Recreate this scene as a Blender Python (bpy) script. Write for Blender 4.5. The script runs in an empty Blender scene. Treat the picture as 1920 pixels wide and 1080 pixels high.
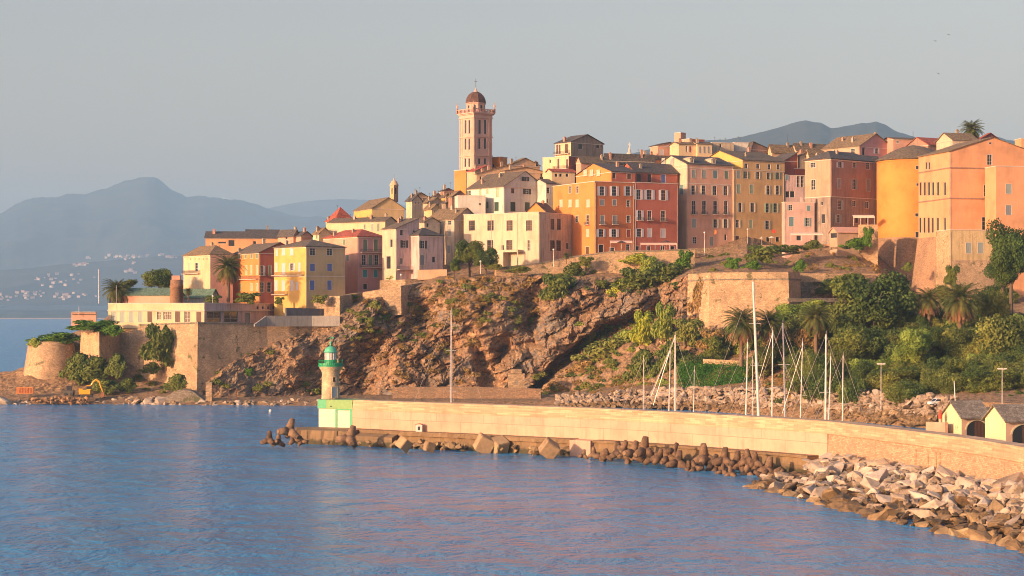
import bpy, bmesh, math, random
from mathutils import Vector, Matrix, noise
import numpy as np
R = math.radians
random.seed(11)
SC = bpy.context.scene
COL = SC.collection
# ------------------------------------------------------------ camera, sky, sun, exposure
F = 3583.0; HC = 27.0; YH = 587.0        # focal length in photo pixels, eye height in metres, horizon row
cam_d = bpy.data.cameras.new("camera"); cam = bpy.data.objects.new("camera", cam_d); COL.objects.link(cam)
cam.location = (0, 0, HC); cam.rotation_euler = (R(90), 0, 0)
cam_d.sensor_width = 36; cam_d.lens = F/1920*36; cam_d.shift_y = (YH-540)/1920
cam_d.clip_start = 1; cam_d.clip_end = 120000
SC.camera = cam
SUN_EL = R(13); SUN_AZ = R(51.5)            # azimuth measured to the left of straight behind the camera
sdir = Vector((-math.sin(SUN_AZ)*math.cos(SUN_EL), -math.cos(SUN_AZ)*math.cos(SUN_EL), math.sin(SUN_EL)))
w = bpy.data.worlds.new("World"); SC.world = w; w.use_nodes = True
nt = w.node_tree; bg = nt.nodes["Background"]
sky = nt.nodes.new("ShaderNodeTexSky"); sky.sky_type = 'NISHITA'; sky.sun_disc = False
sky.sun_elevation = SUN_EL; sky.sun_rotation = math.atan2(sdir.x, sdir.y)
sky.altitude = 0; sky.air_density = 1.0; sky.dust_density = 3.2; sky.ozone_density = 1.6
tnt = nt.nodes.new('ShaderNodeMix'); tnt.data_type = 'RGBA'; tnt.blend_type = 'MULTIPLY'; tnt.inputs[0].default_value = 1; 
stc = nt.nodes.new('ShaderNodeTexCoord'); ssp = nt.nodes.new('ShaderNodeSeparateXYZ'); nt.links.new(stc.outputs[0], ssp.inputs[0])
srm = nt.nodes.new('ShaderNodeValToRGB'); nt.links.new(ssp.outputs[2], srm.inputs[0])
el_ = srm.color_ramp.elements; el_[0].position = 0.0; el_[0].color = (1.0, 0.585, 0.40, 1); el_[1].position = 0.16; el_[1].color = (0.91, 0.62, 0.475, 1)
e3_ = el_.new(0.5); e3_.color = (0.56, 0.62, 0.72, 1)
svm = nt.nodes.new('ShaderNodeVectorMath'); svm.operation = 'SCALE'; svm.inputs['Scale'].default_value = 1.6; nt.links.new(srm.outputs[0], svm.inputs[0]); nt.links.new(svm.outputs[0], tnt.inputs[7])
nt.links.new(sky.outputs[0], tnt.inputs[6]); nt.links.new(tnt.outputs[2], bg.inputs[0]); bg.inputs[1].default_value = 0.128
sl = bpy.data.lights.new("sun", 'SUN'); sl.energy = 4.1; sl.angle = R(0.6); sl.color = (1.0, 0.62, 0.34)
so = bpy.data.objects.new("sun", sl); COL.objects.link(so)
so.rotation_euler = sdir.to_track_quat('Z', 'Y').to_euler()
SC.view_settings.view_transform = 'Standard'; SC.view_settings.look = 'None'
SC.view_settings.exposure = 0.7; SC.view_settings.gamma = 1
SC.view_settings.use_curve_mapping = False
SC.cycles.pixel_filter_type = 'BLACKMAN_HARRIS'; SC.cycles.filter_width = 1.0; SC.cycles.max_bounces = 6; SC.cycles.transparent_max_bounces = 8; SC.cycles.volume_bounces = 1

def P(px, py, D): return Vector(((px-960)/F*D, D, HC+(YH-py)/F*D))
def XD(px, D): return (px-960)/F*D
def ZY(py, D): return HC+(YH-py)/F*D

# ------------------------------------------------------------ materials
MATS = {}
def nmat(name):
    m = bpy.data.materials.new(name); m.use_nodes = True
    t = m.node_tree; b = t.nodes["Principled BSDF"]
    return m, t, b
def N(t, typ, **kw):
    n = t.nodes.new(typ)
    for k, v in kw.items():
        if k in n.inputs.keys(): n.inputs[k].default_value = v
        else: setattr(n, k, v)
    return n
def ramp(t, fac, stops):
    r = t.nodes.new("ShaderNodeValToRGB"); e = r.color_ramp.elements
    while len(e) < len(stops): e.new(0.5)
    for i, (p, c) in enumerate(stops):
        e[i].position = p; e[i].color = (c[0], c[1], c[2], 1)
    t.links.new(fac, r.inputs[0]); return r.outputs[0]
def mixc(t, fac, a, b, mode='MIX'):
    n = t.nodes.new("ShaderNodeMix"); n.data_type = 'RGBA'; n.blend_type = mode
    for sock, val in ((n.inputs[0], fac), (n.inputs[6], a), (n.inputs[7], b)):
        if hasattr(val, 'links') or hasattr(val, 'is_linked'): t.links.new(val, sock)
        elif isinstance(val, (int, float)): sock.default_value = val
        else: sock.default_value = (val[0], val[1], val[2], 1)
    return n.outputs[2]
def coords(t, scale=(1, 1, 1)):
    tc = t.nodes.new("ShaderNodeTexCoord"); mp = t.nodes.new("ShaderNodeMapping")
    mp.inputs[3].default_value = scale; t.links.new(tc.outputs[3], mp.inputs[0]); return mp.outputs[0]
def noisef(t, vec, scale, detail=4, rough=0.6):
    n = N(t, "ShaderNodeTexNoise", Scale=scale, Detail=detail, Roughness=rough)
    t.links.new(vec, n.inputs[0]); return n.outputs[0]
def bump(t, b, h, strength=0.4, dist=0.05):
    n = N(t, "ShaderNodeBump", Strength=strength, Distance=dist)
    t.links.new(h, n.inputs['Height']); t.links.new(n.outputs[0], b.inputs['Normal'])
def sc(c, k): return tuple(min(1, x*k) for x in c)
def plain(name, c, rough=0.6, metal=0.0):
    if name in MATS: return MATS[name]
    m, t, b = nmat(name)
    f = noisef(t, coords(t), 1.7, 3)
    t.links.new(ramp(t, f, [(0.3, sc(c, 0.86)), (0.7, sc(c, 1.08))]), b.inputs[0])
    b.inputs['Roughness'].default_value = rough; b.inputs['Metallic'].default_value = metal
    MATS[name] = m; return m
def plaster(name, c, wear=0.5, wc=None):
    """rendered wall: blotches, vertical rain streaks, patches of lost paint"""
    if name in MATS: return MATS[name]
    m, t, b = nmat(name); wc = wc or (0.30, 0.26, 0.22)
    v = coords(t); vs = coords(t, (1.0, 1.0, 0.12)); 
    big = noisef(t, v, 0.16, 4, 0.6); streak = noisef(t, vs, 1.1, 5, 0.65); fine = noisef(t, v, 2.6, 6, 0.72)
    base = ramp(t, big, [(0.32, sc(c, 0.78)), (0.5, c), (0.68, sc(c, 1.12))])
    c1 = mixc(t, ramp(t, streak, [(0.47, (0, 0, 0)), (0.72, (0.9*wear,)*3)]), base, wc)
    pm = N(t, "ShaderNodeMath", operation='MULTIPLY'); t.links.new(big, pm.inputs[0]); t.links.new(fine, pm.inputs[1])
    c2 = mixc(t, ramp(t, pm.outputs[0], [(0.28, (0, 0, 0)), (0.40, (min(1, wear),)*3)]), c1, sc(wc, 1.25))
    t.links.new(c2, b.inputs[0]); b.inputs['Roughness'].default_value = 0.9
    bump(t, b, fine, 0.35, 0.04)
    MATS[name] = m; return m
def masonry(name, c, bw=0.9, bh=0.38, dark=0.5, var=0.35, veg=0.0, contrast=1.0):
    """rubble / block masonry: voronoi blocks, mortar, stains"""
    if name in MATS: return MATS[name]
    m, t, b = nmat(name)
    v = coords(t, (1/bw, 1/bw, 1/bh)); v1 = coords(t)
    vo = N(t, "ShaderNodeTexVoronoi", Scale=1.0); t.links.new(v, vo.inputs[0])
    ve = N(t, "ShaderNodeTexVoronoi", Scale=1.0, feature='DISTANCE_TO_EDGE'); t.links.new(v, ve.inputs[0])
    sp = N(t, "ShaderNodeSeparateColor"); t.links.new(vo.outputs['Color'], sp.inputs[0])
    blk = ramp(t, sp.outputs[0], [(0, sc(c, 1-var)), (0.5, c), (1, sc(c, 1+var*0.7))])
    mort = ramp(t, ve.outputs[0], [(0.0, (dark,)*3), (0.10, (1, 1, 1))])
    a = mixc(t, 1.0, blk, mort, 'MULTIPLY')
    big = noisef(t, v1, 0.11, 6, 0.7); st = noisef(t, coords(t, (1, 1, 0.15)), 0.8, 5, 0.7)
    a = mixc(t, ramp(t, big, [(0.42, (0, 0, 0)), (0.62, (0.55,)*3)]), a, sc((0.17, 0.125, 0.085), 1.0))
    a = mixc(t, ramp(t, st, [(0.52, (0, 0, 0)), (0.75, (0.5,)*3)]), a, sc(c, 0.42))
    if veg:
        vg = noisef(t, v1, 0.35, 6, 0.7)
        a = mixc(t, ramp(t, vg, [(0.60-veg*0.1, (0, 0, 0)), (0.66-veg*0.1, (0.8,)*3)]), a, (0.07, 0.085, 0.03))
    t.links.new(a, b.inputs[0]); b.inputs['Roughness'].default_value = 0.95
    ad = N(t, "ShaderNodeMath", operation='ADD'); t.links.new(mort, ad.inputs[0]); t.links.new(noisef(t, v1, 1.5, 6), ad.inputs[1])
    bump(t, b, ad.outputs[0], 0.8, 0.12*contrast)
    MATS[name] = m; return m
def courses(name, c, bw, bh, ux=0.62, uy=-0.78, var=0.3, mort=0.6, tide=0, ms=0.025):
    """coursed ashlar running along direction (ux, uy)"""
    if name in MATS: return MATS[name]
    m, t, b = nmat(name); tc = t.nodes.new("ShaderNodeTexCoord"); sp = t.nodes.new("ShaderNodeSeparateXYZ"); t.links.new(tc.outputs[3], sp.inputs[0])
    dt = N(t, "ShaderNodeVectorMath", operation='DOT_PRODUCT'); t.links.new(tc.outputs[3], dt.inputs[0]); dt.inputs[1].default_value = (ux, uy, 0)
    cb = t.nodes.new("ShaderNodeCombineXYZ"); t.links.new(dt.outputs['Value'], cb.inputs[0]); t.links.new(sp.outputs[2], cb.inputs[1])
    br = N(t, "ShaderNodeTexBrick", Scale=1.0); br.inputs['Brick Width'].default_value = bw; br.inputs['Row Height'].default_value = bh; br.inputs['Mortar Size'].default_value = ms
    br.inputs['Color1'].default_value = (*sc(c, 1-var), 1); br.inputs['Color2'].default_value = (*sc(c, 1+var*0.6), 1); br.inputs['Mortar'].default_value = (*sc(c, mort), 1); t.links.new(cb.outputs[0], br.inputs[0])
    v1 = coords(t); big = noisef(t, v1, 0.18, 6, 0.7); st = noisef(t, coords(t, (1, 1, 0.15)), 0.9, 5, 0.7)
    a = mixc(t, ramp(t, big, [(0.45, (0, 0, 0)), (0.66, (0.45,)*3)]), br.outputs[0], sc(c, 0.55))
    a = mixc(t, ramp(t, st, [(0.52, (0, 0, 0)), (0.75, (0.5,)*3)]), a, sc(c, 0.45))
    if tide:   # weed and wet staining left by the sea on the lowest metre
        ad = N(t, "ShaderNodeMath", operation='MULTIPLY_ADD'); t.links.new(noisef(t, v1, 0.8, 4), ad.inputs[0]); ad.inputs[1].default_value = -1.4; t.links.new(sp.outputs[2], ad.inputs[2])
        a = mixc(t, ramp(t, ad.outputs[0], [(0.0, (0.9,)*3), (0.55, (0, 0, 0))]), a, (0.05, 0.045, 0.02))
    t.links.new(a, b.inputs[0]); b.inputs['Roughness'].default_value = 0.95
    bump(t, b, noisef(t, v1, 1.5, 6), 0.5, 0.08); MATS[name] = m; return m
def tiles(name, c, dirt=0.5):
    if name in MATS: return MATS[name]
    m, t, b = nmat(name)
    v = coords(t, (2.2, 2.2, 2.2)); v1 = coords(t)
    vo = N(t, "ShaderNodeTexVoronoi", Scale=1.0); t.links.new(v, vo.inputs[0])
    sp = N(t, "ShaderNodeSeparateColor"); t.links.new(vo.outputs['Color'], sp.inputs[0])
    a = ramp(t, sp.outputs[0], [(0, sc(c, 0.6)), (0.5, c), (1, sc(c, 1.45))])
    big = noisef(t, v1, 0.3, 5, 0.7)
    a = mixc(t, ramp(t, big, [(0.42, (0, 0, 0)), (0.7, (dirt,)*3)]), a, (0.16, 0.115, 0.06))
    t.links.new(a, b.inputs[0]); b.inputs['Roughness'].default_value = 0.85
    bump(t, b, vo.outputs['Distance'], 0.7, 0.12)
    MATS[name] = m; return m
def shutterm(name, c):
    if name in MATS: return MATS[name]
    m, t, b = nmat(name)
    wv = N(t, "ShaderNodeTexWave", Scale=3.2, bands_direction='Z'); t.links.new(coords(t), wv.inputs[0])
    t.links.new(ramp(t, wv.outputs[0], [(0.0, sc(c, 0.55)), (0.6, c)]), b.inputs[0])
    b.inputs['Roughness'].default_value = 0.6; bump(t, b, wv.outputs[0], 0.5, 0.03)
    MATS[name] = m; return m
def leafm(name, c, c2=None, sss=0.25):
    if name in MATS: return MATS[name]
    m, t, b = nmat(name); c2 = c2 or sc(c, 2.0)
    v = coords(t)
    f = noisef(t, v, 0.9, 3, 0.7); g = noisef(t, v, 0.22, 2)
    a = ramp(t, f, [(0.32, sc(c, 0.62)), (0.50, c), (0.68, c2)])
    a = mixc(t, ramp(t, g, [(0.42, (0, 0, 0)), (0.62, (0.45,)*3)]), a, sc((c2[0]*1.25, c2[1]*0.95, c2[2]*0.7), 1.0))
    t.links.new(a, b.inputs[0]); b.inputs['Roughness'].default_value = 0.75; b.inputs['Specular IOR Level'].default_value = 0.25
    tr = N(t, "ShaderNodeBsdfTranslucent"); t.links.new(a, tr.inputs[0])
    mx = N(t, "ShaderNodeMixShader"); mx.inputs[0].default_value = sss
    t.links.new(b.outputs[0], mx.inputs[1]); t.links.new(tr.outputs[0], mx.inputs[2])
    t.links.new(mx.outputs[0], t.nodes["Material Output"].inputs[0])
    MATS[name] = m; return m
def rockm(name, stops, scale=0.8, b_d=0.15):
    if name in MATS: return MATS[name]
    m, t, b = nmat(name); tc = t.nodes.new("ShaderNodeTexCoord")
    oi = t.nodes.new("ShaderNodeObjectInfo")
    vadd = N(t, "ShaderNodeVectorMath", operation='ADD'); mul = N(t, "ShaderNodeMath", operation='MULTIPLY'); mul.inputs[1].default_value = 57
    t.links.new(oi.outputs['Random'], mul.inputs[0]); t.links.new(tc.outputs[3], vadd.inputs[0]); t.links.new(mul.outputs[0], vadd.inputs[1])
    f = noisef(t, vadd.outputs[0], scale, 7, 0.72)
    mm = N(t, "ShaderNodeMapRange"); mm.inputs[3].default_value = -0.13; mm.inputs[4].default_value = 0.13
    t.links.new(oi.outputs['Random'], mm.inputs[0])
    ad = N(t, "ShaderNodeMath", operation='ADD'); t.links.new(f, ad.inputs[0]); t.links.new(mm.outputs[0], ad.inputs[1])
    t.links.new(ramp(t, ad.outputs[0], stops), b.inputs[0]); b.inputs['Roughness'].default_value = 0.9
    bump(t, b, f, 0.9, b_d); MATS[name] = m; return m

SHC = {'w': (0.62, 0.60, 0.66), 'cr': (0.62, 0.56, 0.42), 'gn': (0.20, 0.27, 0.19), 'lg': (0.36, 0.48, 0.30), 'dg': (0.03, 0.075, 0.05),
       'bl': (0.13, 0.2, 0.5), 'cy': (0.05, 0.36, 0.42), 'gy': (0.28, 0.29, 0.30), 'br': (0.14, 0.07, 0.045), 'dk': (0.03, 0.035, 0.04),
       'rd': (0.36, 0.07, 0.04), 'tl': (0.16, 0.30, 0.33), 'gg': (0.36, 0.40, 0.36)}
def shut(c): return shutterm('shutter_paint_'+c, SHC[c])
GLASS = plain('window_glass', (0.035, 0.04, 0.05), 0.12)
FRAMEW = plain('white_frame_paint', (0.66, 0.62, 0.58)); FRAMEB = plain('brown_frame_paint', (0.20, 0.11, 0.08))
TRIM = plain('pale_stone_trim', (0.62, 0.52, 0.44), 0.85); IRON = plain('dark_iron', (0.03, 0.03, 0.035), 0.5)
LAUZE = tiles('grey_brown_stone_slates', (0.125, 0.095, 0.068), 0.5); LAUZE2 = tiles('warm_brown_roof_slates', (0.20, 0.135, 0.075), 0.5)
REDT = tiles('red_clay_tiles', (0.34, 0.075, 0.045), 0.25); DARKT = tiles('dark_slate_roof', (0.075, 0.066, 0.066), 0.3)
PIPE = plain('drain_pipe', (0.45, 0.40, 0.36))

# ------------------------------------------------------------ mesh helpers
class MB:
    def __init__(s): s.v = []; s.f = []; s.m = []; s.sm = False
    def quad(s, *pts, mi=0):
        n = len(s.v); s.v += [tuple(p) for p in pts]; s.f.append(tuple(range(n, n+len(pts)))); s.m.append(mi)
    def box(s, x0, x1, y0, y1, z0, z1, mi=0, M=None):
        c = [(x0, y0, z0), (x1, y0, z0), (x1, y1, z0), (x0, y1, z0), (x0, y0, z1), (x1, y0, z1), (x1, y1, z1), (x0, y1, z1)]
        if M is not None: c = [tuple(M @ Vector(p)) for p in c]
        n = len(s.v); s.v += c
        for f in ((0, 3, 2, 1), (4, 5, 6, 7), (0, 1, 5, 4), (1, 2, 6, 5), (2, 3, 7, 6), (3, 0, 4, 7)):
            s.f.append(tuple(n+i for i in f)); s.m.append(mi)
    def tube(s, a, b, r0, r1=None, n=8, mi=0, cap=True):
        r1 = r0 if r1 is None else r1
        a = Vector(a); b = Vector(b); d = (b-a)
        if d.length < 1e-6: return
        q = d.to_track_quat('Z', 'Y'); k = len(s.v)
        for (p, r) in ((a, r0), (b, r1)):
            for i in range(n):
                an = 2*math.pi*i/n; s.v.append(tuple(p + q @ Vector((math.cos(an)*r, math.sin(an)*r, 0))))
        for i in range(n):
            j = (i+1) % n; s.f.append((k+i, k+j, k+n+j, k+n+i)); s.m.append(mi)
        if cap:
            s.f.append(tuple(k+n-1-i for i in range(n))); s.m.append(mi)
            s.f.append(tuple(k+n+i for i in range(n))); s.m.append(mi)
    def path(s, pts, r, n=6, mi=0):
        for i in range(len(pts)-1):
            ra = r[i] if isinstance(r, (list, tuple)) else r; rb = r[i+1] if isinstance(r, (list, tuple)) else r
            s.tube(pts[i], pts[i+1], ra, rb, n, mi)
    def lathe(s, prof, n=24, c=(0, 0), mi=0, a0=0, a1=2*math.pi):
        k = len(s.v); full = abs(a1-a0-2*math.pi) < 1e-6; m = n if full else n+1
        for (r, z) in prof:
            for i in range(m):
                an = a0+(a1-a0)*i/n; s.v.append((c[0]+math.cos(an)*r, c[1]+math.sin(an)*r, z))
        for j in range(len(prof)-1):
            for i in range(n):
                i2 = (i+1) % m; s.f.append((k+j*m+i, k+j*m+i2, k+(j+1)*m+i2, k+(j+1)*m+i)); s.m.append(mi)
    def slab(s, polys, t, mi=0):
        """closed solid from edge-sharing top polygons, thickness t downwards"""
        key = lambda p: (round(p[0], 4), round(p[1], 4), round(p[2], 4))
        idx = {}; top = []
        for poly in polys:
            ids = []
            for p in poly:
                k = key(p)
                if k not in idx: idx[k] = len(idx)
                ids.append(idx[k])
            top.append(ids)
        base = len(s.v); pts = list(idx.keys())
        s.v += pts; s.v += [(p[0], p[1], p[2]-t) for p in pts]; n = len(pts)
        ed = {}
        for ids in top:
            s.f.append(tuple(base+i for i in ids)); s.m.append(mi)
            s.f.append(tuple(base+n+i for i in reversed(ids))); s.m.append(mi)
            for a, b in zip(ids, ids[1:]+ids[:1]): ed[(a, b)] = 1
        for (a, b) in ed:
            if (b, a) not in ed: s.f.append((base+a, base+n+a, base+n+b, base+b)); s.m.append(mi)
    def prism(s, poly, y0, y1, mi=0):
        """poly of (x,z), extruded along y"""
        n = len(poly); k = len(s.v)
        s.v += [(x, y0, z) for x, z in poly] + [(x, y1, z) for x, z in poly]
        s.f.append(tuple(k+i for i in range(n))); s.m.append(mi); s.f.append(tuple(k+n+n-1-i for i in range(n))); s.m.append(mi)
        for i in range(n):
            j = (i+1) % n; s.f.append((k+i, k+n+i, k+n+j, k+j)); s.m.append(mi)
    def mesh(s, name, mats):
        me = bpy.data.meshes.new(name); me.from_pydata(s.v, [], s.f)
        for m in (mats if isinstance(mats, (list, tuple)) else [mats]): me.materials.append(m)
        if any(s.m): me.polygons.foreach_set('material_index', s.m)
        if s.sm: me.polygons.foreach_set('use_smooth', [True]*len(s.f))
        me.update(); return me
    def build(s, name, mats, parent=None, loc=(0, 0, 0), rz=0.0):
        return link(s.mesh(name, mats), name, parent, loc, rz)
def link(me, name, parent=None, loc=(0, 0, 0), rz=0.0):
    o = bpy.data.objects.new(name, me); COL.objects.link(o); o.parent = parent
    o.location = loc; o.rotation_euler = (0, 0, rz); return o
def tag(o, label=None, cat=None, group=None, kind=None):
    if label: o['label'] = label
    if cat: o['category'] = cat
    if group: o['group'] = group
    if kind: o['kind'] = kind
    return o
def thing(name, label, cat, loc=(0, 0, 0), rz=0, group=None):
    return tag(link(None, name, None, loc, rz), label, cat, group)
def copy_tree(o, parent=None):
    c = o.copy(); COL.objects.link(c); c.parent = parent
    for ch in list(o.children): copy_tree(ch, c)
    return c

# ------------------------------------------------------------ windows (recessed, shared meshes)
WIN = {}
def window(root, M, w, h, style, col, proud, name='window'):
    w = round(w*8)/8; h = round(h*8)/8; st = style.replace('B', '')
    key = (w, h, st, col)
    if key not in WIN:
        y = 0.16; d = {}
        fr = MB()
        fm = FRAMEB if st in 'bd' else FRAMEW
        e = 0.07
        fr.box(-w/2, -w/2+e, y, y+0.06, -h/2, h/2); fr.box(w/2-e, w/2, y, y+0.06, -h/2, h/2)
        fr.box(-w/2+e, w/2-e, y, y+0.06, h/2-e, h/2); fr.box(-w/2+e, w/2-e, y, y+0.06, -h/2, -h/2+e)
        if st in 'gob':
            fr.box(-0.035, 0.035, y+0.005, y+0.055, -h/2+e, h/2-e)
            n = 3 if h > 1.6 else 2
            for i in range(1, n):
                z = -h/2+h*i/n; fr.box(-w/2+e, -0.035, y+0.01, y+0.05, z-0.025, z+0.025); fr.box(0.035, w/2-e, y+0.01, y+0.05, z-0.025, z+0.025)
            if st == 'b':
                for i in range(5):
                    x = -w/2+w*(i+0.5)/5; fr.box(x-0.03, x+0.03, 0.03, 0.08, -h/2, h/2)
                fr.box(-w/2, w/2, 0.02, 0.03, -0.05, 0.05)
        # stone surround and sill, proud of the wall
        tr = MB()
        if st not in 'k':
            q = 0.14
            tr.box(-w/2-q, -w/2, -0.035, 0.02, -h/2, h/2+q); tr.box(w/2, w/2+q, -0.035, 0.02, -h/2, h/2+q)
            tr.box(-w/2, w/2, -0.034, 0.02, h/2, h/2+q)
            tr.box(-w/2-q-0.04, w/2+q+0.04, -0.10, 0.02, -h/2-0.12, -h/2)
            d['sill'] = tr.mesh('window_trim', TRIM)
        d['frame'] = fr.mesh('window_frame', fm)
        if st != 'd':
            p = MB(); p.quad((-w/2+0.01, y+0.04, -h/2+0.01), (w/2-0.01, y+0.04, -h/2+0.01), (w/2-0.01, y+0.04, h/2-0.01), (-w/2+0.01, y+0.04, h/2-0.01))
            d['pane'] = p.mesh('window_pane', GLASS)
        else:
            p = MB(); p.box(-w/2+e, w/2-e, y+0.01, y+0.05, -h/2, h/2-e)
            for sx in (-1, 1):
                for k in range(2): p.box(sx*w/4-w/7, sx*w/4+w/7, y-0.01, y+0.01, -h/2+0.2+k*h/2, -h/2+h/2-0.15+k*h/2)
            d['door'] = p.mesh('door_leaf', shut(col))
        if st in 'oc':
            s = MB(); sw = w/2; ym = -0.03 if st == 'c' else 0.0
            s.box(-sw/2+0.015, sw/2-0.015, -0.03, 0.03, -h/2+0.02, h/2-0.02)
            s.box(-sw/2+0.015, sw/2-0.015, -0.045, -0.03, -h/2+0.02, -h/2+0.12); s.box(-sw/2+0.015, sw/2-0.015, -0.045, -0.03, -0.05, 0.05)
            s.box(-sw/2+0.015, sw/2-0.015, -0.045, -0.03, h/2-0.12, h/2-0.02)
            d['shutter'] = s.mesh('shutter', shut(col))
        WIN[key] = d
    d = WIN[key]
    loc = M @ Vector((0, -0.25 if proud else 0, 0)); rz = M.to_euler().z
    o = link(d['frame'], 'door' if st == 'd' else name, root, loc, rz)
    if 'sill' in d: link(d['sill'], 'sill', o)
    if 'pane' in d: link(d['pane'], 'pane', o)
    if 'door' in d: link(d['door'], 'panel', o)
    if st == 'c':
        for sx in (-1, 1): link(d['shutter'], 'shutter', o, (sx*w/4, 0.07, 0))
    if st == 'o':
        for sx in random.choice([(-1, 1)]*6+[(-1,), (1,)]): link(d['shutter'], 'shutter', o, (sx*(w/2+w/4+0.04), -0.09, 0), random.choice([0, 0, 0, 0.25*sx]))
    if 'B' in style:
        b = MB(); W2 = w/2+0.45; zf = -h/2
        b.box(-W2, W2, -0.75, 0.0, zf-0.16, zf-0.02); b.build('balcony_slab', TRIM, o)
        rail(o, [(-W2+0.03, -0.02), (-W2+0.03, -0.72), (W2-0.03, -0.72), (W2-0.03, -0.02)], zf-0.02, 0.95)
    return o
def rail(parent, pts, z, h, mat=None, name='railing', step=0.14, r=0.018, loc=(0, 0, 0), rz=0):
    b = MB()
    for (a, c) in zip(pts, pts[1:]):
        a = Vector((a[0], a[1], 0)); c = Vector((c[0], c[1], 0)); L = (c-a).length; n = max(1, int(L/step))
        for zz in (z+h, z+0.08): b.tube(a+Vector((0, 0, zz)), c+Vector((0, 0, zz)), r*1.5, n=4)
        for i in range(n+1):
            p = a.lerp(c, i/n); b.tube(p+Vector((0, 0, z)), p+Vector((0, 0, z+h)), r, n=4, cap=False)
    return b.build(name, mat or IRON, parent, loc, rz)

# ------------------------------------------------------------ buildings
def holes_face(mb, W, z0, z1, holes, pt, mi, dep=0.26):
    hs = []
    for (a0, a1, b0, b1) in holes:
        a0 = max(a0, 0.05); a1 = min(a1, W-0.05); b0 = max(b0, z0+0.02); b1 = min(b1, z1-0.02)
        if a1-a0 > 0.1 and b1-b0 > 0.1: hs.append((a0, a1, b0, b1))
    xs = sorted(set([0, W]+[h[0] for h in hs]+[h[1] for h in hs])); zs = sorted(set([z0, z1]+[h[2] for h in hs]+[h[3] for h in hs]))
    for j in range(len(zs)-1):
        run = None
        for i in range(len(xs)-1):
            cx = (xs[i]+xs[i+1])/2; cz = (zs[j]+zs[j+1])/2
            inside = any(h[0] < cx < h[1] and h[2] < cz < h[3] for h in hs)
            if inside:
                if run is not None: mb.quad(pt(run, zs[j], 0), pt(xs[i], zs[j], 0), pt(xs[i], zs[j+1], 0), pt(run, zs[j+1], 0), mi=mi); run = None
            elif run is None: run = xs[i]
        if run is not None: mb.quad(pt(run, zs[j], 0), pt(W, zs[j], 0), pt(W, zs[j+1], 0), pt(run, zs[j+1], 0), mi=mi)
    for (a0, a1, b0, b1) in hs:
        mb.quad(pt(a0, b0, 0), pt(a0, b0, dep), pt(a0, b1, dep), pt(a0, b1, 0), mi=mi)
        mb.quad(pt(a1, b0, 0), pt(a1, b1, 0), pt(a1, b1, dep), pt(a1, b0, dep), mi=mi)
        mb.quad(pt(a0, b1, 0), pt(a0, b1, dep), pt(a1, b1, dep), pt(a1, b1, 0), mi=mi)
        mb.quad(pt(a0, b0, 0), pt(a1, b0, 0), pt(a1, b0, dep), pt(a0, b0, dep), mi=mi)

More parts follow.
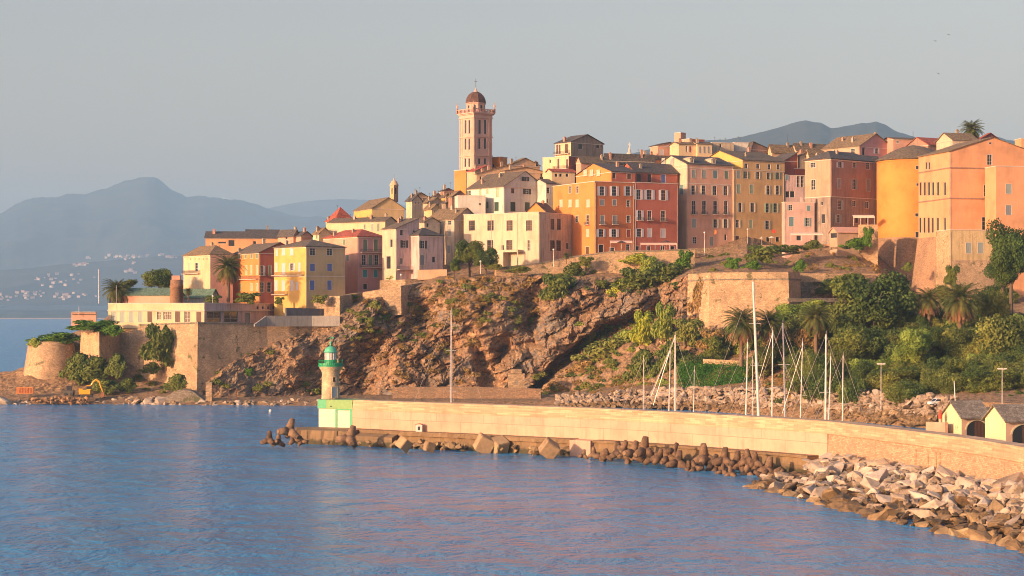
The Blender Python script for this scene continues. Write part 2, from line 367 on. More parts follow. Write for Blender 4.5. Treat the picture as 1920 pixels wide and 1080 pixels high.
class Bld: pass
CHM = [plaster('chimney_render', (0.42, 0.33, 0.25), 0.7), plaster('chimney_salmon', (0.45, 0.24, 0.17), 0.6), plaster('chimney_stone', (0.30, 0.24, 0.19), 0.8)]
def B(Z, label, pl, pc, pr, ye, yb, D, phi, wm, roof=('flat',), rows=(), wl=10.0, wr=10.0, chim=(), name='town_house', cat='house',
      wmR=None, into=None, sink=6.0, bands=(), ant=0, group=None, cornice=True):
    X = lambda x: Z[0]+x/Z[2]; Y = lambda y: Z[1]+y/Z[2]; ph = R(phi)
    u = Vector((-math.cos(ph), math.sin(ph))); v = Vector((math.sin(ph), math.cos(ph)))
    C = Vector((XD(X(pc), D), D))
    def along(d, px):
        k = (px-960)/F; return (k*C.y-C.x)/(d.x-k*d.y)
    if pl is not None: wl = along(u, X(pl))
    if pr is not None: wr = along(v, X(pr))
    zb = ZY(Y(yb), D); z0 = -sink; H = ZY(Y(ye), D)-zb        # local z: 0 at the visible foot
    if into is None: root = thing(name, label, cat, (C.x, C.y, zb), 0, group); off = Vector((0, 0, 0))
    else: root = into.root; off = Vector((C.x, C.y, zb))-root.location
    rz = math.pi/2-ph
    def face_st(face, px, py):
        t = along(u if face == 'L' else v, X(px)); dep = C.y+t*(u.y if face == 'L' else v.y)
        z = ZY(Y(py), dep)-zb
        return (wl-t if face == 'L' else t), z, dep
    hL, hR = [], []; wins = []
    for row in rows:
        face, y, h, ww, st, col = row[:6]
        for x in row[6]:
            s, z, dep = face_st(face, x, y); m = dep/F/Z[2]
            cosf = math.cos(ph) if face == 'L' else math.sin(ph)
            w_ = max(0.45, ww*m/max(0.25, cosf)); h_ = max(0.4, h*m)
            W = wl if face == 'L' else wr
            s = min(max(s, w_/2+0.2), W-w_/2-0.2)
            hasgab = z+h_/2 > H-0.05
            w_ = round(w_*8)/8; h_ = round(h_*8)/8
            if not hasgab: (hL if face == 'L' else hR).append((s-w_/2, s+w_/2, z-h_/2, z+h_/2))
            if face == 'R': M = Matrix.Translation((s, 0, z))
            else: M = Matrix.Translation((0, wl-s, z)) @ Matrix.Rotation(-math.pi/2, 4, 'Z')
            wins.append((M, w_, h_, st, col, hasgab))
    mb = MB()
    holes_face(mb, wl, z0, H, hL, lambda s, z, d: (d, wl-s, z), 0)
    holes_face(mb, wr, z0, H, hR, lambda s, z, d: (s, d, z), 1 if wmR else 0)
    mb.quad((wr, 0, z0), (wr, wl, z0), (wr, wl, H), (wr, 0, H)); mb.quad((0, wl, z0), (0, wl, H), (wr, wl, H), (wr, wl, z0))
    mb.quad((0, 0, z0), (0, wl, z0), (wr, wl, z0), (wr, 0, z0))
    rt = roof[0]; rh = roof[1] if len(roof) > 1 else 0; rm = roof[2] if len(roof) > 2 else LAUZE; rf = roof[3] if len(roof) > 3 else 0.5
    mR = 1 if wmR else 0; o = 0.45; th = 0.2; rb = MB()
    if rt == 'gu':
        xr = wr*rf; s1 = rh/xr
        for yy in (0, wl):
            mb.quad(*( [(0, yy, H), (wr, yy, H)] + ([(wr, yy, H+rh)] if rf > 0.99 else [(xr, yy, H+rh)])), mi=mR)
        polys = [[(-o, -o, H-o*s1+th), (xr, -o, H+rh+th), (xr, wl+o, H+rh+th), (-o, wl+o, H-o*s1+th)]]
        if rf < 0.99:
            s2 = rh/(wr-xr); polys.append([(xr, -o, H+rh+th), (wr+o, -o, H-o*s2+th), (wr+o, wl+o, H-o*s2+th), (xr, wl+o, H+rh+th)])
        else: mb.quad((wr, 0, H), (wr, wl, H), (wr, wl, H+rh), (wr, 0, H+rh))
        rb.slab(polys, th-0.004)
    elif rt == 'gv':
        yr = wl*rf; s1 = rh/yr
        for xx in (0, wr): mb.quad(*([(xx, 0, H), (xx, wl, H)] + ([(xx, wl, H+rh)] if rf > 0.99 else [(xx, yr, H+rh)])))
        polys = [[(-o, -o, H-o*s1+th), (wr+o, -o, H-o*s1+th), (wr+o, yr, H+rh+th), (-o, yr, H+rh+th)]]
        if rf < 0.99:
            s2 = rh/(wl-yr); polys.append([(-o, yr, H+rh+th), (wr+o, yr, H+rh+th), (wr+o, wl+o, H-o*s2+th), (-o, wl+o, H-o*s2+th)])
        else: mb.quad((0, wl, H), (wr, wl, H), (wr, wl, H+rh), (0, wl, H+rh))
        rb.slab(polys, th-0.004)
    elif rt == 'hip':
        e = H+0.02+th
        a, b, c, d = (-o, -o, e), (wr+o, -o, e), (wr+o, wl+o, e), (-o, wl+o, e)
        if wr >= wl:
            k = min(wl/2, wr/2-0.1); p, q = (k, wl/2, e+rh), (wr-k, wl/2, e+rh)
            polys = [[a, b, q, p], [b, c, q], [c, d, p, q], [d, a, p]]
        else:
            k = min(wr/2, wl/2-0.1); p, q = (wr/2, k, e+rh), (wr/2, wl-k, e+rh)
            polys = [[a, b, p], [b, c, q, p], [c, d, q], [d, a, p, q]]
        rb.slab(polys, th-0.004)
    else:
        rb.box(0.3, wr-0.3, 0.3, wl-0.3, H-0.7, H-0.45)
        for bx in ((-0.12, wr+0.12, -0.12, 0.3), (-0.12, wr+0.12, wl-0.3, wl+0.12), (-0.12, 0.3, 0.3, wl-0.3), (wr-0.3, wr+0.12, 0.3, wl-0.3)):
            rb.box(bx[0], bx[1], bx[2], bx[3], H-0.05, H+0.18, mi=1)
    def rz_(x, y):
        if rt == 'gu': return H+rh*(x/(wr*rf) if x < wr*rf else (wr-x)/max(0.1, wr-wr*rf))
        if rt == 'gv': return H+rh*(y/(wl*rf) if y < wl*rf else (wl-y)/max(0.1, wl-wl*rf))
        if rt == 'hip': return H+rh*min(1, min(x, wr-x, y, wl-y)/(min(wr, wl)/2))
        return H
    pre = 'attic_' if into is not None else ''
    mb.build(pre+'wall', [wm, wmR] if wmR else [wm], root, off, rz)
    ro = rb.build(pre+'roof', [rm if rt != 'flat' else LAUZE, TRIM], root, off, rz)
    rr = random.Random(int(abs(C.x)*10)+int(D))
    for (fx, fy) in chim:
        c = MB(); x = fx*wr; y = fy*wl; zt = rz_(x, y)+rr.uniform(0.9, 1.5); a = rr.uniform(0.3, 0.5)
        c.box(x-a, x+a, y-0.4, y+0.4, H-0.3, zt); c.box(x-a-0.1, x+a+0.1, y-0.5, y+0.5, zt, zt+0.15)
        c.box(x-a+0.1, x-0.05, y-0.2, y+0.2, zt+0.15, zt+0.5); c.box(x+0.05, x+a-0.1, y-0.2, y+0.2, zt+0.15, zt+0.5)
        c.build('chimney', [rr.choice(CHM)], ro)
    for k in range(ant):
        c = MB(); x = rr.uniform(0.15, 0.85)*wr; y = rr.uniform(0.15, 0.85)*wl; zt = rz_(x, y)+rr.uniform(1.8, 3.2)
        c.tube((x, y, H), (x, y, zt), 0.035, n=4)
        for q in range(3): c.tube((x-0.5+q*0.1, y, zt-0.15-q*0.22), (x+0.5-q*0.1, y, zt-0.15-q*0.22), 0.02, n=4)
        c.build('antenna', IRON, ro)
    if into is None and H > 9 and wr > 7:
        for x_ in ((0.25, wr-0.4) if wr > 14 else (0.25,)): b = MB(); b.tube((x_, -0.11, -0.5), (x_, -0.11, H-0.5), 0.06, n=6); b.build('drain_pipe', PIPE, root, off, rz)
    for yy in bands:
        s, z, dep = face_st('R', pc, yy); b = MB(); 
        b.box(-0.08, wr, -0.08, 0.0, z-0.12, z+0.12); b.box(-0.08, 0.0, 0.0, wl, z-0.12, z+0.12); b.build('string_course', TRIM, root, off, rz)
    if rt != 'flat' and cornice:
        b = MB(); b.box(-0.16, wr+0.02, -0.16, -0.002, H-0.45, H-0.12 if rt == 'hip' else H-0.25); b.box(-0.16, -0.002, 0, wl, H-0.45, H-0.25); b.build('cornice', TRIM, root, off, rz)
    T = Matrix.Translation(off) @ Matrix.Rotation(rz, 4, 'Z')
    for (M, w_, h_, st, col, hg) in wins: window(root, T @ M, w_, h_, st, col, hg)
    r = Bld(); r.root = root; r.T = T; r.wl = wl; r.wr = wr; r.H = H; r.st = face_st; r.off = off; r.rz = rz; r.zb = zb; r.C = C
    return r
def balcony(b, face, x0, x1, y, dep=1.1, h=1.0):
    s0, z, _ = b.st(face, x0, y); s1, z1, _ = b.st(face, x1, y); W = b.wl if face == 'L' else b.wr
    s0, s1 = max(0, min(s0, s1)), min(W, max(s0, s1))
    if face == 'L': M = Matrix.Translation((0, b.wl, z)) @ Matrix.Rotation(-math.pi/2, 4, 'Z')
    else: M = Matrix.Translation((0, 0, z))
    M = b.T @ M; m = MB(); m.box(s0, s1, -dep, 0, -0.2, -0.02)
    o = m.build('balcony', TRIM, b.root, M.translation, M.to_euler().z)
    rail(o, [(s0+0.04, -0.03), (s0+0.04, -dep+0.04), (s1-0.04, -dep+0.04), (s1-0.04, -0.03)], -0.02, h)
# ------------------------------------------------------------ the town, left to right (photo zoom frames: x0, y0, scale)
Z3 = (330, 400, 6.0); Z4 = (500, 380, 5.4); Z5 = (680, 320, 5.4); Z6 = (820, 130, 5.4); Z7 = (840, 290, 4.908); Z8 = (1020, 230, 4.156)
Y1 = (1220, 240, 4.5); Y2 = (1440, 220, 4.154); Y3 = (1620, 200, 3.6); Z1 = (0, 0, 1.0); Z2 = (0, 520, 4.153)
cream = plaster('cream_render', (0.64, 0.475, 0.28), 0.35); creamS = plaster('stained_beige_render', (0.52, 0.415, 0.31), 1.0, (0.22, 0.18, 0.15))
creamW = plaster('warm_cream_render', (0.60, 0.465, 0.32), 0.7); white = plaster('white_render', (0.62, 0.575, 0.50), 0.45)
salmon = plaster('salmon_render', (0.60, 0.31, 0.22), 0.35); orange = plaster('orange_render', (0.66, 0.235, 0.06), 0.4, (0.36, 0.16, 0.08)); orangeShade = plaster('shaded_orange_render', (0.46, 0.15, 0.055), 0.5, (0.28, 0.12, 0.08))  # second orange is the first darkened, painting shade on the right face
yellow = plaster('yellow_render', (0.64, 0.39, 0.11), 0.35, (0.42, 0.3, 0.12)); beige = plaster('shaded_yellow_render', (0.52, 0.39, 0.21), 0.4)  # beige stands in for the yellow render in shade on the right face
pink = plaster('dusky_pink_render', (0.52, 0.27, 0.26), 0.35); pinkL = plaster('pale_pink_render', (0.60, 0.43, 0.40), 1.0, (0.27, 0.19, 0.17))
redw = plaster('brick_red_render', (0.42, 0.125, 0.08), 0.4, (0.26, 0.1, 0.08)); rosy = plaster('rosy_render', (0.60, 0.34, 0.235), 0.4)
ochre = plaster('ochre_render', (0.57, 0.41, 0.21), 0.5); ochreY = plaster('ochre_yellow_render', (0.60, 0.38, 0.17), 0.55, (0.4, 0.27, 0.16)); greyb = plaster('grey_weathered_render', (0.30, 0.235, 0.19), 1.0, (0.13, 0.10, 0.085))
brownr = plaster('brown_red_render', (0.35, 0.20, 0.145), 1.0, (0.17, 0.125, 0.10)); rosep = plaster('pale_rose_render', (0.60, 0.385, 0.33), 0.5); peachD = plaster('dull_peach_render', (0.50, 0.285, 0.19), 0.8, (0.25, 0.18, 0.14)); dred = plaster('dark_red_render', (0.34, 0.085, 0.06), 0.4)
greyc = plaster('concrete_grey', (0.30, 0.28, 0.26), 0.8, (0.15, 0.13, 0.12)); peach = plaster('peach_render', (0.62, 0.40, 0.24), 0.6)
palace = plaster('palace_orange_render', (0.65, 0.315, 0.16), 0.4, (0.44, 0.22, 0.12)); bast = plaster('bastion_orange_render', (0.66, 0.24, 0.05), 0.45, (0.56, 0.22, 0.07))
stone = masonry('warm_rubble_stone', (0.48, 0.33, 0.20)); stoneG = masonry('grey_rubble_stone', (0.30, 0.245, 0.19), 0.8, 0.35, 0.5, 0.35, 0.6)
stoneL = masonry('sandy_rampart_stone', (0.58, 0.385, 0.225), 0.55, 0.3, 0.62, 0.25, 0.25); brick = masonry('talus_stone', (0.46, 0.27, 0.16), 0.5, 0.22, 0.6, 0.3)

# ------------------------------------------------------------ sea
m, t, b_ = nmat('sea_water')
b_.inputs['Base Color'].default_value = (0.035, 0.24, 0.49, 1); b_.inputs['Roughness'].default_value = 0.16; b_.inputs['IOR'].default_value = 1.333
v1 = coords(t, (0.95, 0.5, 1)); v2 = coords(t, (0.16, 0.12, 1)); v3 = coords(t, (0.012, 0.03, 1))
n1 = noisef(t, v1, 1.0, 5, 0.62); n2 = noisef(t, v2, 1.0, 3, 0.5); n3 = noisef(t, v3, 1.0, 3, 0.5)
a1 = N(t, "ShaderNodeMath", operation='MULTIPLY_ADD'); t.links.new(n2, a1.inputs[0]); a1.inputs[1].default_value = 3.0; t.links.new(n1, a1.inputs[2])
a2 = N(t, "ShaderNodeMath", operation='MULTIPLY'); t.links.new(a1.outputs[0], a2.inputs[0])
t.links.new(ramp(t, n3, [(0.3, (0.55,)*3), (0.65, (1,)*3)]), a2.inputs[1])
bump(t, b_, a2.outputs[0], 1.0, 1.5)
MATS['sea'] = m
b = MB(); b.quad((-20000, -400, 0), (20000, -400, 0), (20000, 27000, 0), (-20000, 27000, 0)); tag(b.build('sea', m), kind='structure')
# ------------------------------------------------------------ haze (even air round everything)
hz = MB(); hz.box(-21000, 21000, -450, 27500, -30, 1700); o = hz.build('haze', [])
m = bpy.data.materials.new('haze_air'); m.use_nodes = True; t = m.node_tree; t.nodes.remove(t.nodes["Principled BSDF"])
pv_ = t.nodes.new("ShaderNodeVolumePrincipled"); pv_.inputs['Color'].default_value = (0.45, 0.73, 1.0, 1); pv_.inputs['Density'].default_value = 6.6e-5; pv_.inputs['Anisotropy'].default_value = 0.0
t.links.new(pv_.outputs[0], t.nodes["Material Output"].inputs['Volume']); o.data.materials.append(m); tag(o, kind='stuff')
# ------------------------------------------------------------ mountains, plain, beach
def mountain(name, pts, D, Dn, m, amp, seed, zbot=0, rows=46, peak=1.0):
    pts = sorted(pts); xs = np.array([p[0] for p in pts]); ys = np.array([p[1] for p in pts])
    pxs = np.arange(xs[0], xs[-1]+1, 4.0); b = MB(); b.sm = True; n = len(pxs)
    for j in range(rows+8):
        for px in pxs:
            zr = ZY(float(np.interp(px, xs, ys)), D)
            if j < rows:
                f = j/(rows-1); d = Dn+(D-Dn)*f
                X_ = (px-960)/F*d; q = noise.ridged_multi_fractal(Vector((X_/1500+seed, d/1500, seed)), 1.0, 2.1, 6, 1.0, 2.0)
                g = f**1.3*(0.7+0.3*f); z = zbot+(zr-zbot)*g + amp*(q-1.2)*math.sin(min(1, f*1.02)*math.pi)**0.8 
                zmax = HC+(zr-HC)*d/D   # keep the front slopes below the skyline
                z = min(z, zmax-2) if f < 0.999 else zr+amp*0.35*(noise.fractal(Vector((X_/700, seed, 2)), 0.7, 2.2, 5))
            else:
                f = (j-rows+1)/8; d = D+f*2500; X_ = (px-960)/F*d; z = zr*(1-f)*0.9-20
            b.v.append((X_, d, z))
    for j in range(rows+7):
        for i in range(n-1): b.f.append((j*n+i, j*n+i+1, (j+1)*n+i+1, (j+1)*n+i)); b.m.append(0)
    return tag(b.build(name, m), kind='structure')
m, t, b_ = nmat('mountain_scrub')
f = noisef(t, coords(t), 0.004, 6, 0.7); t.links.new(ramp(t, f, [(0.35, (0.02, 0.03, 0.022)), (0.55, (0.045, 0.05, 0.035)), (0.7, (0.10, 0.09, 0.07))]), b_.inputs[0]); b_.inputs['Roughness'].default_value = 1
MTN = m
LP = [(-250, 440), (-120, 420), (0, 396), (31, 381), (62, 372), (100, 367), (125, 362), (162, 361), (198, 352), (229, 343), (262, 334), (277, 332), (296, 337), (319, 355), (350, 364), (385, 363), (400, 368), (450, 378), (500, 392), (560, 403), (600, 409), (680, 430), (780, 460)]
mountain('mountain', LP, 19000, 12000, MTN, 130, 3.1, 30)
mountain('far_mountain', [(430, 420), (490, 396), (540, 384), (590, 377), (640, 373), (690, 373), (740, 380), (800, 395), (900, 410), (1000, 420)], 23500, 20000, MTN, 60, 7.7, 30)
mountain('coastal_hill', [(-250, 500), (-60, 508), (60, 500), (180, 488), (300, 480), (380, 482), (480, 500), (560, 520), (700, 540)], 13000, 9600, MTN, 40, 5.5, 6)
RP = [(1180, 285), (1290, 263), (1365, 261), (1410, 253), (1455, 240), (1481, 231), (1510, 223), (1539, 225), (1558, 234), (1590, 231), (1615, 228), (1625, 230), (1642, 225), (1655, 231), (1687, 245), (1720, 256), (1765, 268), (1830, 262), (1868, 252), (1913, 266), (1960, 280), (2100, 330)]
mountain('inland_mountain', RP, 8500, 4500, MTN, 70, 9.2, 60)
# plain with woods and a beach strip, far across the bay
m, t, b_ = nmat('coastal_plain'); f = noisef(t, coords(t), 0.01, 6, 0.7); t.links.new(ramp(t, f, [(0.4, (0.03, 0.045, 0.025)), (0.6, (0.08, 0.09, 0.05))]), b_.inputs[0])
b = MB(); rr = random.Random(4); prev = None
xs = [XD(px, 9050) for px in range(-300, 1500, 3)]
for i, x in enumerate(xs):
    n_ = noise.fractal(Vector((x/300, 0, 3)), 1, 2, 4); zt = 42+n_*14
    cur = [(x, 9050, 4), (x, 9080, zt*0.5), (x, 9160, zt), (x, 9600, zt+6+noise.noise(Vector((x/160, 5, 1)))*12), (x, 10400, 70+n_*15), (x, 12000, 60)]
    if prev:
        for k_ in range(5): b.quad(prev[k_], cur[k_], cur[k_+1], prev[k_+1])
    prev = cur
tag(b.build('coastal_woods', m), kind='structure')
b = MB(); b.box(XD(-300, 8950), XD(900, 8950), 8930, 9060, -2, 4.5); tag(b.build('beach', plain('beach_sand', (0.38, 0.27, 0.20))), kind='structure')
# villages: tiny far houses
b = MB(); b.box(-9, 9, -7, 7, -4, 11); me_w = b.mesh('far_house_wall', plain('far_house_render', (0.5, 0.43, 0.38)))
b = MB(); b.slab([[(-10, -8, 11), (10, -8, 11), (10, 0, 15), (-10, 0, 15)], [(-10, 0, 15), (10, 0, 15), (10, 8, 11), (-10, 8, 11)]], 0.8); me_r = b.mesh('far_house_roof', plain('far_house_tiles', (0.5, 0.27, 0.2)))
bpy.context.view_layer.update()
dg = bpy.context.evaluated_depsgraph_get()
from mathutils.bvhtree import BVHTree
BV = [BVHTree.FromObject(bpy.data.objects[n], dg) for n in ('mountain', 'coastal_hill', 'coastal_woods')]
def surf(px, py):
    d_ = Vector(((px-960)/F, 1, (YH-py)/F)).normalized(); best = None
    for bv in BV:
        hloc = bv.ray_cast(Vector((0, 0, HC)), d_)[0]
        if hloc is not None and (best is None or hloc.y < best.y): best = hloc
    return best
vil = [(148, 497, 18, 5, 14, 'hamlet on the left spur of the coastal hill'), (235, 482, 70, 4, 26, 'village strung along the crest of the coastal hill'), (320, 484, 14, 3, 6, 'hamlet on the coastal hill nearest the cream house'), (120, 520, 60, 16, 12, 'scattered on the slope below the hamlet'),
       (60, 552, 55, 8, 16, 'town houses at the far left foot of the hill'), (135, 557, 40, 6, 26, 'town houses at the foot of the hill beside the flagpole mast'), (30, 560, 40, 5, 10, 'low by the plain at the left edge'), (250, 510, 50, 20, 8, 'scattered on the hillside below the crest village'), (95, 530, 50, 12, 10, 'scattered halfway down the hillside')]
for (cx0, cy0, sx, sy, n_, wh) in vil:
    for i in range(n_):
        p = surf(rr.gauss(cx0, sx*0.5), rr.gauss(cy0, sy*0.4))
        if p is None: continue
        o = thing('far_house', 'tiny far house, '+wh, 'house', p, rr.uniform(-0.5, 0.5), 'far houses, '+wh)
        s_ = rr.uniform(0.45, 1.2)*p.y/13000; o.scale = (s_*1.2, s_, s_)
        link(me_w, 'wall', o); link(me_r, 'roof', o)
# ------------------------------------------------------------ headland terrain (lofted, noise-displaced)
CT = {
 -140: [(555,-3),(574,-0.5),(580,0),(586,0),(590,0.5),(596,0.5),(604,0),(618,-3),(640,-6)],
 -50: [(552,-3),(573,0.5),(583,2.0),(590,4),(597,6),(603,7),(612,3),(622,-3),(645,-6)],
 30: [(552,-3),(571,0.7),(581,2.2),(590,4.5),(597,7),(603,9),(612,4),(624,-3),(645,-6)],
 60: [(552,-3),(571,0.7),(582,2.5),(589,5),(594,8),(600,11),(612,8),(630,-3),(700,-6)],
 130: [(552,-3),(570,0.8),(583,3),(589,6),(596,9),(604,14),(630,20),(700,14),(800,-6)],
 215: [(552,-3),(570,0.9),(584,3.5),(588,4.5),(598,7),(612,20),(640,26),(720,28),(900,-6)],
 300: [(552,-3),(568,0.9),(580,3.2),(584,4),(594,6),(606,21),(636,27),(740,34),(900,-6)],
 365: [(550,-3),(566,1.0),(578,1.8),(583,3),(590,6),(600,20),(632,30),(740,40),(900,-6)],
 410: [(550,-3),(565,1.0),(580,1.4),(584,5),(589,9.5),(600,17),(632,23),(740,44),(900,-6)],
 460: [(549,-3),(564,1.0),(584,1.4),(590,8),(594,13.5),(606,18),(632,24),(740,46),(900,0)],
 500: [(548,-3),(563,1.1),(588,1.4),(594,10),(599,17),(613,18),(634,24),(740,48),(900,0)],
 580: [(546,-3),(561,1.2),(595,1.4),(600,12),(603,19),(613,22.5),(640,28),(740,52),(900,0)],
 640: [(545,-3),(560,1.3),(600,1.4),(602,11),(602,20),(611,28),(646,33),(740,54),(900,5)],
 690: [(545,-3),(560,1.3),(601,1.4),(605,12),(604,24),(613,31),(645,34),(740,56),(900,5)],
 730: [(545,-3),(560,1.3),(598,1.4),(605,13),(611,24),(620,33),(645,35),(740,57),(900,5)],
 820: [(545,-3),(560,1.3),(597,1.4),(602,14),(608,27),(618,37),(642,41),(740,60),(900,5)],
 910: [(545,-3),(560,1.3),(596,1.4),(600,14),(606,28),(616,38.5),(642,42),(740,62),(900,5)],
 1010: [(545,-3),(560,1.3),(596,1.6),(601,14),(607,28),(616,39),(642,43),(740,64),(900,5)],
 1080: [(545,-3),(558,2),(590,3),(600,12),(608,26),(617,38.5),(642,44),(740,65),(900,5)],
 1150: [(540,-3),(556,3.2),(578,5),(592,13),(606,27),(615,38),(642,45.5),(740,66),(900,5)],
 1230: [(535,-3),(548,4.2),(566,6),(582,14),(600,26),(612,36),(642,46),(740,66),(900,5)],
 1300: [(525,-3),(540,5),(556,6.5),(572,13),(585,22),(594,39),(676,48.5),(745,66),(900,5)],
 1400: [(505,-3),(522,5.8),(544,7.5),(560,13.5),(581,20),(590,38.5),(640,48.5),(745,66),(900,5)],
 1475: [(490,-3),(507,6.2),(532,8),(552,14),(578,22),(590,38.5),(676,48.5),(745,66),(900,5)],
 1500: [(486,-3),(503,6.3),(528,8),(548,14),(600,26),(606,39),(640,48),(740,66),(900,5)],
 1570: [(476,-3),(492,6.5),(516,9),(541,15),(598,27),(606,39),(640,48),(740,66),(900,5)],
 1640: [(462,-3),(476,6.6),(506,10),(537,16),(580,28),(606,39),(640,45),(740,66),(900,5)],
 1700: [(450,-3),(465,6.6),(498,10),(530,16),(562,24),(594,31),(632,36),(740,60),(900,5)],
 1760: [(440,-3),(455,6.6),(490,10),(526,16),(560,24),(594,30),(630,34),(740,60),(900,5)],
 1860: [(425,-3),(436,6.6),(474,10),(515,16),(550,24),(584,30),(620,34),(740,60),(900,5)],
 2080: [(410,-3),(420,6.6),(460,10),(500,16),(545,24),(580,33),(620,42),(740,60),(900,5)]}
kx = sorted(CT); A = np.array([CT[k] for k in kx], float)
pxs = np.arange(-140, 2080.1, 2.4)
segn = [5, 8, 34, 34, 34, 16, 10, 6]
G = lambda px, py, cx, cy, sx, sy, rot=0: math.exp(-(((px-cx)*math.cos(rot)+(py-cy)*math.sin(rot))/sx)**2-((-(px-cx)*math.sin(rot)+(py-cy)*math.cos(rot))/sy)**2)
bumps = [(788, 598, 34, 26, -0.9, 6.0), (998, 590, 20, 48, 0.1, 6), (680, 690, 30, 60, 0.0, 3.5), (600, 700, 60, 30, 0, 2.5), (905, 690, 14, 40, -0.3, 4.5), (940, 660, 14, 45, 0.3, 3.5), (850, 650, 18, 20, 0, 2),
         (760, 690, 45, 45, 0, -3.0), (880, 580, 50, 60, 0, -2.5), (690, 600, 40, 40, 0, -2.5), (1060, 570, 60, 30, -0.5, -5.0), (960, 700, 24, 24, 0, -3), (1190, 565, 50, 26, -0.2, -3.5), (555, 640, 25, 30, 0, -2), (545, 700, 25, 30, 0, -2)]
nP = len(pxs); V = []; rows = []
for si, sn in enumerate(segn):
    for k in range(sn): rows.append((si, k/sn))
rows.append((7, 1.0)); nR = len(rows)
cav = [(985, 742), (1010, 712), (1050, 668), (1110, 622), (1185, 588), (1230, 580)]
def cave_y(px): return float(np.interp(px, [c[0] for c in cav], [c[1] for c in cav]))
TER = np.zeros((nP, nR, 3))
for i, px in enumerate(pxs):
    pr = [(float(np.interp(px, kx, A[:, j, 0])), float(np.interp(px, kx, A[:, j, 1]))) for j in range(9)]
    for r_, (si, f) in enumerate(rows):
        D0 = pr[si][0]+(pr[si+1][0]-pr[si][0])*f; z0 = pr[si][1]+(pr[si+1][1]-pr[si][1])*f
        x0 = (px-960)/F*D0
        s_ = min(1, max(0, (si+f-1.85)/0.35))*min(1, max(0, (5.25-si-f)/0.45))
        if px > 1300: s_ *= max(0.25, 1-(px-1300)/120)
        if px < 380: s_ *= 0.5
        py = YH-(z0-HC)*F/D0
        # tilted strata, big lumps, crags
        q = Vector((x0*0.9+z0*0.55, D0*0.4, z0*0.9-x0*0.45))
        rg = noise.ridged_multi_fractal(Vector((q.x/13, q.y/9, q.z/5.5)), 0.9, 2.15, 6, 1.0, 2.0)
        fr = noise.fractal(Vector((x0/9, D0/9+4, z0/11)), 0.8, 2.2, 5)
        vq = noise.voronoi(Vector((q.x/4.6+fr*0.4, D0/9, q.z/2.3+rg*0.15))); cr = max(0, 0.16-(vq[0][1]-vq[0][0]))/0.16
        vq2 = noise.voronoi(Vector((q.x/1.9, D0/6, q.z/1.0))); c2_ = max(0, 0.14-(vq2[0][1]-vq2[0][0]))/0.14
        dd = -(rg-1.1)*2.0 - fr*2.1 + cr*1.5 + c2_*0.45 - noise.cell(vq[1][0]*3.7)*1.7 + (vq[0][0])*0.9
        mk_ = min(1, max(0.15, 0.5+1.6*noise.noise(Vector((x0/17, 2.2, z0/13))))); dd = -(rg-1.1)*2.2-fr*2.4+(dd+(rg-1.1)*2.0+fr*2.1)*mk_
        for (bx, by, sx, sy, rt, am) in bumps: dd += 1.7*am*G(px, py, bx, by, sx, sy, rt)
        if 975 < px < 1240:
            cy = cave_y(px); e = py-cy; fd = min(1, (px-975)/25)*min(1, (1240-px)/40)
            if -75 < e < 0: dd -= fd*5.0*math.exp(-((e+22)/30)**2)
            if -4 <= e < 60: dd += fd*9*math.exp(-((e-14)/16)**2)
            if e >= 26: dd = dd*0.4-fd*1.5
        low = min(1, max(0, (si+f-0.6)/0.6))*min(1, max(0, (8-si-f)/2))
        D1 = D0+dd*s_; z1 = z0+s_*0.9*noise.fractal(Vector((x0/3.5, D0/3.5, z0/3.5)), 0.8, 2.1, 4)+low*(1-s_)*0.35*noise.fractal(Vector((x0/4, D0/4, 7)), 1, 2, 4)
        xx = x0+s_*0.9*noise.fractal(Vector((z0/3, D0/4, x0/4+30)), 0.9, 2.1, 4)
        TER[i, r_] = (xx, D1, z1)
b = MB(); b.v = [tuple(p) for p in TER.reshape(-1, 3).tolist()]
b.f = [(i*nR+r_, (i+1)*nR+r_, (i+1)*nR+r_+1, i*nR+r_+1) for i in range(nP-1) for r_ in range(nR-1)]; b.m = [0]*len(b.f); b.sm = False
m, t, b_ = nmat('cliff_rock_and_dry_grass')
v = coords(t); geo = t.nodes.new("ShaderNodeNewGeometry"); sx_ = t.nodes.new("ShaderNodeSeparateXYZ"); t.links.new(geo.outputs['Normal'], sx_.inputs[0])
mp = N(t, "ShaderNodeMapping"); mp.inputs[2].default_value = (0, R(-32), 0); mp.inputs[3].default_value = (0.45, 1, 1.6); tc = t.nodes.new("ShaderNodeTexCoord"); t.links.new(tc.outputs[3], mp.inputs[0])
n1 = noisef(t, mp.outputs[0], 0.35, 9, 0.78); n2 = noisef(t, v, 0.07, 4, 0.6); n3 = noisef(t, v, 0.9, 7, 0.75)
rock = ramp(t, n1, [(0.32, (0.04, 0.03, 0.028)), (0.44, (0.17, 0.095, 0.055)), (0.53, (0.37, 0.20, 0.10)), (0.63, (0.55, 0.345, 0.17)), (0.8, (0.48, 0.40, 0.31))])
grey = ramp(t, n1, [(0.3, (0.06, 0.055, 0.055)), (0.5, (0.19, 0.165, 0.15)), (0.68, (0.36, 0.31, 0.26))])
rk = mixc(t, ramp(t, n2, [(0.40, (0, 0, 0)), (0.55, (0.9,)*3)]), grey, rock)
soil = ramp(t, n3, [(0.3, (0.09, 0.07, 0.03)), (0.42, (0.16, 0.10, 0.05)), (0.52, (0.29, 0.17, 0.09)), (0.6, (0.36, 0.24, 0.13)), (0.68, (0.15, 0.12, 0.05)), (0.8, (0.08, 0.09, 0.03))])
sm_ = N(t, "ShaderNodeMath", operation='MULTIPLY_ADD'); t.links.new(n3, sm_.inputs[0]); sm_.inputs[1].default_value = 0.9; t.links.new(sx_.outputs[2], sm_.inputs[2])
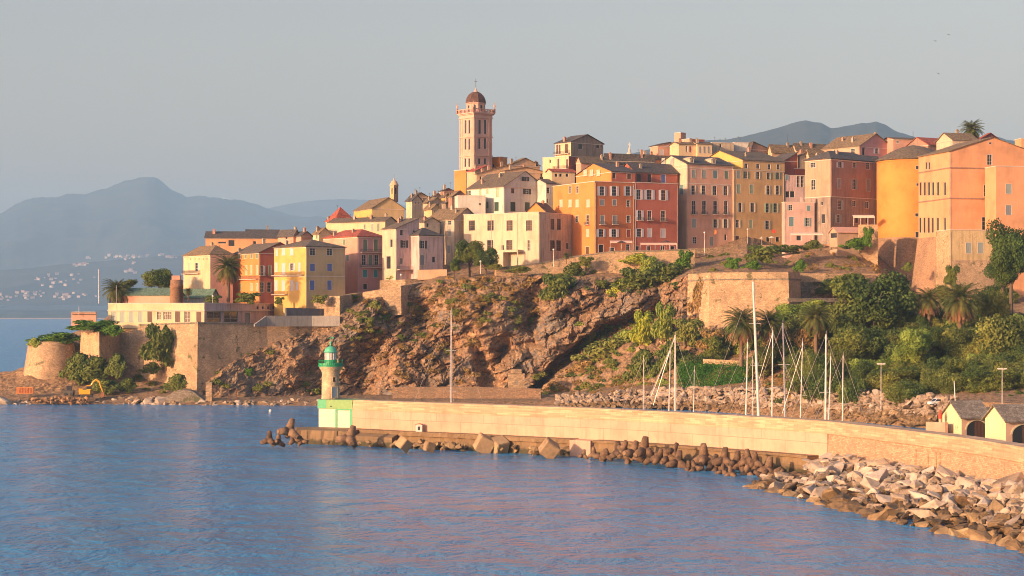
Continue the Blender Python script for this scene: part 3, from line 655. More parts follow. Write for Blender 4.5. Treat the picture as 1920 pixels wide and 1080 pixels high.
t.links.new(mixc(t, ramp(t, sm_.outputs[0], [(0.72, (0, 0, 0)), (0.98, (1,)*3)]), rk, soil), b_.inputs[0]); b_.inputs['Roughness'].default_value = 0.95
bump(t, b_, n1, 1.0, 0.7)
CLIFF = m
land = tag(b.build('headland', m), kind='structure')
bpy.context.view_layer.update(); LBV = BVHTree.FromObject(land, bpy.context.evaluated_depsgraph_get())
def hitland(px, py):
    d_ = Vector(((px-960)/F, 1, (YH-py)/F)).normalized(); h_ = LBV.ray_cast(Vector((0, 0, HC)), d_, 2000)
    return h_[0], h_[1]
def ground(x, y, z0=200):
    h_ = LBV.ray_cast(Vector((x, y, z0)), Vector((0, 0, -1)), 400); return h_[0].z if h_[0] is not None else 0.0
# ------------------------------------------------------------ walls
def wallpoly(name, label, pts, mat, thick=1.2, batter=0.0, cap=None, cat='wall', back=None):
    """pts: (px, D, y_top, y_bottom) along the visible face, left to right"""
    b = MB(); n = len(pts); T = []; Bt = []
    P2 = [Vector((XD(p[0], p[1]), p[1])) for p in pts]
    for i, p in enumerate(pts):
        d0 = (P2[i]-P2[i-1]).normalized() if i > 0 else None; d1 = (P2[i+1]-P2[i]).normalized() if i < n-1 else None
        dd = ((d0 or d1)+(d1 or d0)).normalized(); nn = Vector((dd.y, -dd.x))
        zt = ZY(p[2], p[1]); zb = ZY(p[3], p[1]); ba = batter*(zt-zb)
        T.append((P2[i].x, P2[i].y, zt, nn, zb, ba))
    sub = []
    for (x, y, zt, nn, zb, ba) in T:
        sub.append([(x+nn.x*ba, y+nn.y*ba, zb), (x, y, zt), (x-nn.x*thick, y-nn.y*thick, zt), (x-nn.x*(thick+ba), y-nn.y*(thick+ba), zb)])
    for a, c in zip(sub, sub[1:]):
        for k in range(3): b.quad(a[k], c[k], c[k+1], a[k+1])
    b.quad(*sub[0][::-1]); b.quad(*sub[-1])
    if cap is None: o = b.build(name, mat); tag(o, label, cat); return o
    root = thing(name, label, cat, (0, 0, 0)); b.build('wall_body', mat, root)
    ch, cm = cap[:2]; drop = cap[2] if len(cap) > 2 else 0
    b = MB()
    for (a, c) in zip(T, T[1:]):
        q = []
        for (x, y, zt, nn, zb, ba) in (a, c):
            z1 = zt-drop; o1 = 0.12+batter*drop
            q.append([(x+nn.x*o1, y+nn.y*o1, z1), (x+nn.x*o1, y+nn.y*o1, z1+ch), (x-nn.x*(thick+0.1 if drop == 0 else 0.05), y-nn.y*(thick+0.1 if drop == 0 else 0.05), z1+ch), (x-nn.x*(thick+0.1 if drop == 0 else 0.05), y-nn.y*(thick+0.1 if drop == 0 else 0.05), z1)])
        for k in range(4): b.quad(q[0][k], q[1][k], q[1][(k+1) % 4], q[0][(k+1) % 4])
    b.build('coping' if drop == 0 else 'string_course', cm, root); return root
w1 = wallpoly('rampart', 'high battered stone rampart with a sharp corner under the long cream pavilion', [(218, 606, 612, 745), (371, 585, 607, 748), (500, 600, 609, 700), (585, 607, 609, 700), (636, 606, 609, 680)], stoneL, 3, 0.10, (0.5, stoneG))
wallpoly('rampart', 'stone bastion with two faces and a grassy top left of the high rampart', [(152, 596, 622, 700), (186, 588, 622, 712), (214, 600, 622, 700), (226, 604, 622, 700)], stoneL, 8, 0.07)
t = thing('round_rampart', 'low round stone bastion with a grassy cap at the seaward tip of the headland', 'tower', (XD(96, 600), 600, 0))
b = MB(); b.sm = True; k = 600/F; b.lathe([(56*k, 3), (49*k, ZY(690, 594)), (43*k, ZY(650, 594)), (41*k, ZY(641, 594)), (0.1, ZY(638, 594))], 40); b.build('wall', stoneL, t)
wallpoly('sea_wall', 'thin stone spur wall joining the round bastion and the two-faced bastion', [(128, 604, 632, 700), (160, 606, 628, 700)], stoneG, 4, 0.05)
wallpoly('parapet_wall', 'grey sloping ramp wall right of the long pavilion', [(478, 594, 608, 612), (500, 597.5, 592, 612), (585, 605, 592, 612), (637, 604, 592, 612)], greyc, 0.6)
wallpoly('parapet_wall', 'dark flat parapet behind the grey ramp wall', [(537, 603, 577, 600), (612, 612, 579, 600)], plaster('dark_grey_blue', (0.12, 0.12, 0.14), 0.4), 1)
wallpoly('terrace_wall', 'pinkish stone terrace block below the yellow house', [(588, 614, 565, 612), (613, 611, 563, 612), (614, 610.5, 555, 612), (637, 607.5, 555, 614), (680, 628, 549, 640)], stone, 3, 0.04)
wallpoly('terrace_wall', 'sunlit stone terrace wall with greenery below the pink house', [(680, 621, 548, 600), (752, 612, 536, 590), (815, 634, 526, 575)], stone, 3, 0.05)
wallpoly('garden_wall', 'low sunlit wall in front of the pink and weathered houses', [(712, 632, 526, 545), (760, 628, 524, 545), (830, 634, 519, 535)], stone, 0.8)
wallpoly('garden_wall', 'short pale retaining wall at the foot of the weathered pink house', [(783, 630, 506, 525), (838, 631, 505, 522)], peach, 0.8)
rw = wallpoly('retaining_wall', 'long stone retaining wall with creepers under the orange and red buildings', [(930, 618, 505, 530), (1020, 622, 494, 540), (1080, 623, 482, 545), (1150, 622, 473, 545), (1225, 621, 472, 540), (1303, 620, 469, 545)], stoneL, 2.0, 0.05, (0.5, stoneG))
wallpoly('fort_wall', 'broad lit stone fort wall with a string course above the palm trees', [(1290, 590, 514, 600), (1330, 586, 511, 640), (1478, 581, 510, 640), (1500, 600, 512, 610)], stoneL, 3, 0.05, (0.5, stoneG, 2.4))
wallpoly('fort_wall', 'long low pale parapet running right from the fort wall to the bastion foot', [(1495, 602, 512, 530), (1560, 604, 513, 528), (1660, 608, 513, 530)], stoneL, 1.5, 0.02)
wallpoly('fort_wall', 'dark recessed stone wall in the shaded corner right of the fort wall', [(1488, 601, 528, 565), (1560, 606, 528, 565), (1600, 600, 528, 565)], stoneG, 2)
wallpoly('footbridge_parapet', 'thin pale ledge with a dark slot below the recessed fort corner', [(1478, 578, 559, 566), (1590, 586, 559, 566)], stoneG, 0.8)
wallpoly('quay_wall', 'low dark masonry wall along the path at the foot of the cliff', [(736, 577, 726, 752), (860, 575, 725, 752), (1014, 573, 729, 753)], masonry('brown_quay_stone', (0.34, 0.21, 0.13), 0.7, 0.3), 1.6)
wallpoly('terrace_kerb', 'pale concrete kerb along the top of the green hedge bank', [(1318, 552, 673, 682), (1400, 546, 677, 686)], stoneL, 0.8)
wallpoly('harbour_parapet', 'low pinkish graffiti-marked wall left of the first boathouse', [(1736, 306, 791, 812), (1772, 300, 792, 815)], rosy, 0.5)
wallpoly('street_wall', 'low railing wall in front of the pink and yellow houses', [(1292, 650, 466, 482), (1400, 656, 461, 478), (1450, 656, 459, 476)], stone, 0.5)
wallpoly('street_wall', 'thin kerb of the sloping path up to the small terrace shack', [(1440, 614, 481, 484), (1520, 622, 468, 472), (1600, 628, 459, 464)], stoneL, 0.5)
wallpoly('terrace_wall', 'orange-lit masonry pier between the shack and the round bastion', [(1612, 630, 421, 475), (1646, 630, 421, 500)], stoneL, 3)
# small stone sentry block on the cliff path
D = 579; p = P(968, 731, D); t = thing('stone_hut', 'small square stone hut with a plaque at the foot of the cliff', 'hut', p); b = MB(); b.box(-2.5, 2.5, -0.2, 4, -3, 5.0); b.box(-1.6, 1.6, -0.5, 3.5, 5.0, 6.2); b.build('wall', stone, t)
b = MB(); b.box(-0.6, 0.6, -0.26, -0.2, 1.6, 2.9); b.build('plaque', stoneG, t)
# ------------------------------------------------------------ jetty
JP = [(575, 399.5), (596, 399), (661, 396), (757, 387), (860, 380), (1000, 369), (1100, 362), (1200, 353), (1300, 343), (1400, 333), (1500, 323.5), (1550, 318.5), (1600, 309), (1700, 293), (1800, 277), (1920, 256), (2050, 232)]
ZT = 9.0; ZL = 3.2
def jpt(px, off=0.0):
    xs = [p[0] for p in JP]; D_ = float(np.interp(px, xs, [p[1] for p in JP])); e = 3
    Da = float(np.interp(px-e, xs, [p[1] for p in JP])); Db = float(np.interp(px+e, xs, [p[1] for p in JP]))
    a = Vector((XD(px-e, Da), Da)); c = Vector((XD(px+e, Db), Db)); d_ = (c-a).normalized(); n_ = Vector((d_.y, -d_.x))
    p = Vector((XD(px, D_), D_)); return p+n_*off, n_, d_
def strip(pxa, pxb, prof, mb, step=12, mi=0, ends=True, jit=None):
    """prof: closed (offset outward, z) section swept along the jetty"""
    n_ = max(2, int((pxb-pxa)/step)+1); secs = []
    for i in range(n_):
        px = pxa+(pxb-pxa)*i/(n_-1); s_ = []
        for (o_, z) in prof:
            q, _, _ = jpt(px, o_ + (jit(px, o_, z) if jit else 0)); s_.append((q.x, q.y, z))
        secs.append(s_)
    m_ = len(prof)
    for a, c in zip(secs, secs[1:]):
        for k in range(m_): mb.quad(a[k], a[(k+1) % m_], c[(k+1) % m_], c[k], mi=mi)
    if ends: mb.quad(*secs[0][::-1], mi=mi); mb.quad(*secs[-1], mi=mi)
jt = thing('jetty', 'long curving harbour jetty with a smooth peach sea wall and stepped stone coping', 'jetty')
jsm = courses('jetty_smooth_render', (0.56, 0.355, 0.255), 11.0, 5.3, var=0.05, mort=0.6, ms=0.05); jst = courses('jetty_brick_stone', (0.50, 0.325, 0.205), 0.55, 0.26, var=0.35); cst = courses('coping_stone_courses', (0.56, 0.375, 0.235), 2.6, 0.34, var=0.28, mort=0.75)
conc = courses('stained_concrete', (0.23, 0.15, 0.08), 3.4, 1.5, var=0.2, mort=0.7, tide=1)
b = MB(); strip(661, 1551, [(0, ZL-1), (0, ZT-2.05), (-3, ZT-2.05), (-3, ZL-1)], b); b.build('smooth_wall', jsm, jt)
b = MB(); strip(1551.3, 2040, [(0.02, -1), (-0.25, ZT-2.05), (-3, ZT-2.05), (-3, -1)], b)
for px in (1715, 1738, 1753, 1760): q0, n_, d_ = jpt(px, 0.0); b.tube((q0.x, q0.y, 3), (q0.x-n_.x*0.2, q0.y-n_.y*0.2, 6.4), 0.22, n=6)
b.build('stone_wall', jst, jt)
b = MB(); strip(661.3, 2040, [(0.10, ZT-2.05), (0.12, ZT-1.72), (0.02, ZT-1.70), (0.0, ZT-1.05), (-0.10, ZT-1.03), (-0.12, ZT-0.42), (0.0, ZT-0.40), (0.0, ZT), (-3.1, ZT), (-3.1, ZT-2.05)], b); b.build('coping', cst, jt)
b = MB(); strip(661, 2040, [(-3.1, -1), (-3.1, 2.4), (-9, 2.4), (-9, -1)], b); b.build('inner_quay', stoneG, jt)
jz = lambda px, o_, z: (0.35*noise.noise(Vector((px/9, z, 0))) if o_ > 0.5 else 0)
b = MB(); strip(556, 1085, [(2.6, -1.5), (2.4, ZL-0.9), (2.9, ZL-0.85), (2.9, ZL), (-0.4, ZL), (-0.4, -1.5)], b, 6, jit=jz)
strip(1125, 1535, [(2.2, -1.5), (2.2, ZL-0.45), (2.7, ZL-0.4), (2.7, ZL), (-0.4, ZL), (-0.4, -1.5)], b, 6, jit=jz); b.build('ledge', conc, jt)
b = MB(); strip(1085.5, 1128, [(3.2, -1.5), (3.2, ZL-0.1), (-0.4, ZL-0.1), (-0.4, -1.5)], b); b.build('ledge_pier', jsm, jt)
b = MB(); strip(560, 690, [(5.8, -1.5), (5.4, ZL-0.35), (2.9, ZL-0.05), (2.9, -1.5)], b, 5, jit=lambda px, o_, z: 0.5*noise.noise(Vector((px/7, z/2, 3))) if o_ > 3 else 0); strip(694, 760, [(5.0, -1.5), (4.6, ZL-1.2), (2.9, ZL-0.6), (2.9, -1.5)], b, 5, jit=lambda px, o_, z: 0.5*noise.noise(Vector((px/7, z/2, 9))) if o_ > 3 else 0); b.build('broken_apron', conc, jt)
# lighthouse on its green and white block
greenP = plain('green_paint', (0.035, 0.36, 0.16), 0.5); greenL = plain('yellow_green_paint', (0.20, 0.36, 0.12), 0.6); whiteP = plain('white_green_tint_paint', (0.60, 0.56, 0.44), 0.6); lst = masonry('lighthouse_stone', (0.58, 0.44, 0.27), 0.8, 0.42, 0.75, 0.15); greenD = plain('dome_green_paint', (0.10, 0.45, 0.27), 0.45)
q0, n_, d_ = jpt(596, 0); q1, _, _ = jpt(661, 0); W_ = (q1-q0).length; ang = math.atan2(q1.y-q0.y, q1.x-q0.x)
bl = thing('painted_plinth', 'green and white painted block at the end of the jetty, under the lighthouse', 'plinth', (q0.x, q0.y, 0), ang)
b = MB(); b.box(0.12, W_, 0.15, 6.5, 1.5, ZT-1.9); b.build('white_panel', whiteP, bl)
b = MB(); b.box(-0.05, 2.0, -0.06, 6.7, ZT-1.9, ZT-0.05); b.box(W_-0.62, W_-0.02, 0.0, 0.15, ZL-1, ZT-1.92); b.box(W_*0.50, W_*0.55, 0.02, 0.15, ZL-1, ZT-1.92); b.box(W_*0.55, W_-0.62, 0.04, 0.15, ZT-2.2, ZT-1.93); b.build('green_band', greenP, bl)
b = MB(); b.box(2.0, W_-0.02, -0.05, 6.68, ZT-1.9, ZT-0.06); b.build('light_green_band', greenL, bl)
b = MB(); b.box(2.9, 3.3, -0.12, -0.05, ZT-1.5, ZT-1.3); b.build('lamp', shut('dk'), bl)
kk = 399/F; lx = (620.5-596)*kk; LT = thing('lighthouse', 'small round stone lighthouse with a green gallery and domed green lantern', 'lighthouse', (XD(620.5, 399)-0.35, 402, ZT-0.06))
b = MB(); b.sm = True; b.lathe([(1.98, 0), (1.98, 0.25), (1.9, 0.3), (1.82, 5.3), (1.86, 5.4), (1.86, 5.6), (2.2, 6.3), (2.35, 6.45), (2.35, 6.85)], 40); b.build('tower', lst, LT)
b = MB(); b.lathe([(0.3, 6.86), (2.65, 6.86), (2.65, 7.02), (0.3, 7.02)], 40); b.lathe([(1.3, 7.02), (1.3, 8.2), (1.28, 8.25)], 32); b.build('gallery', greenP, LT)
b = MB(); n_ = 40; pts = [(2.58*math.cos(2*math.pi*i/n_), 2.58*math.sin(2*math.pi*i/n_)) for i in range(n_+1)]
rail(LT, pts, 7.02, 1.15, greenP, 'gallery_railing', 0.42, 0.028)
b = MB(); b.lathe([(2.55, 7.03), (2.55, 7.55)], 40); b.build('gallery_screen', greenP, LT)
b = MB(); b.lathe([(1.15, 8.25), (1.15, 9.75)], 32); b.build('lantern_glass', plain('lantern_glass', (0.5, 0.52, 0.5), 0.08), LT)
b = MB()
for i in range(14): a = 2*math.pi*i/14; b.tube((1.2*math.cos(a), 1.2*math.sin(a), 8.2), (1.2*math.cos(a), 1.2*math.sin(a), 9.8), 0.055, n=5)
b.build('lantern_frame', FRAMEW, LT)
b = MB(); b.sm = True; b.lathe([(1.2, 9.75), (1.5, 9.78), (1.45, 9.92)]+[(1.32*math.cos(R(a)), 9.92+1.2*math.sin(R(a))) for a in range(8, 86, 7)]+[(0.16, 11.15), (0.22, 11.35), (0.1, 11.6), (0.28, 11.8), (0.24, 12.0), (0.02, 12.15)], 32); dmo = b.build('dome', greenD, LT)
b = MB(); b.tube((0, 0, 12.1), (0, 0, 13.3), 0.04, n=5); b.box(-0.7, 0.7, -0.02, 0.02, 12.75, 12.82); b.box(0.3, 0.7, -0.02, 0.02, 12.82, 13.0); b.build('weather_vane', greenP, dmo)
a = R(-38); 
for nm, az, z_, w_, h_, cc in (('door', R(32), 1.35, 1.15, 2.3, 'bl2'), ('window', R(30), 4.15, 0.62, 0.9, 'dk')):
    r_ = 1.86; Mx = Matrix.Translation((math.sin(az)*r_, -math.cos(az)*r_, z_)) @ Matrix.Rotation(az, 4, 'Z')
    b = MB(); b.box(-w_/2-0.16, -w_/2, -0.09, 0.2, -h_/2, h_/2+0.16); b.box(w_/2, w_/2+0.16, -0.09, 0.2, -h_/2, h_/2+0.16); b.box(-w_/2, w_/2, -0.089, 0.2, h_/2, h_/2+0.16); fr_ = b.build(nm, lst, LT, Mx.translation, az)
    b = MB(); b.box(-w_/2, w_/2, -0.03, 0.2, -h_/2, h_/2); b.build('panel' if nm == 'door' else 'pane', plain('blue_grey_door_paint', (0.22, 0.30, 0.40)) if nm == 'door' else GLASS, fr_)
# ------------------------------------------------------------ boulders and tetrapods
def boulder(seed, flat=0.7):
    r_ = random.Random(seed); bm = bmesh.new()
    for i in range(13):
        v_ = Vector((r_.gauss(0, 1), r_.gauss(0, 1), r_.gauss(0, 1))).normalized(); v_ *= r_.uniform(0.8, 1.15); v_.x *= r_.uniform(0.85, 1.15); v_.z *= flat; bm.verts.new(v_)
    bmesh.ops.convex_hull(bm, input=bm.verts); 
    for v_ in [x for x in bm.verts if not x.link_faces]: bm.verts.remove(v_)
    bmesh.ops.bevel(bm, geom=list(bm.edges), offset=0.03, segments=1, affect='EDGES')
    bmesh.ops.triangulate(bm, faces=bm.faces[:]); bmesh.ops.subdivide_edges(bm, edges=bm.edges[:], cuts=2)
    for v_ in bm.verts: v_.co *= 1+0.09*noise.fractal(v_.co*1.9+Vector((seed, 0, 0)), 0.7, 2.2, 4)
    me = bpy.data.meshes.new('boulder'); bm.to_mesh(me); bm.free(); return me
paleR = rockm('pale_boulder', [(0.28, (0.17, 0.135, 0.105)), (0.42, (0.36, 0.285, 0.22)), (0.55, (0.46, 0.375, 0.30)), (0.75, (0.54, 0.46, 0.38))], 0.9)
brnR = rockm('brown_wet_boulder', [(0.30, (0.055, 0.04, 0.025)), (0.48, (0.19, 0.12, 0.06)), (0.62, (0.30, 0.20, 0.10)), (0.78, (0.34, 0.28, 0.16))], 0.9)
midR = rockm('tan_boulder', [(0.28, (0.10, 0.075, 0.055)), (0.45, (0.30, 0.22, 0.155)), (0.62, (0.43, 0.33, 0.24)), (0.78, (0.50, 0.42, 0.33))], 0.9)
SH = []
for s_ in range(9):
    me = boulder(s_*7+1, 0.55+0.05*(s_ % 5)); row = []
    for mt_ in (paleR, midR, brnR): k_ = me.copy(); k_.materials.append(mt_); row.append(k_)
    SH.append(row)
rr = random.Random(21)
def rock(x, y, z, s_, ki, label, group):
    o = bpy.data.objects.new('boulder', rr.choice(SH)[ki]); COL.objects.link(o); o.location = (x, y, z)
    o.rotation_euler = (rr.uniform(-0.6, 0.6), rr.uniform(-0.6, 0.6), rr.uniform(0, 6.28)); o.scale = (s_*rr.uniform(0.8, 1.5), s_*rr.uniform(0.75, 1.1), s_*rr.uniform(0.75, 1.1))
    tag(o, label, 'boulder', group); return o
# near riprap at the jetty foot: waterline and top line as functions of px
WLx = [1405, 1450, 1520, 1600, 1700, 1800, 1880, 1920, 1990]; WLy = [913, 922, 940, 960, 985, 1005, 1022, 1035, 1056]
def wl_pt(px): 
    y = float(np.interp(px, WLx, WLy)); D_ = HC*F/(y-YH); return Vector((XD(px, D_), D_))
def rip_surface(px, f):
    a = wl_pt(px); q, n_, d_ = jpt(px+(20 if px > 1500 else 90)*(1-0), 0.8); top = ZY(float(np.interp(px, [1405, 1470, 1540, 1700, 1800, 1920, 1990], [893, 868, 852, 872, 890, 905, 915])), q.y)
    top = min(5.4, max(1.2, top)); 
    p = a.lerp(q, f); return Vector((p.x, p.y, top*(1-(1-f)**1.35)))
cnt = 0; placed = []
for px in np.arange(1408, 1960, 19):
    for f in np.arange(0, 1.0, 0.15):
        pp = px+rr.uniform(-6, 6); ff = min(0.97, max(0, f+rr.uniform(-0.05, 0.05)))
        if pp < 1500 and ff > 0.55: continue
        p = rip_surface(pp, ff); s_ = rr.uniform(1.05, 1.8)*(1.3 if rr.random() < 0.2 else 1)
        h_ = ff+rr.uniform(-0.18, 0.18)+(0.12 if pp < 1750 else -0.05); ki = 2 if h_ < 0.30 else (1 if h_ < 0.46 else 0)
        if ki == 0 and rr.random() < 0.2: ki = 1
        lab = ['pale angular boulder in the upper riprap at the foot of the jetty wall', 'tan boulder in the middle of the riprap below the jetty wall', 'brown damp boulder near the waterline of the riprap below the jetty wall'][ki]
        rock(p.x, p.y, p.z-0.25, s_, ki, lab, ['pale riprap boulders by the jetty', 'tan riprap boulders by the jetty', 'brown waterline boulders by the jetty'][ki]); cnt += 1
print('near boulders', cnt)
b = MB(); gx = np.arange(1395, 2040, 6); gf = np.arange(0, 1.09, 0.05); 
for px in gx:
    for f in gf: p = rip_surface(px, f-0.04); b.v.append((p.x, p.y, p.z-0.9+0.5*noise.noise(Vector((p.x, p.y, 0)))))
nf = len(gf)
for i in range(len(gx)-1):
    for j in range(nf-1): b.f.append((i*nf+j, (i+1)*nf+j, (i+1)*nf+j+1, i*nf+j+1)); b.m.append(0)
tag(b.build('riprap_core', CLIFF), kind='structure')
# small filler stones
def fillers(name, label, n_, gen, mats, smin, smax):
    vs = []; fs = []; k_ = 0; mi = []
    base = []
    for s_ in range(5):
        me = SH[s_][0]; co = np.zeros(len(me.vertices)*3); me.vertices.foreach_get('co', co); base.append((co.reshape(-1, 3), [tuple(p.vertices) for p in me.polygons]))
    for i in range(n_):
        p, ki = gen(); co, fc = rr.choice(base); s_ = rr.uniform(smin, smax); M3 = np.array((Matrix.Rotation(rr.uniform(0, 6.3), 3, 'Z') @ Matrix.Rotation(rr.uniform(-1, 1), 3, 'X')))
        q = (co*np.array([s_*rr.uniform(0.8, 1.5), s_, s_*0.9])) @ M3.T + np.array(p); k_ = len(vs); vs += [tuple(x) for x in q.tolist()]
        fs += [tuple(v+k_ for v in f_) for f_ in fc]; mi += [ki]*len(fc)
    me = bpy.data.meshes.new(name); me.from_pydata(vs, [], fs); me.polygons.foreach_set('material_index', mi)
    for m_ in mats: me.materials.append(m_)
    o = bpy.data.objects.new(name, me); COL.objects.link(o); tag(o, label, 'rubble', kind='stuff'); return o
def gen_near():
    px = rr.uniform(1400, 1990); f = rr.uniform(0, 0.95)
    if px < 1500: f *= 0.5
    p = rip_surface(px, f); h_ = f+rr.uniform(-0.15, 0.15); return (p.x, p.y, p.z-0.1), (2 if h_ < 0.3 else 1 if h_ < 0.5 else 0)
fillers('rubble', 'small stones filling the gaps of the near riprap', 600, gen_near, [paleR, midR, brnR], 0.35, 0.9)
def gen_toe():
    px = rr.choice([rr.uniform(670, 1085), rr.uniform(575, 700), rr.uniform(690, 900)]); q, n_, d_ = jpt(px, rr.uniform(2.4, 5.2)); return (q.x, q.y, rr.uniform(-0.3, 1.3)), 0
fillers('toe_rubble', 'dark brown broken rubble along the waterline under the jetty ledge', 190, gen_toe, [brnR], 0.4, 1.15)
# revetment across the harbour
RVx = [1040, 1150, 1230, 1300, 1400, 1480, 1560, 1650, 1745, 1800]
RVD = [557, 553, 546, 538, 520, 505, 492, 472, 452, 440]
def rev(px, f): D_ = float(np.interp(px, RVx, RVD)); zt = float(np.interp(px, RVx, [3.0, 4.2, 5.0, 5.8, 6.4, 6.8, 7.2, 7.3, 7.3, 7.3])); return Vector((XD(px, D_-9*(1-f)), D_-9*(1-f), -0.5+(zt+0.3)*f))
c2 = 0
for px in np.arange(1158, 1762, 21.0):
    for f in (0.4, 0.6, 0.8, 1.0):
        if px < 1150 and f < 0.8: continue
        if c2 >= 110: continue
        p = rev(px+rr.uniform(-5, 5), f+rr.uniform(-0.06, 0.06)); rock(p.x, p.y, p.z, rr.uniform(1.0, 1.7), rr.choice([0, 1, 1]) if f > 0.4 else rr.choice([1, 2]), 'grey-tan boulder of the revetment bank across the harbour, behind the masts' if px > 1150 else 'small pale boulder of the low bank left of the white van', 'revetment boulders behind the masts' if px > 1150 else 'boulders of the low bank left of the van'); c2 += 1
print('revetment boulders', c2)
def gen_far(): px = rr.uniform(1045, 1790); f = rr.uniform(0.1, 1.05); p = rev(px, f); return (p.x, p.y, p.z), (1 if f > 0.4 else 2)
fillers('rubble', 'smaller stones of the revetment bank behind the harbour masts', 1100, gen_far, [paleR, midR, brnR], 0.6, 1.35)
def gen_shore():
    px = rr.choice([rr.uniform(-20, 60), rr.uniform(130, 350), rr.uniform(240, 340), rr.uniform(340, 600)]); D_ = rr.uniform(562, 573) if px < 380 else rr.uniform(557, 563); return (XD(px, D_), D_, ground(XD(px, D_), D_)+0.1 if D_ > 0 else 0), rr.choice([0, 1, 1, 2])
fillers('shore_rocks', 'rocks and rubble along the shore under the ramparts', 240, gen_shore, [paleR, midR, brnR], 0.3, 1.1)
for (px, py, s_, ki, lb) in ((300, 748, 2.6, 0, 'pale grey flat rock slab on the shore under the rampart corner'), (275, 750, 1.6, 0, 'white-grey shore rock left of the flat slab'), (255, 752, 1.4, 1, 'tan shore rock beside the white-grey one'), (5, 740, 3.2, 1, 'dark grey rock heap at the left edge of the photo')):
    D_ = 566; rock(XD(px, D_), D_, 0.8, s_, ki, lb, None)
# dolosse / tetrapods
b = MB(); b.sm = True
for d_ in ((0, 0, 1), (0.943, 0, -0.333), (-0.471, 0.816, -0.333), (-0.471, -0.816, -0.333)):
    d_ = Vector(d_); b.tube(d_*0.0, d_*0.2, 0.7, 0.78, 14); b.tube(d_*0.2, d_*2.0, 0.76, 0.42, 14)
    b.tube(d_*2.0, d_*2.08, 0.42, 0.32, 14)
tmat = rockm('tetrapod_concrete', [(0.3, (0.05, 0.032, 0.022)), (0.5, (0.145, 0.085, 0.05)), (0.7, (0.23, 0.145, 0.085))], 1.2, 0.06)
TME = b.mesh('tetrapod', tmat)
for f_ in TME.polygons: f_.use_smooth = len(f_.vertices) == 4
tp_ = [(505, 825, 0.9, 0.0), (521, 828, 0.8, 1.4), (542, 808, 1.25, 0.3), (551, 824, 0.8, 1.6), (567, 828, 0.6, 0.4), (655, 822, 1.3, 0.35), (1094, 854, 0.55, 0.1), (1114, 851, 0.65, 0.2), (1128, 857, 0.8, 1.4), (1139, 855, 0.7, 1.5), (1160, 848, 1.0, 0.2), (1168, 843, 0.95, 0.6), (1186, 850, 1.15, 0.4), (1207, 845, 1.25, 0.0), (1222, 858, 0.9, 1.55), (1237, 857, 0.9, 1.3), (1252, 860, 0.95, 1.5),
       (1271, 868, 1.1, 0.15), (1292, 878, 0.65, 0.1), (1304, 879, 0.75, 0.5), (1320, 858, 1.2, 0.05), (1336, 872, 1.0, 0.4), (1346, 878, 0.8, 0.1), (1355, 884, 0.65, 0.1), (1358, 862, 1.05, 0.0), (1371, 888, 0.65, 0.2), (1381, 868, 1.0, 0.15), (1391, 874, 0.95, 0.3), (1403, 862, 0.9, 0.2), (1416, 884, 1.0, 0.0), (1417, 868, 0.9, 0.1), (1441, 880, 1.05, 0.1), (1452, 888, 0.8, 0.9), (1463, 892, 0.6, 1.3), (1178, 862, 0.8, 1.2), (1262, 846, 0.8, 0.5), (1400, 886, 0.8, 1.4), (1428, 892, 0.7, 0.8)]
for (px, py, s_, tilt) in tp_:
    D_ = HC*F/(py-YH)*0.985 if py > 850 else (380 if px < 700 else 356-(px-1090)*0.07)
    D_ = min(D_, 392 if px < 700 else 352-(px-1090)*0.095)
    z = max(0.1, ZY(py, D_)); o = bpy.data.objects.new('tetrapod', TME); COL.objects.link(o); o.location = (XD(px, D_), D_, z); o.scale = (s_,)*3; o.rotation_euler = (tilt*rr.choice([-1, 1]), rr.uniform(-0.15, 0.15)+tilt*0.3, rr.uniform(0, 6.28))
    if px < 600: lab, g_ = 'brown concrete tetrapod at the seaward tip of the jetty below the lighthouse', 'tetrapods at the jetty tip'
    elif px < 700: lab, g_ = 'large dark tetrapod leaning on the broken apron right of the lighthouse block', None
    elif px < 1150: lab, g_ = 'low brown tetrapod beside the pale ledge pier', 'tetrapods beside the ledge pier'
    elif px < 1285: lab, g_ = 'brown tetrapod in the left heap under the jetty ledge', 'tetrapods in the left heap'
    else: lab, g_ = 'brown tetrapod in the right heap between the ledge and the pale riprap', 'tetrapods in the right heap'
    tag(o, lab, 'tetrapod', g_)
# big tilted concrete blocks
cube_conc = rockm('cube_concrete', [(0.3, (0.20, 0.13, 0.07)), (0.5, (0.33, 0.22, 0.12)), (0.7, (0.42, 0.30, 0.17))], 0.7, 0.05)
for (px, py, w_, rot, lb) in ((908, 833, 3.1, (0.25, 0.45, 0.3), 'large tilted tan concrete cube, left of the pair by the ledge'), (936, 836, 2.8, (0.5, -0.15, 0.6), 'tan concrete cube with a dark side, right of the pair by the ledge'), (1030, 842, 2.9, (0.35, 0.6, 0.3), 'lone tilted concrete cube against the yellowish ledge'), (757, 833, 2.2, (0.4, 0.5, 0.9), 'small dark concrete cube near the little red-topped box'), (805, 838, 1.8, (0.1, 0.3, 0.5), 'low brown block at the waterline under the little red-topped box')):
    D_ = 372 if px < 1000 else 358; b = MB(); s_ = w_/2; bm = bmesh.new(); bmesh.ops.create_cube(bm, size=w_); bmesh.ops.bevel(bm, geom=list(bm.edges), offset=0.12, segments=2, affect='EDGES'); me = bpy.data.meshes.new('concrete_cube'); bm.to_mesh(me); bm.free(); me.materials.append(cube_conc)
    o = bpy.data.objects.new('concrete_cube', me); COL.objects.link(o); o.location = (XD(px, D_-3), D_-3, max(0.3, ZY(py, D_-3))); o.rotation_euler = rot; tag(o, lb, 'concrete block')
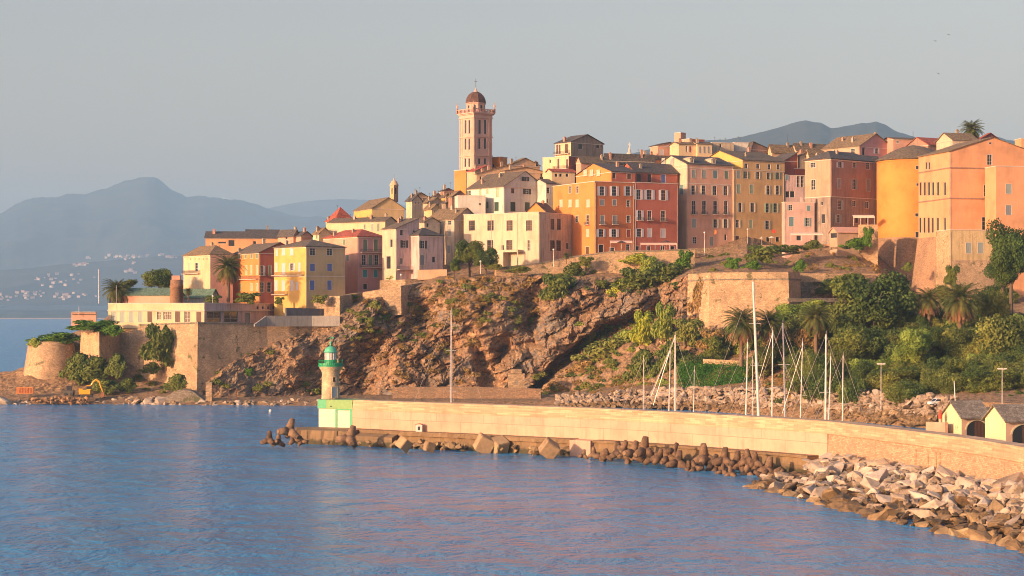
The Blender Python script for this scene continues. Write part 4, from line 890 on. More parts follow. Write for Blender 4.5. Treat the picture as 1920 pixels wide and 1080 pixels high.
h = B(Z2, 'small flat-roofed pinkish kiosk beside the long pavilion, above the overgrown bastion', 555, 560, 752, 272, 335, 600, 85, salmon, rows=[('R', 315, 34, 30, 'g', 'w', [588])], wl=5, sink=3, name='kiosk', cat='kiosk')
pv = B(Z1, 'long low cream flat-roofed pavilion on top of the left bastion', 203, 383, 537, 569, 607, 592, 20, cream, wmR=pinkL, sink=1.5, name='pavilion', cat='pavilion',
  rows=[('L', 594, 20, 9, 'c', 'gg', [213, 229, 246, 263]), ('L', 594, 20, 10, 'c', 'br', [281]), ('L', 592, 15, 8, 'g', 'w', [298, 310, 318]), ('L', 594, 20, 10, 'c', 'br', [333, 373]), ('L', 594, 20, 11, 'g', 'w', [351]),
        ('R', 594, 20, 19, 'g', 'w', [401, 433]), ('R', 596, 19, 7, 'd', 'gy', [464]), ('R', 577, 6, 3, 'k', 'w', [483, 493, 503, 513])])
b = MB(); s0, z, _ = pv.st('L', 203, 582); s1 = pv.wl; b.box(-0.5, 0.0, -0.5, pv.wl+0.2, z-0.1, z+0.15); b.box(0.0, pv.wr, -0.5, 0.0, z-0.1, z+0.15); b.build('canopy_ledge', TRIM, pv.root, pv.off, pv.rz)
GREENR = tiles('green_sheet_roof', (0.10, 0.17, 0.12), 0.2)
B(Z1, 'low pink wing with a pale green sheet roof behind the long pavilion', 217, 319, 345, 553, 569, 612, 20, salmon, ('gu', 2.2, GREENR), wr=9, sink=3, name='pavilion_wing', cat='building', cornice=False)
B(Z1, 'low grey-walled shed with a green sheet roof between the brick stack and the tall palm', 338, 395, 410, 556, 568, 622, 25, greyc, ('gu', 2.4, GREENR), sink=4, name='garden_shed', cat='shed', cornice=False)
h = B(Z3, 'cream hip-roofed house, its right side salmon in shade, left of the tall palm', 85, 383, 640, 465, 905, 640, 55, cream, ('hip', 3.2, LAUZE2), wmR=plaster('shaded_cream_render', (0.68, 0.42, 0.31), 0.35), chim=[(0.5, 0.35)], ant=1,  # salmon right face is the same cream wall, shade mixed into its colour
  rows=[('L', 600, 85, 32, 'c', 'cr', [150]), ('L', 605, 95, 50, 'o', 'cr', [235]), ('L', 750, 80, 30, 'c', 'cr', [160, 232]), ('L', 515, 18, 14, 'k', 'w', [165, 215, 260, 310, 350])])
balcony(h, 'L', 95, 275, 680)
B(Z3, 'long low orange house with a dark slate roof, farthest left on the skyline', None, 332, 1190, 275, 520, 690, 86, palace, ('gv', 2.4, DARKT), wl=11, chim=[(0.1, 0.3)],
  rows=[('R', 332, 38, 36, 'k', 'w', [885]), ('R', 335, 70, 70, 'k', 'w', [625]), ('R', 330, 22, 90, 'k', 'w', [520])])
B(Z3, 'taller slate-roofed section with a yellow chimney at the right end of the long orange house', None, 800, 1165, 250, 420, 696, 80, salmon, ('gv', 2.3, DARKT), wl=10, chim=[(0.65, 0.5)])
h = B(Z3, 'narrow orange house with balconies and a red awning right behind the tall palm', 640, 935, 1400, 440, 1010, 634, 58, orange, ('gu', 3.4, LAUZE), wmR=redw, chim=[(0.1, 0.9), (0.5, 0.6)],
  rows=[('L', 480, 55, 30, 'c', 'gn', [725, 785, 850, 912]), ('L', 640, 100, 28, 'c', 'lg', [790, 845, 912]), ('L', 830, 80, 28, 'c', 'lg', [720, 850, 912]),
        ('R', 645, 110, 34, 'oB', 'w', [968]), ('R', 640, 110, 30, 'c', 'lg', [1056]), ('R', 830, 110, 40, 'g', 'w', [968, 1048])])
balcony(h, 'L', 700, 930, 745)
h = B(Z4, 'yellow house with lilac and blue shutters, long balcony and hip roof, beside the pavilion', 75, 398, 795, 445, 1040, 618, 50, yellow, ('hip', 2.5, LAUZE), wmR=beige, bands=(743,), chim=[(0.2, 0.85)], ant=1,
  rows=[('L', 500, 78, 24, 'c', 'w', [100]), ('L', 495, 72, 38, 'c', 'w', [170, 252]), ('L', 655, 90, 26, 'c', 'w', [97, 330]), ('L', 670, 112, 40, 'c', 'w', [170]), ('L', 650, 75, 36, 'o', 'w', [258]),
        ('L', 840, 100, 32, 'c', 'w', [95, 168, 255]), ('L', 845, 78, 30, 'c', 'w', [305]), ('R', 497, 72, 50, 'g', 'w', [465, 638]), ('R', 655, 75, 44, 'c', 'bl', [463, 637]), ('R', 836, 98, 42, 'c', 'bl', [460, 636])])
balcony(h, 'L', 60, 385, 738); balcony(h, 'L', 60, 212, 930)
h = B(Z4, 'dusky pink house with a red hip roof, green shutters and turquoise lower shutters', 575, 920, 1190, 343, 885, 640, 53, salmon, ('hip', 2.6, REDT), wmR=pink, bands=(), chim=[(0.1, 0.75), (0.3, 0.35)],
  rows=[('L', 400, 55, 30, 'c', 'gn', [785]), ('L', 560, 60, 30, 'c', 'gn', [700, 820]), ('R', 430, 118, 40, 'c', 'gn', [998, 1105]), ('R', 580, 105, 38, 'g', 'w', [985, 1112]), ('R', 580, 100, 36, 'c', 'gn', [1050]),
        ('R', 718, 80, 38, 'c', 'cy', [995, 1103]), ('R', 848, 58, 36, 'd', 'dk', [997])])
balcony(h, 'R', 950, 1186, 652); balcony(h, 'R', 950, 1150, 498, 0.8)
B(Z4, 'cream house with three green-grey shutters behind the red-roofed pink house', 630, 1200, 1310, 186, 520, 662, 30, cream, ('gu', 1.5, LAUZE), chim=[(0.3, 0.3), (0.3, 0.6), (0.6, 0.1)], ant=1,
  rows=[('L', 245, 52, 20, 'c', 'gn', [993]), ('L', 250, 72, 24, 'c', 'gg', [1073]), ('L', 250, 80, 24, 'c', 'gn', [1132]), ('L', 300, 40, 20, 'c', 'gg', [700, 850])])
B(Z4, 'brown-walled house under a steep pyramid red roof', 600, 700, 890, 188, 330, 684, 58, ochre, ('hip', 5.2, REDT), chim=[(0.05, 0.8)], ant=1, rows=[('R', 225, 28, 24, 'k', 'w', [760])])
B(Z4, 'small cream house with one shutter in front of the pyramid red roof', 470, 530, 650, 312, 440, 668, 52, cream, ('gu', 2.0, LAUZE2), chim=[(0.2, 0.6)], rows=[('L', 345, 40, 18, 'c', 'gn', [508])])
B(Z4, 'low salmon gable house just behind the roof of the yellow house', 115, 270, 330, 330, 440, 674, 40, salmon, ('gu', 2.0, DARKT), chim=[(0.6, 0.1)], rows=[('L', 360, 24, 22, 'k', 'w', [200])])
B(Z4, 'little salmon lean-to house with a dark roof left of the small cream house', 280, 350, 460, 335, 440, 672, 50, salmon, ('gu', 1.5, DARKT), chim=[(0.5, 0.3)])
# weathered pair
h = B(Z5, 'weathered pale pink house with peeling render and one-way roof', 200, 335, 572, 585, 1005, 632, 50, creamW, ('gu', 3.7, LAUZE, 1.0), wmR=pinkL, chim=[(0.6, 0.8), (0.75, 0.9)],
  rows=[('R', 625, 62, 30, 'k', 'w', [394]), ('R', 743, 76, 34, 'o', 'dk', [420]), ('R', 610, 24, 20, 'k', 'w', [520]), ('R', 915, 62, 26, 'g', 'w', [394]), ('R', 915, 52, 28, 'k', 'w', [515]), ('L', 735, 80, 26, 'k', 'w', [290]), ('L', 930, 130, 46, 'k', 'w', [262])])
balcony(h, 'R', 345, 490, 1000, 1.6, 1.0)
h = B(Z5, 'weathered pink house with a dark hip roof and black shutters, right of the peeling one', None, 572, 812, 655, 1005, 632, 52, pinkL, ('hip', 2.6, DARKT), wl=9, ant=1,
  rows=[('R', 748, 82, 36, 'o', 'dk', [609]), ('R', 905, 100, 44, 'c', 'gy', [603]), ('R', 900, 60, 30, 'k', 'w', [720])])
B(Z5, 'small pale house tucked between the weathered pair and the tall grey house', None, 625, 780, 520, 800, 650, 55, creamW, ('gu', 1.6, LAUZE), wl=8, chim=[(0.2, 0.2)], rows=[('R', 550, 40, 22, 'k', 'w', [658])])
h = B(Z5, 'tall grey-beige house with grey shutters and a broad brown roof left of the cream block', 655, 925, 1180, 490, 970, 652, 40, creamS, ('gu', 4.0, LAUZE2), chim=[(0.3, 0.2), (0.45, 0.5)], ant=1,
  rows=[('L', 627, 78, 30, 'c', 'gy', [775]), ('L', 625, 82, 32, 'c', 'gy', [880]), ('L', 527, 46, 38, 'g', 'w', [880]), ('L', 797, 82, 30, 'c', 'gy', [872]), ('L', 797, 60, 26, 'k', 'w', [745])])
# church with bell turret
B(Z5, 'church nave with a broad sunlit ochre gable wall under the small bell turret', -90, 95, 425, 378, 500, 692, 66, yellow, ('gu', 3.9, LAUZE2), wmR=ochre, name='chapel', cat='church')
# roofs cluster behind
cl = [('cream house with a dark slate roof right of the ochre chapel', 440, 500, 600, 300, 693, 52, creamW, 2.0, DARKT), ('sand-coloured house with a tiny dark roof on the skyline right of the chapel', 480, 520, 660, 262, 715, 60, peach, 1.5, DARKT),
      ('cream cottage with a speckled front in the middle of the rooftop cluster', 590, 700, 800, 318, 700, 56, creamW, 1.8, LAUZE2), ('pale house with a broken roofline under the white dish aerial', 690, 720, 800, 268, 722, 60, creamS, 1.5, LAUZE),
      ('small yellow house left of the brown rooftop cluster', 795, 830, 885, 262, 705, 60, yellow, 1.2, LAUZE), ('dark brown attic house at the foot of the orange church wall', 780, 810, 925, 205, 728, 65, brownr, 1.0, DARKT),
      ('low ochre house above the broad brown roof', 620, 700, 790, 385, 684, 56, ochre, 1.7, LAUZE2), ('grey-beige house in front of the yellow rooftop house', 800, 840, 945, 330, 694, 60, greyb, 1.4, LAUZE)]
for (lb, a, c_, d_, ye, D, ph, m_, rh, rm) in cl:
    B(Z5, lb, a, c_, d_, ye, ye+140, D, ph, m_, ('gu', rh, rm), chim=[(0.3, 0.5)], ant=1, rows=[('R', ye+28, 24, 14, 'g', 'w', [c_+(d_-c_)*0.35, c_+(d_-c_)*0.7])])
B(Z5, 'brown house with a sloping brown roof left of the low white wall', 868, 905, 1060, 262, 420, 690, 62, brownr, ('gu', 2.2, LAUZE2), rows=[('R', 315, 50, 16, 'k', 'w', [945])])
B(Z7, 'low white flat-roofed annex with faint stains below the white gabled house', None, 92, 345, 378, 520, 664, 80, white, wl=8, sink=4, name='annex', cat='house', rows=[('R', 455, 20, 22, 'g', 'w', [295])])
# big cream block + white gable house
h = B(Z7, 'big flat-roofed cream block with barred brown windows above the cliff', 145, 835, 1145, 530, 1022, 636, 34, creamW, wmR=creamS, name='apartment_block', cat='building', ant=1,
  rows=[('L', 652, 96, 58, 'b', 'br', [220, 392, 567, 747]), ('L', 835, 98, 56, 'b', 'br', [388, 565]), ('L', 857, 52, 24, 'k', 'w', [503]), ('L', 835, 100, 26, 'g', 'w', [745]),
        ('R', 640, 104, 36, 'b', 'br', [960, 1020]), ('R', 837, 98, 46, 'b', 'br', [962, 1018]), ('R', 840, 56, 28, 'g', 'w', [1100])])
b = MB(); s0, z, _ = h.st('L', 445, 895); s1, _, _ = h.st('L', 690, 895); y0, y1 = h.wl-s1, h.wl-s0
b.box(-3.2, 0.0, y0, y1, z-0.3, z+0.5); b.box(-3.2, -0.0, y1-5.0, y1, -4, z-0.3); b.box(-3.15, -2.9, y0, y0+0.3, -4, z-0.3)
b.build('terrace', creamW, h.root, h.off, h.rz)
for f_, z0_, z1_ in ((0.47, -2, 3), (0.28, -2, -0.3), (0.62, 5, -0.3)): b = MB(); b.box(-0.13, -0.02, h.wl*f_, h.wl*f_+0.11, z0_, h.H+z1_); b.build('drain_pipe', PIPE, h.root, h.off, h.rz)
h = B(Z7, 'white gabled house with pale green shutters behind the big cream block', 175, 512, 905, 290, 540, 664, 50, white, ('gu', 5.6, LAUZE), name='town_house', chim=[(0.15, 0.75), (0.35, 0.5)],
  rows=[('L', 357, 84, 24, 'c', 'lg', [297]), ('L', 335, 52, 22, 'c', 'lg', [365]), ('L', 347, 86, 25, 'c', 'lg', [458]), ('L', 352, 42, 26, 'o', 'gn', [198]), ('L', 462, 60, 22, 'c', 'gn', [362]), ('L', 477, 84, 40, 'c', 'dg', [447]), ('L', 455, 22, 18, 'k', 'w', [295]),
        ('R', 333, 48, 32, 'k', 'w', [598]), ('R', 338, 52, 34, 'o', 'dk', [727]), ('R', 344, 32, 50, 'k', 'w', [860]), ('R', 478, 86, 46, 'c', 'dg', [597]), ('R', 478, 80, 44, 'c', 'dg', [730]), ('R', 224, 38, 32, 'o', 'dk', [707]), ('R', 228, 48, 34, 'k', 'w', [858])], bands=(290,))
B(Z7, 'narrow white extension with a black tarred roof against the big orange building', None, 903, 985, 262, 540, 668, 60, white, ('gv', 1.6, DARKT), wl=9, rows=[('R', 328, 52, 30, 'g', 'rd', [920]), ('R', 425, 38, 20, 'g', 'w', [912])])
B(Z7, 'low orange gable wall between the white house and the big orange building', 725, 895, 985, 520, 600, 652, 30, orange, ('gv', 3.0, DARKT), name='attic_house', chim=[(0.6, 0.45)])
# behind the white house
B(Z7, 'orange church base below the pink bell tower with a round apse at its left', 58, 165, 262, 140, 360, 722, 45, orange, wmR=brownr, name='church', cat='church', rows=[('R', 200, 60, 14, 'k', 'w', [210])], sink=14)
B(Z7, 'flat-topped bright orange block with three dark openings right of the bell tower', 352, 480, 545, 22, 140, 738, 40, orange, rows=[('L', 100, 28, 18, 'k', 'w', [365, 390, 415])], sink=14)
B(Z7, 'dark red sloping-roofed house directly under the bell tower', 172, 250, 360, 150, 260, 706, 55, peach, ('gu', 2.2, REDT, 1.0), chim=[(0.4, 0.5)])
B(Z7, 'long peach house with a speckled crumbling wall on the skyline', 250, 262, 560, 178, 330, 700, 68, peach, ('gu', 3.8, LAUZE2, 1.0), wl=8, chim=[(0.2, 0.4), (0.4, 0.5), (0.8, 0.5)], rows=[('R', 215, 30, 16, 'k', 'w', [300, 345, 400, 455])])
B(Z7, 'pinkish beige house with a low gable and one dark window left of the yellow houses', 540, 575, 845, 92, 260, 722, 62, peach, ('gu', 2.7, LAUZE2), chim=[(0.1, 0.5), (0.9, 0.3)], ant=1, rows=[('R', 88, 42, 26, 'k', 'w', [818])])
B(Z7, 'low beige house in front of the beige gable, above the white house roof', 470, 520, 900, 150, 260, 700, 66, peach, ('gu', 1.6, LAUZE2), chim=[(0.2, 0.4), (0.55, 0.5)], rows=[('R', 190, 30, 16, 'k', 'w', [860, 885])])
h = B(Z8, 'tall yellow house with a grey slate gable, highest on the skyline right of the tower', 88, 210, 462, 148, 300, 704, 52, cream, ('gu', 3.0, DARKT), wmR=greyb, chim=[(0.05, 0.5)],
  rows=[('L', 208, 70, 14, 'c', 'br', [103, 122]), ('L', 205, 76, 24, 'c', 'br', [175]), ('R', 186, 42, 34, 'k', 'w', [284]), ('R', 186, 26, 24, 'k', 'w', [420])])
balcony(h, 'L', 90, 205, 250)
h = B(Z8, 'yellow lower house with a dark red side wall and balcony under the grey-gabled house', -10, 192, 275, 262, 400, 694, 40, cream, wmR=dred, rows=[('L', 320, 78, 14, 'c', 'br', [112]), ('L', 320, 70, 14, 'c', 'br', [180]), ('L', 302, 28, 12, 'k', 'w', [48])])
balcony(h, 'L', 80, 190, 362)
B(Z8, 'tiny cream rooftop house with a terracotta awning left of the orange attic', 20, 60, 240, 378, 470, 672, 68, cream, ('gv', 0.9, REDT), rows=[('R', 410, 26, 20, 'k', 'w', [95, 130, 180])])
# the orange / red building
h = B(Z8, 'big orange six-storey building, left half of the orange and red pair above the wall', 70, 395, 705, 458, 1042, 640, 62, orange, wmR=orangeShade, name='apartment_building', cat='building',
  rows=[('L', 522, 54, 18, 'g', 'w', [203, 260]), ('L', 630, 54, 20, 'c', 'cr', [133, 203, 258, 343]), ('L', 757, 74, 20, 'gB', 'w', [340]), ('L', 752, 50, 22, 'g', 'w', [256]), ('L', 860, 58, 20, 'c', 'cr', [340]), ('L', 1000, 66, 24, 'd', 'br', [338]),
        ('R', 533, 74, 36, 'o', 'w', [453, 547, 656]), ('R', 622, 46, 30, 'c', 'gy', [453, 550]), ('R', 630, 52, 28, 'g', 'w', [657]), ('R', 758, 70, 32, 'cB', 'gy', [455, 552]), ('R', 752, 56, 28, 'g', 'cr', [658]),
        ('R', 860, 60, 38, 'o', 'w', [447, 545]), ('R', 862, 58, 30, 'c', 'rd', [660]), ('R', 985, 68, 38, 'd', 'dk', [445]), ('R', 990, 28, 40, 'g', 'w', [530]), ('R', 975, 56, 30, 'g', 'w', [655])])
D2 = h.C.y+h.wr*math.cos(R(62))
at = B(Z8, '', 250, 525, 712, 378, 480, 646, 62, orange, ('gv', 3.4, DARKT), wmR=redw, into=h, sink=0, chim=[(0.35, 0.7), (0.7, 0.3)], rows=[('L', 392, 44, 22, 'c', 'cr', [325, 375, 428]), ('R', 412, 48, 28, 'k', 'w', [548]), ('R', 418, 44, 30, 'c', 'br', [663])])
h = B(Z8, 'brick-red six-storey building with lilac shutters, right half of the orange and red pair', None, 706, 1045, 466, 1012, D2, 62, redw, wl=13, name='apartment_building', cat='building',
  rows=[('R', 560, 78, 36, 'o', 'w', [738]), ('R', 562, 78, 40, 'o', 'w', [822]), ('R', 565, 80, 38, 'o', 'w', [930]), ('R', 722, 78, 34, 'oB', 'w', [745]), ('R', 724, 78, 34, 'gB', 'w', [823]), ('R', 726, 80, 34, 'gB', 'w', [928]),
        ('R', 858, 62, 36, 'o', 'w', [742]), ('R', 858, 66, 36, 'c', 'w', [823]), ('R', 862, 68, 36, 'c', 'w', [928]), ('R', 985, 46, 30, 'd', 'dk', [725, 815, 925, 1000])])
B(Z8, '', None, 713, 1040, 382, 480, 656, 62, redw, ('gv', 3.4, DARKT), wl=11, into=h, sink=0, chim=[(0.2, 0.2)], rows=[('R', 430, 62, 36, 'k', 'rd', [742]), ('R', 433, 64, 32, 'k', 'w', [823]), ('R', 435, 62, 34, 'c', 'bl', [930])])
b = MB(); b.box(0.2, 0.32, -0.14, -0.02, -1, h.H-0.3); b.build('drain_pipe', PIPE, h.root, h.off, h.rz)
# behind it
B(Z8, 'long low dark-roofed hall behind the orange and red pair', 470, 480, 860, 292, 400, 700, 72, peach, ('gv', 2.4, DARKT), wl=10, name='church_hall', cat='hall', chim=[(0.1, 0.3), (0.75, 0.5)], ant=1)
B(Z8, 'small reddish-roofed house left behind the orange attic', 250, 290, 480, 308, 400, 690, 64, salmon, ('gv', 2.2, LAUZE), chim=[(0.9, 0.3)])
B(Z8, 'low salmon wall house with small chimneys right of the white spire', 740, 760, 1000, 278, 400, 708, 66, salmon, ('gv', 1.2, DARKT), wl=9, chim=[(0.15, 0.5), (0.35, 0.4)])
# pink and yellow tall houses
h = B(Y1, 'pink six-storey house with balconied tall windows and two roof dormers', 45, 305, 697, 300, 1018, 661, 61, creamW, ('gv', 3.4, DARKT), wmR=rosy, name='apartment_building', cat='building', bands=(335, 466), wl=13, chim=[(0.75, 0.7)],
  rows=[('L', 285, 55, 22, 'c', 'gg', [113, 183]), ('L', 520, 80, 24, 'c', 'tl', [262]), ('R', 387, 66, 38, 'c', 'gg', [363]), ('R', 388, 66, 38, 'c', 'gg', [450]), ('R', 391, 66, 38, 'c', 'tl', [545]), ('R', 395, 66, 38, 'c', 'gn', [640]),
        ('R', 524, 78, 32, 'o', 'cr', [360, 446]), ('R', 528, 78, 32, 'o', 'cr', [542, 633]), ('R', 672, 116, 34, 'gB', 'w', [364, 451, 545, 636]), ('R', 803, 76, 38, 'c', 'gg', [365]), ('R', 806, 74, 32, 'o', 'cr', [546, 632]),
        ('R', 948, 56, 34, 'g', 'w', [371]), ('R', 955, 74, 32, 'd', 'gg', [513]), ('R', 922, 52, 22, 'k', 'w', [633])])
for zx in (362, 545):
    s, z, _ = h.st('R', zx, 300); M = h.T @ Matrix.Translation((s, 1.6, h.H+0.9)); b = MB()
    b.box(s-0.95, s+0.95, 1.0, 4.5, h.H, h.H+2.0); b.slab([[(s-1.15, 0.8, h.H+2.0), (s, 0.8, h.H+2.5), (s, 5, h.H+2.5), (s-1.15, 5, h.H+2.0)], [(s, 0.8, h.H+2.5), (s+1.15, 0.8, h.H+2.0), (s+1.15, 5, h.H+2.0), (s, 5, h.H+2.5)]], 0.15)
    o = b.build('dormer', creamW, h.root, h.off, h.rz); window(h.root, h.T @ Matrix.Translation((s, 1.0, h.H+1.1)), 0.9, 1.3, 'g', 'w', True)
h = B(Y1, 'yellow-ochre six-storey house with mixed green and white shutters and an upper attic', None, 698, 1128, 352, 978, 670, 61, ochreY, wl=12, name='apartment_building', cat='building', wmR=ochreY,
  rows=[('R', 394, 60, 32, 'c', 'gg', [740]), ('R', 396, 60, 26, 'o', 'gn', [803]), ('R', 400, 60, 28, 'o', 'cr', [905]), ('R', 404, 56, 28, 'o', 'gn', [995, 1072]), ('R', 512, 76, 32, 'c', 'lg', [741]), ('R', 515, 76, 32, 'c', 'lg', [850]), ('R', 524, 76, 28, 'o', 'cr', [990, 1070]),
        ('R', 670, 78, 28, 'o', 'cr', [755, 860]), ('R', 674, 76, 28, 'o', 'lg', [985, 1054]), ('R', 808, 66, 28, 'o', 'cr', [733]), ('R', 812, 68, 28, 'c', 'lg', [846]), ('R', 818, 70, 28, 'o', 'gg', [986]),
        ('R', 948, 74, 34, 'd', 'br', [731]), ('R', 945, 40, 30, 'd', 'dk', [838]), ('R', 940, 40, 30, 'd', 'dk', [990, 1070])])
B(Y1, '', 400, 775, 1130, 268, 360, 675, 61, yellow, ('gv', 4.2, LAUZE), wmR=ochreY, wl=15, into=h, sink=0, chim=[(0.3, 0.2), (0.25, 0.6), (0.7, 0.5)], rows=[('R', 320, 40, 30, 'g', 'w', [805]), ('R', 323, 40, 28, 'g', 'w', [905]), ('R', 327, 40, 28, 'g', 'w', [1000, 1078])])
for x_ in (0.1, h.wr-0.3): b = MB(); b.box(x_, x_+0.11, -0.14, -0.02, -1, h.H-0.3); b.build('drain_pipe', PIPE, h.root, h.off, h.rz)
# skyline behind pink and yellow
B(Y1, 'salmon rooftop turret, square and topmost left of the mountain', 200, 253, 297, 40, 140, 742, 45, salmon, name='turret', cat='turret')
B(Y1, 'long low red-brown block with rooftop frames right of the salmon turret', 250, 325, 455, 92, 160, 738, 60, salmon, wmR=dred)
B(Y1, 'salmon-red house with one pale blue window on the skyline left of the turret', -5, 62, 250, 145, 290, 712, 66, salmon, ('gu', 1.2, DARKT), rows=[('R', 205, 44, 36, 'c', 'w', [92])])
B(Y1, 'cream yellow row house with two tall windows and rooftop clutter', None, 238, 392, 136, 300, 704, 70, cream, ('gv', 1.0, LAUZE2), wl=8, ant=1, chim=[(0.2, 0.3), (0.9, 0.5)], rows=[('R', 176, 52, 16, 'g', 'w', [303]), ('R', 180, 50, 20, 'c', 'rd', [335])])
B(Y1, 'cream row house with tall shuttered window right of the one with rooftop clutter', None, 394, 518, 134, 300, 705, 74, cream, ('gv', 1.0, LAUZE), wl=8, ant=1, chim=[(0.1, 0.2)], rows=[('R', 184, 56, 18, 'c', 'gy', [420, 455, 490])])
B(Y1, 'grey-beige flat-roofed house with roof aerials', None, 516, 702, 124, 280, 712, 72, creamS, wl=8, ant=3, rows=[('R', 150, 30, 18, 'k', 'w', [590])])
B(Y1, 'pale box-shaped rooftop house at the foot of the right mountain', None, 706, 840, 124, 240, 718, 75, white, wl=7, ant=2)
B(Y1, 'dark slate roofed house sloping down from the pale rooftop box', 820, 845, 1010, 175, 300, 706, 60, brownr, ('gu', 2.6, DARKT, 0.1), wl=9)
B(Y2, 'low brown-tiled house farthest left of the pink rooftop house', 0, 30, 200, 262, 360, 706, 66, peach, ('gv', 2.4, LAUZE2), wl=10, chim=[(0.8, 0.4)])
B(Y2, 'long brown roof running behind the small cream houses', 190, 220, 460, 250, 330, 730, 72, peach, ('gv', 2.4, LAUZE), wl=10, chim=[(0.2, 0.4), (0.5, 0.2)])
B(Y2, 'tiny cream house with two chimneys below the long brown roof', 232, 250, 330, 300, 380, 692, 64, creamW, ('gu', 1.2, LAUZE), wl=6, chim=[(0.2, 0.5), (0.8, 0.5)])
B(Y2, 'little peach house behind the grey-brown corner house', 300, 320, 440, 290, 380, 688, 64, peach, ('gv', 1.6, LAUZE2), wl=6)
B(Y2, 'dark red house in shadow behind the small pink terrace house', None, 129, 228, 335, 600, 688, 60, dred, ('gu', 3.0, DARKT, 1.0), wl=9)
B(Y2, 'dark red stepped house with a flat roof beside the shadowed gable', None, 205, 305, 400, 600, 690, 62, dred, wl=8)
h = B(Y2, 'lilac-pink block with a glazed veranda above the small terrace house', None, 129, 302, 452, 668, 681, 72, pinkL, wl=6, sink=12, rows=[('R', 500, 84, 26, 'g', 'w', [237, 268]), ('R', 470, 40, 22, 'c', 'tl', [140]), ('R', 600, 50, 36, 'k', 'w', [150, 190])])
h = B(Y2, 'small pale pink two-storey house with a roof terrace and teal shutters', None, 129, 362, 662, 962, 651, 80, rosep, wl=3, sink=12,
  rows=[('R', 703, 42, 28, 'o', 'gg', [178]), ('R', 708, 44, 32, 'c', 'tl', [316]), ('R', 812, 74, 36, 'c', 'tl', [182]), ('R', 816, 68, 26, 'o', 'tl', [308]), ('R', 940, 40, 36, 'k', 'w', [240])])
b = MB(); b.box(h.wr*0.55, h.wr*0.62, 0.02, 0.5, h.H+0.18, h.H+1.9); b.box(h.wr*0.93, h.wr, 0.02, 0.5, h.H+0.18, h.H+1.6); b.build('terrace_post', pinkL, h.root, h.off, h.rz)
h = B(Y2, 'grey-brown weathered corner house with reddish upper storey, left of the round bastion', 288, 487, 850, 322, 872, 650, 50, peachD, ('hip', 3.2, DARKT), wmR=brownr, name='apartment_building', cat='building', bands=(618,), chim=[(0.15, 0.8), (0.4, 0.6), (0.3, 0.3)], ant=1,
  rows=[('L', 372, 40, 32, 'g', 'w', [350]), ('L', 525, 80, 28, 'g', 'w', [352]), ('R', 370, 46, 30, 'o', 'w', [560]), ('R', 372, 42, 30, 'g', 'w', [672]), ('R', 377, 52, 30, 'g', 'w', [777]), ('R', 514, 74, 30, 'c', 'gy', [553]), ('R', 522, 80, 30, 'o', 'gy', [670]), ('R', 528, 92, 34, 'c', 'gy', [780])])
b = MB(); zs = h.st('R', 487, 618)[1]; mR = greyb
b.box(-0.05, h.wr*0.45, -0.05, -0.003, -6, zs-0.12); b.box(h.wr*0.45, h.wr+0.02, -0.05, -0.003, -6, h.H-0.5); b.box(-0.05, -0.003, -0.003, h.wl, -6, zs-0.12)
# lower storeys: own grey skin with openings
B(Y2, '', 288, 487, 850, 618, 872, 649.35, 50, greyb, into=h, sink=5, rows=[('L', 790, 74, 24, 'k', 'w', [430]), ('L', 670, 30, 14, 'k', 'w', [420]), ('R', 682, 74, 34, 'o', 'gg', [556]), ('R', 672, 44, 30, 'o', 'gy', [670]), ('R', 682, 50, 30, 'o', 'gy', [770]), ('R', 790, 64, 26, 'o', 'gg', [548]), ('R', 795, 56, 28, 'd', 'dk', [690, 770])])
h = B(Y2, 'pink-red rooftop house with a broad brown roof left of the round bastion roof', 420, 712, 968, 222, 330, 716, 54, salmon, ('gu', 5.0, LAUZE2), wmR=pink, chim=[(0.3, 0.7), (0.2, 0.35), (0.6, 0.1)],
  rows=[('L', 262, 34, 26, 'g', 'w', [660]), ('R', 262, 66, 26, 'k', 'w', [745]), ('R', 262, 40, 28, 'o', 'w', [845])])
B(Y2, 'dark lower roof in front of the pink-red rooftop house', 690, 720, 860, 318, 380, 690, 60, brownr, ('gv', 1.0, DARKT), wl=9)
B(Y3, 'long low salmon block with small white grille behind the round bastion roof', None, 197, 432, 216, 300, 720, 74, salmon, ('gv', 0.8, LAUZE), wl=9, rows=[('R', 240, 16, 18, 'g', 'w', [228])], ant=0)
B(Y3, 'dark red-roofed house sloping away right of the salmon block', None, 434, 575, 255, 320, 700, 60, brownr, ('gv', 3.0, REDT), wl=12)
B(Y3, 'small stone-coloured lookout house with a white window frame behind the palace roof', 500, 535, 595, 222, 320, 712, 55, creamS, ('gv', 0.8, LAUZE), rows=[('R', 228, 26, 26, 'g', 'w', [548])], chim=[(0.1, 0.4)])
B(Y3, 'cream house with a brown roof and red fascia below the skyline palm', None, 597, 770, 222, 320, 684, 72, creamW, ('gv', 2.8, LAUZE2), wl=11, rows=[('R', 240, 20, 26, 'g', 'cr', [715])], chim=[(0.5, 0.5)])
B(Y3, 'dark red gable end against the right side of the palm-topped house', 766, 775, 925, 222, 320, 690, 55, dred, ('gu', 2.6, REDT), wl=8)
B(Y3, 'orange chimney-like block at the far right edge of the skyline', None, 1062, 1100, 216, 330, 640, 80, palace, wl=5, name='stair_tower', cat='tower')
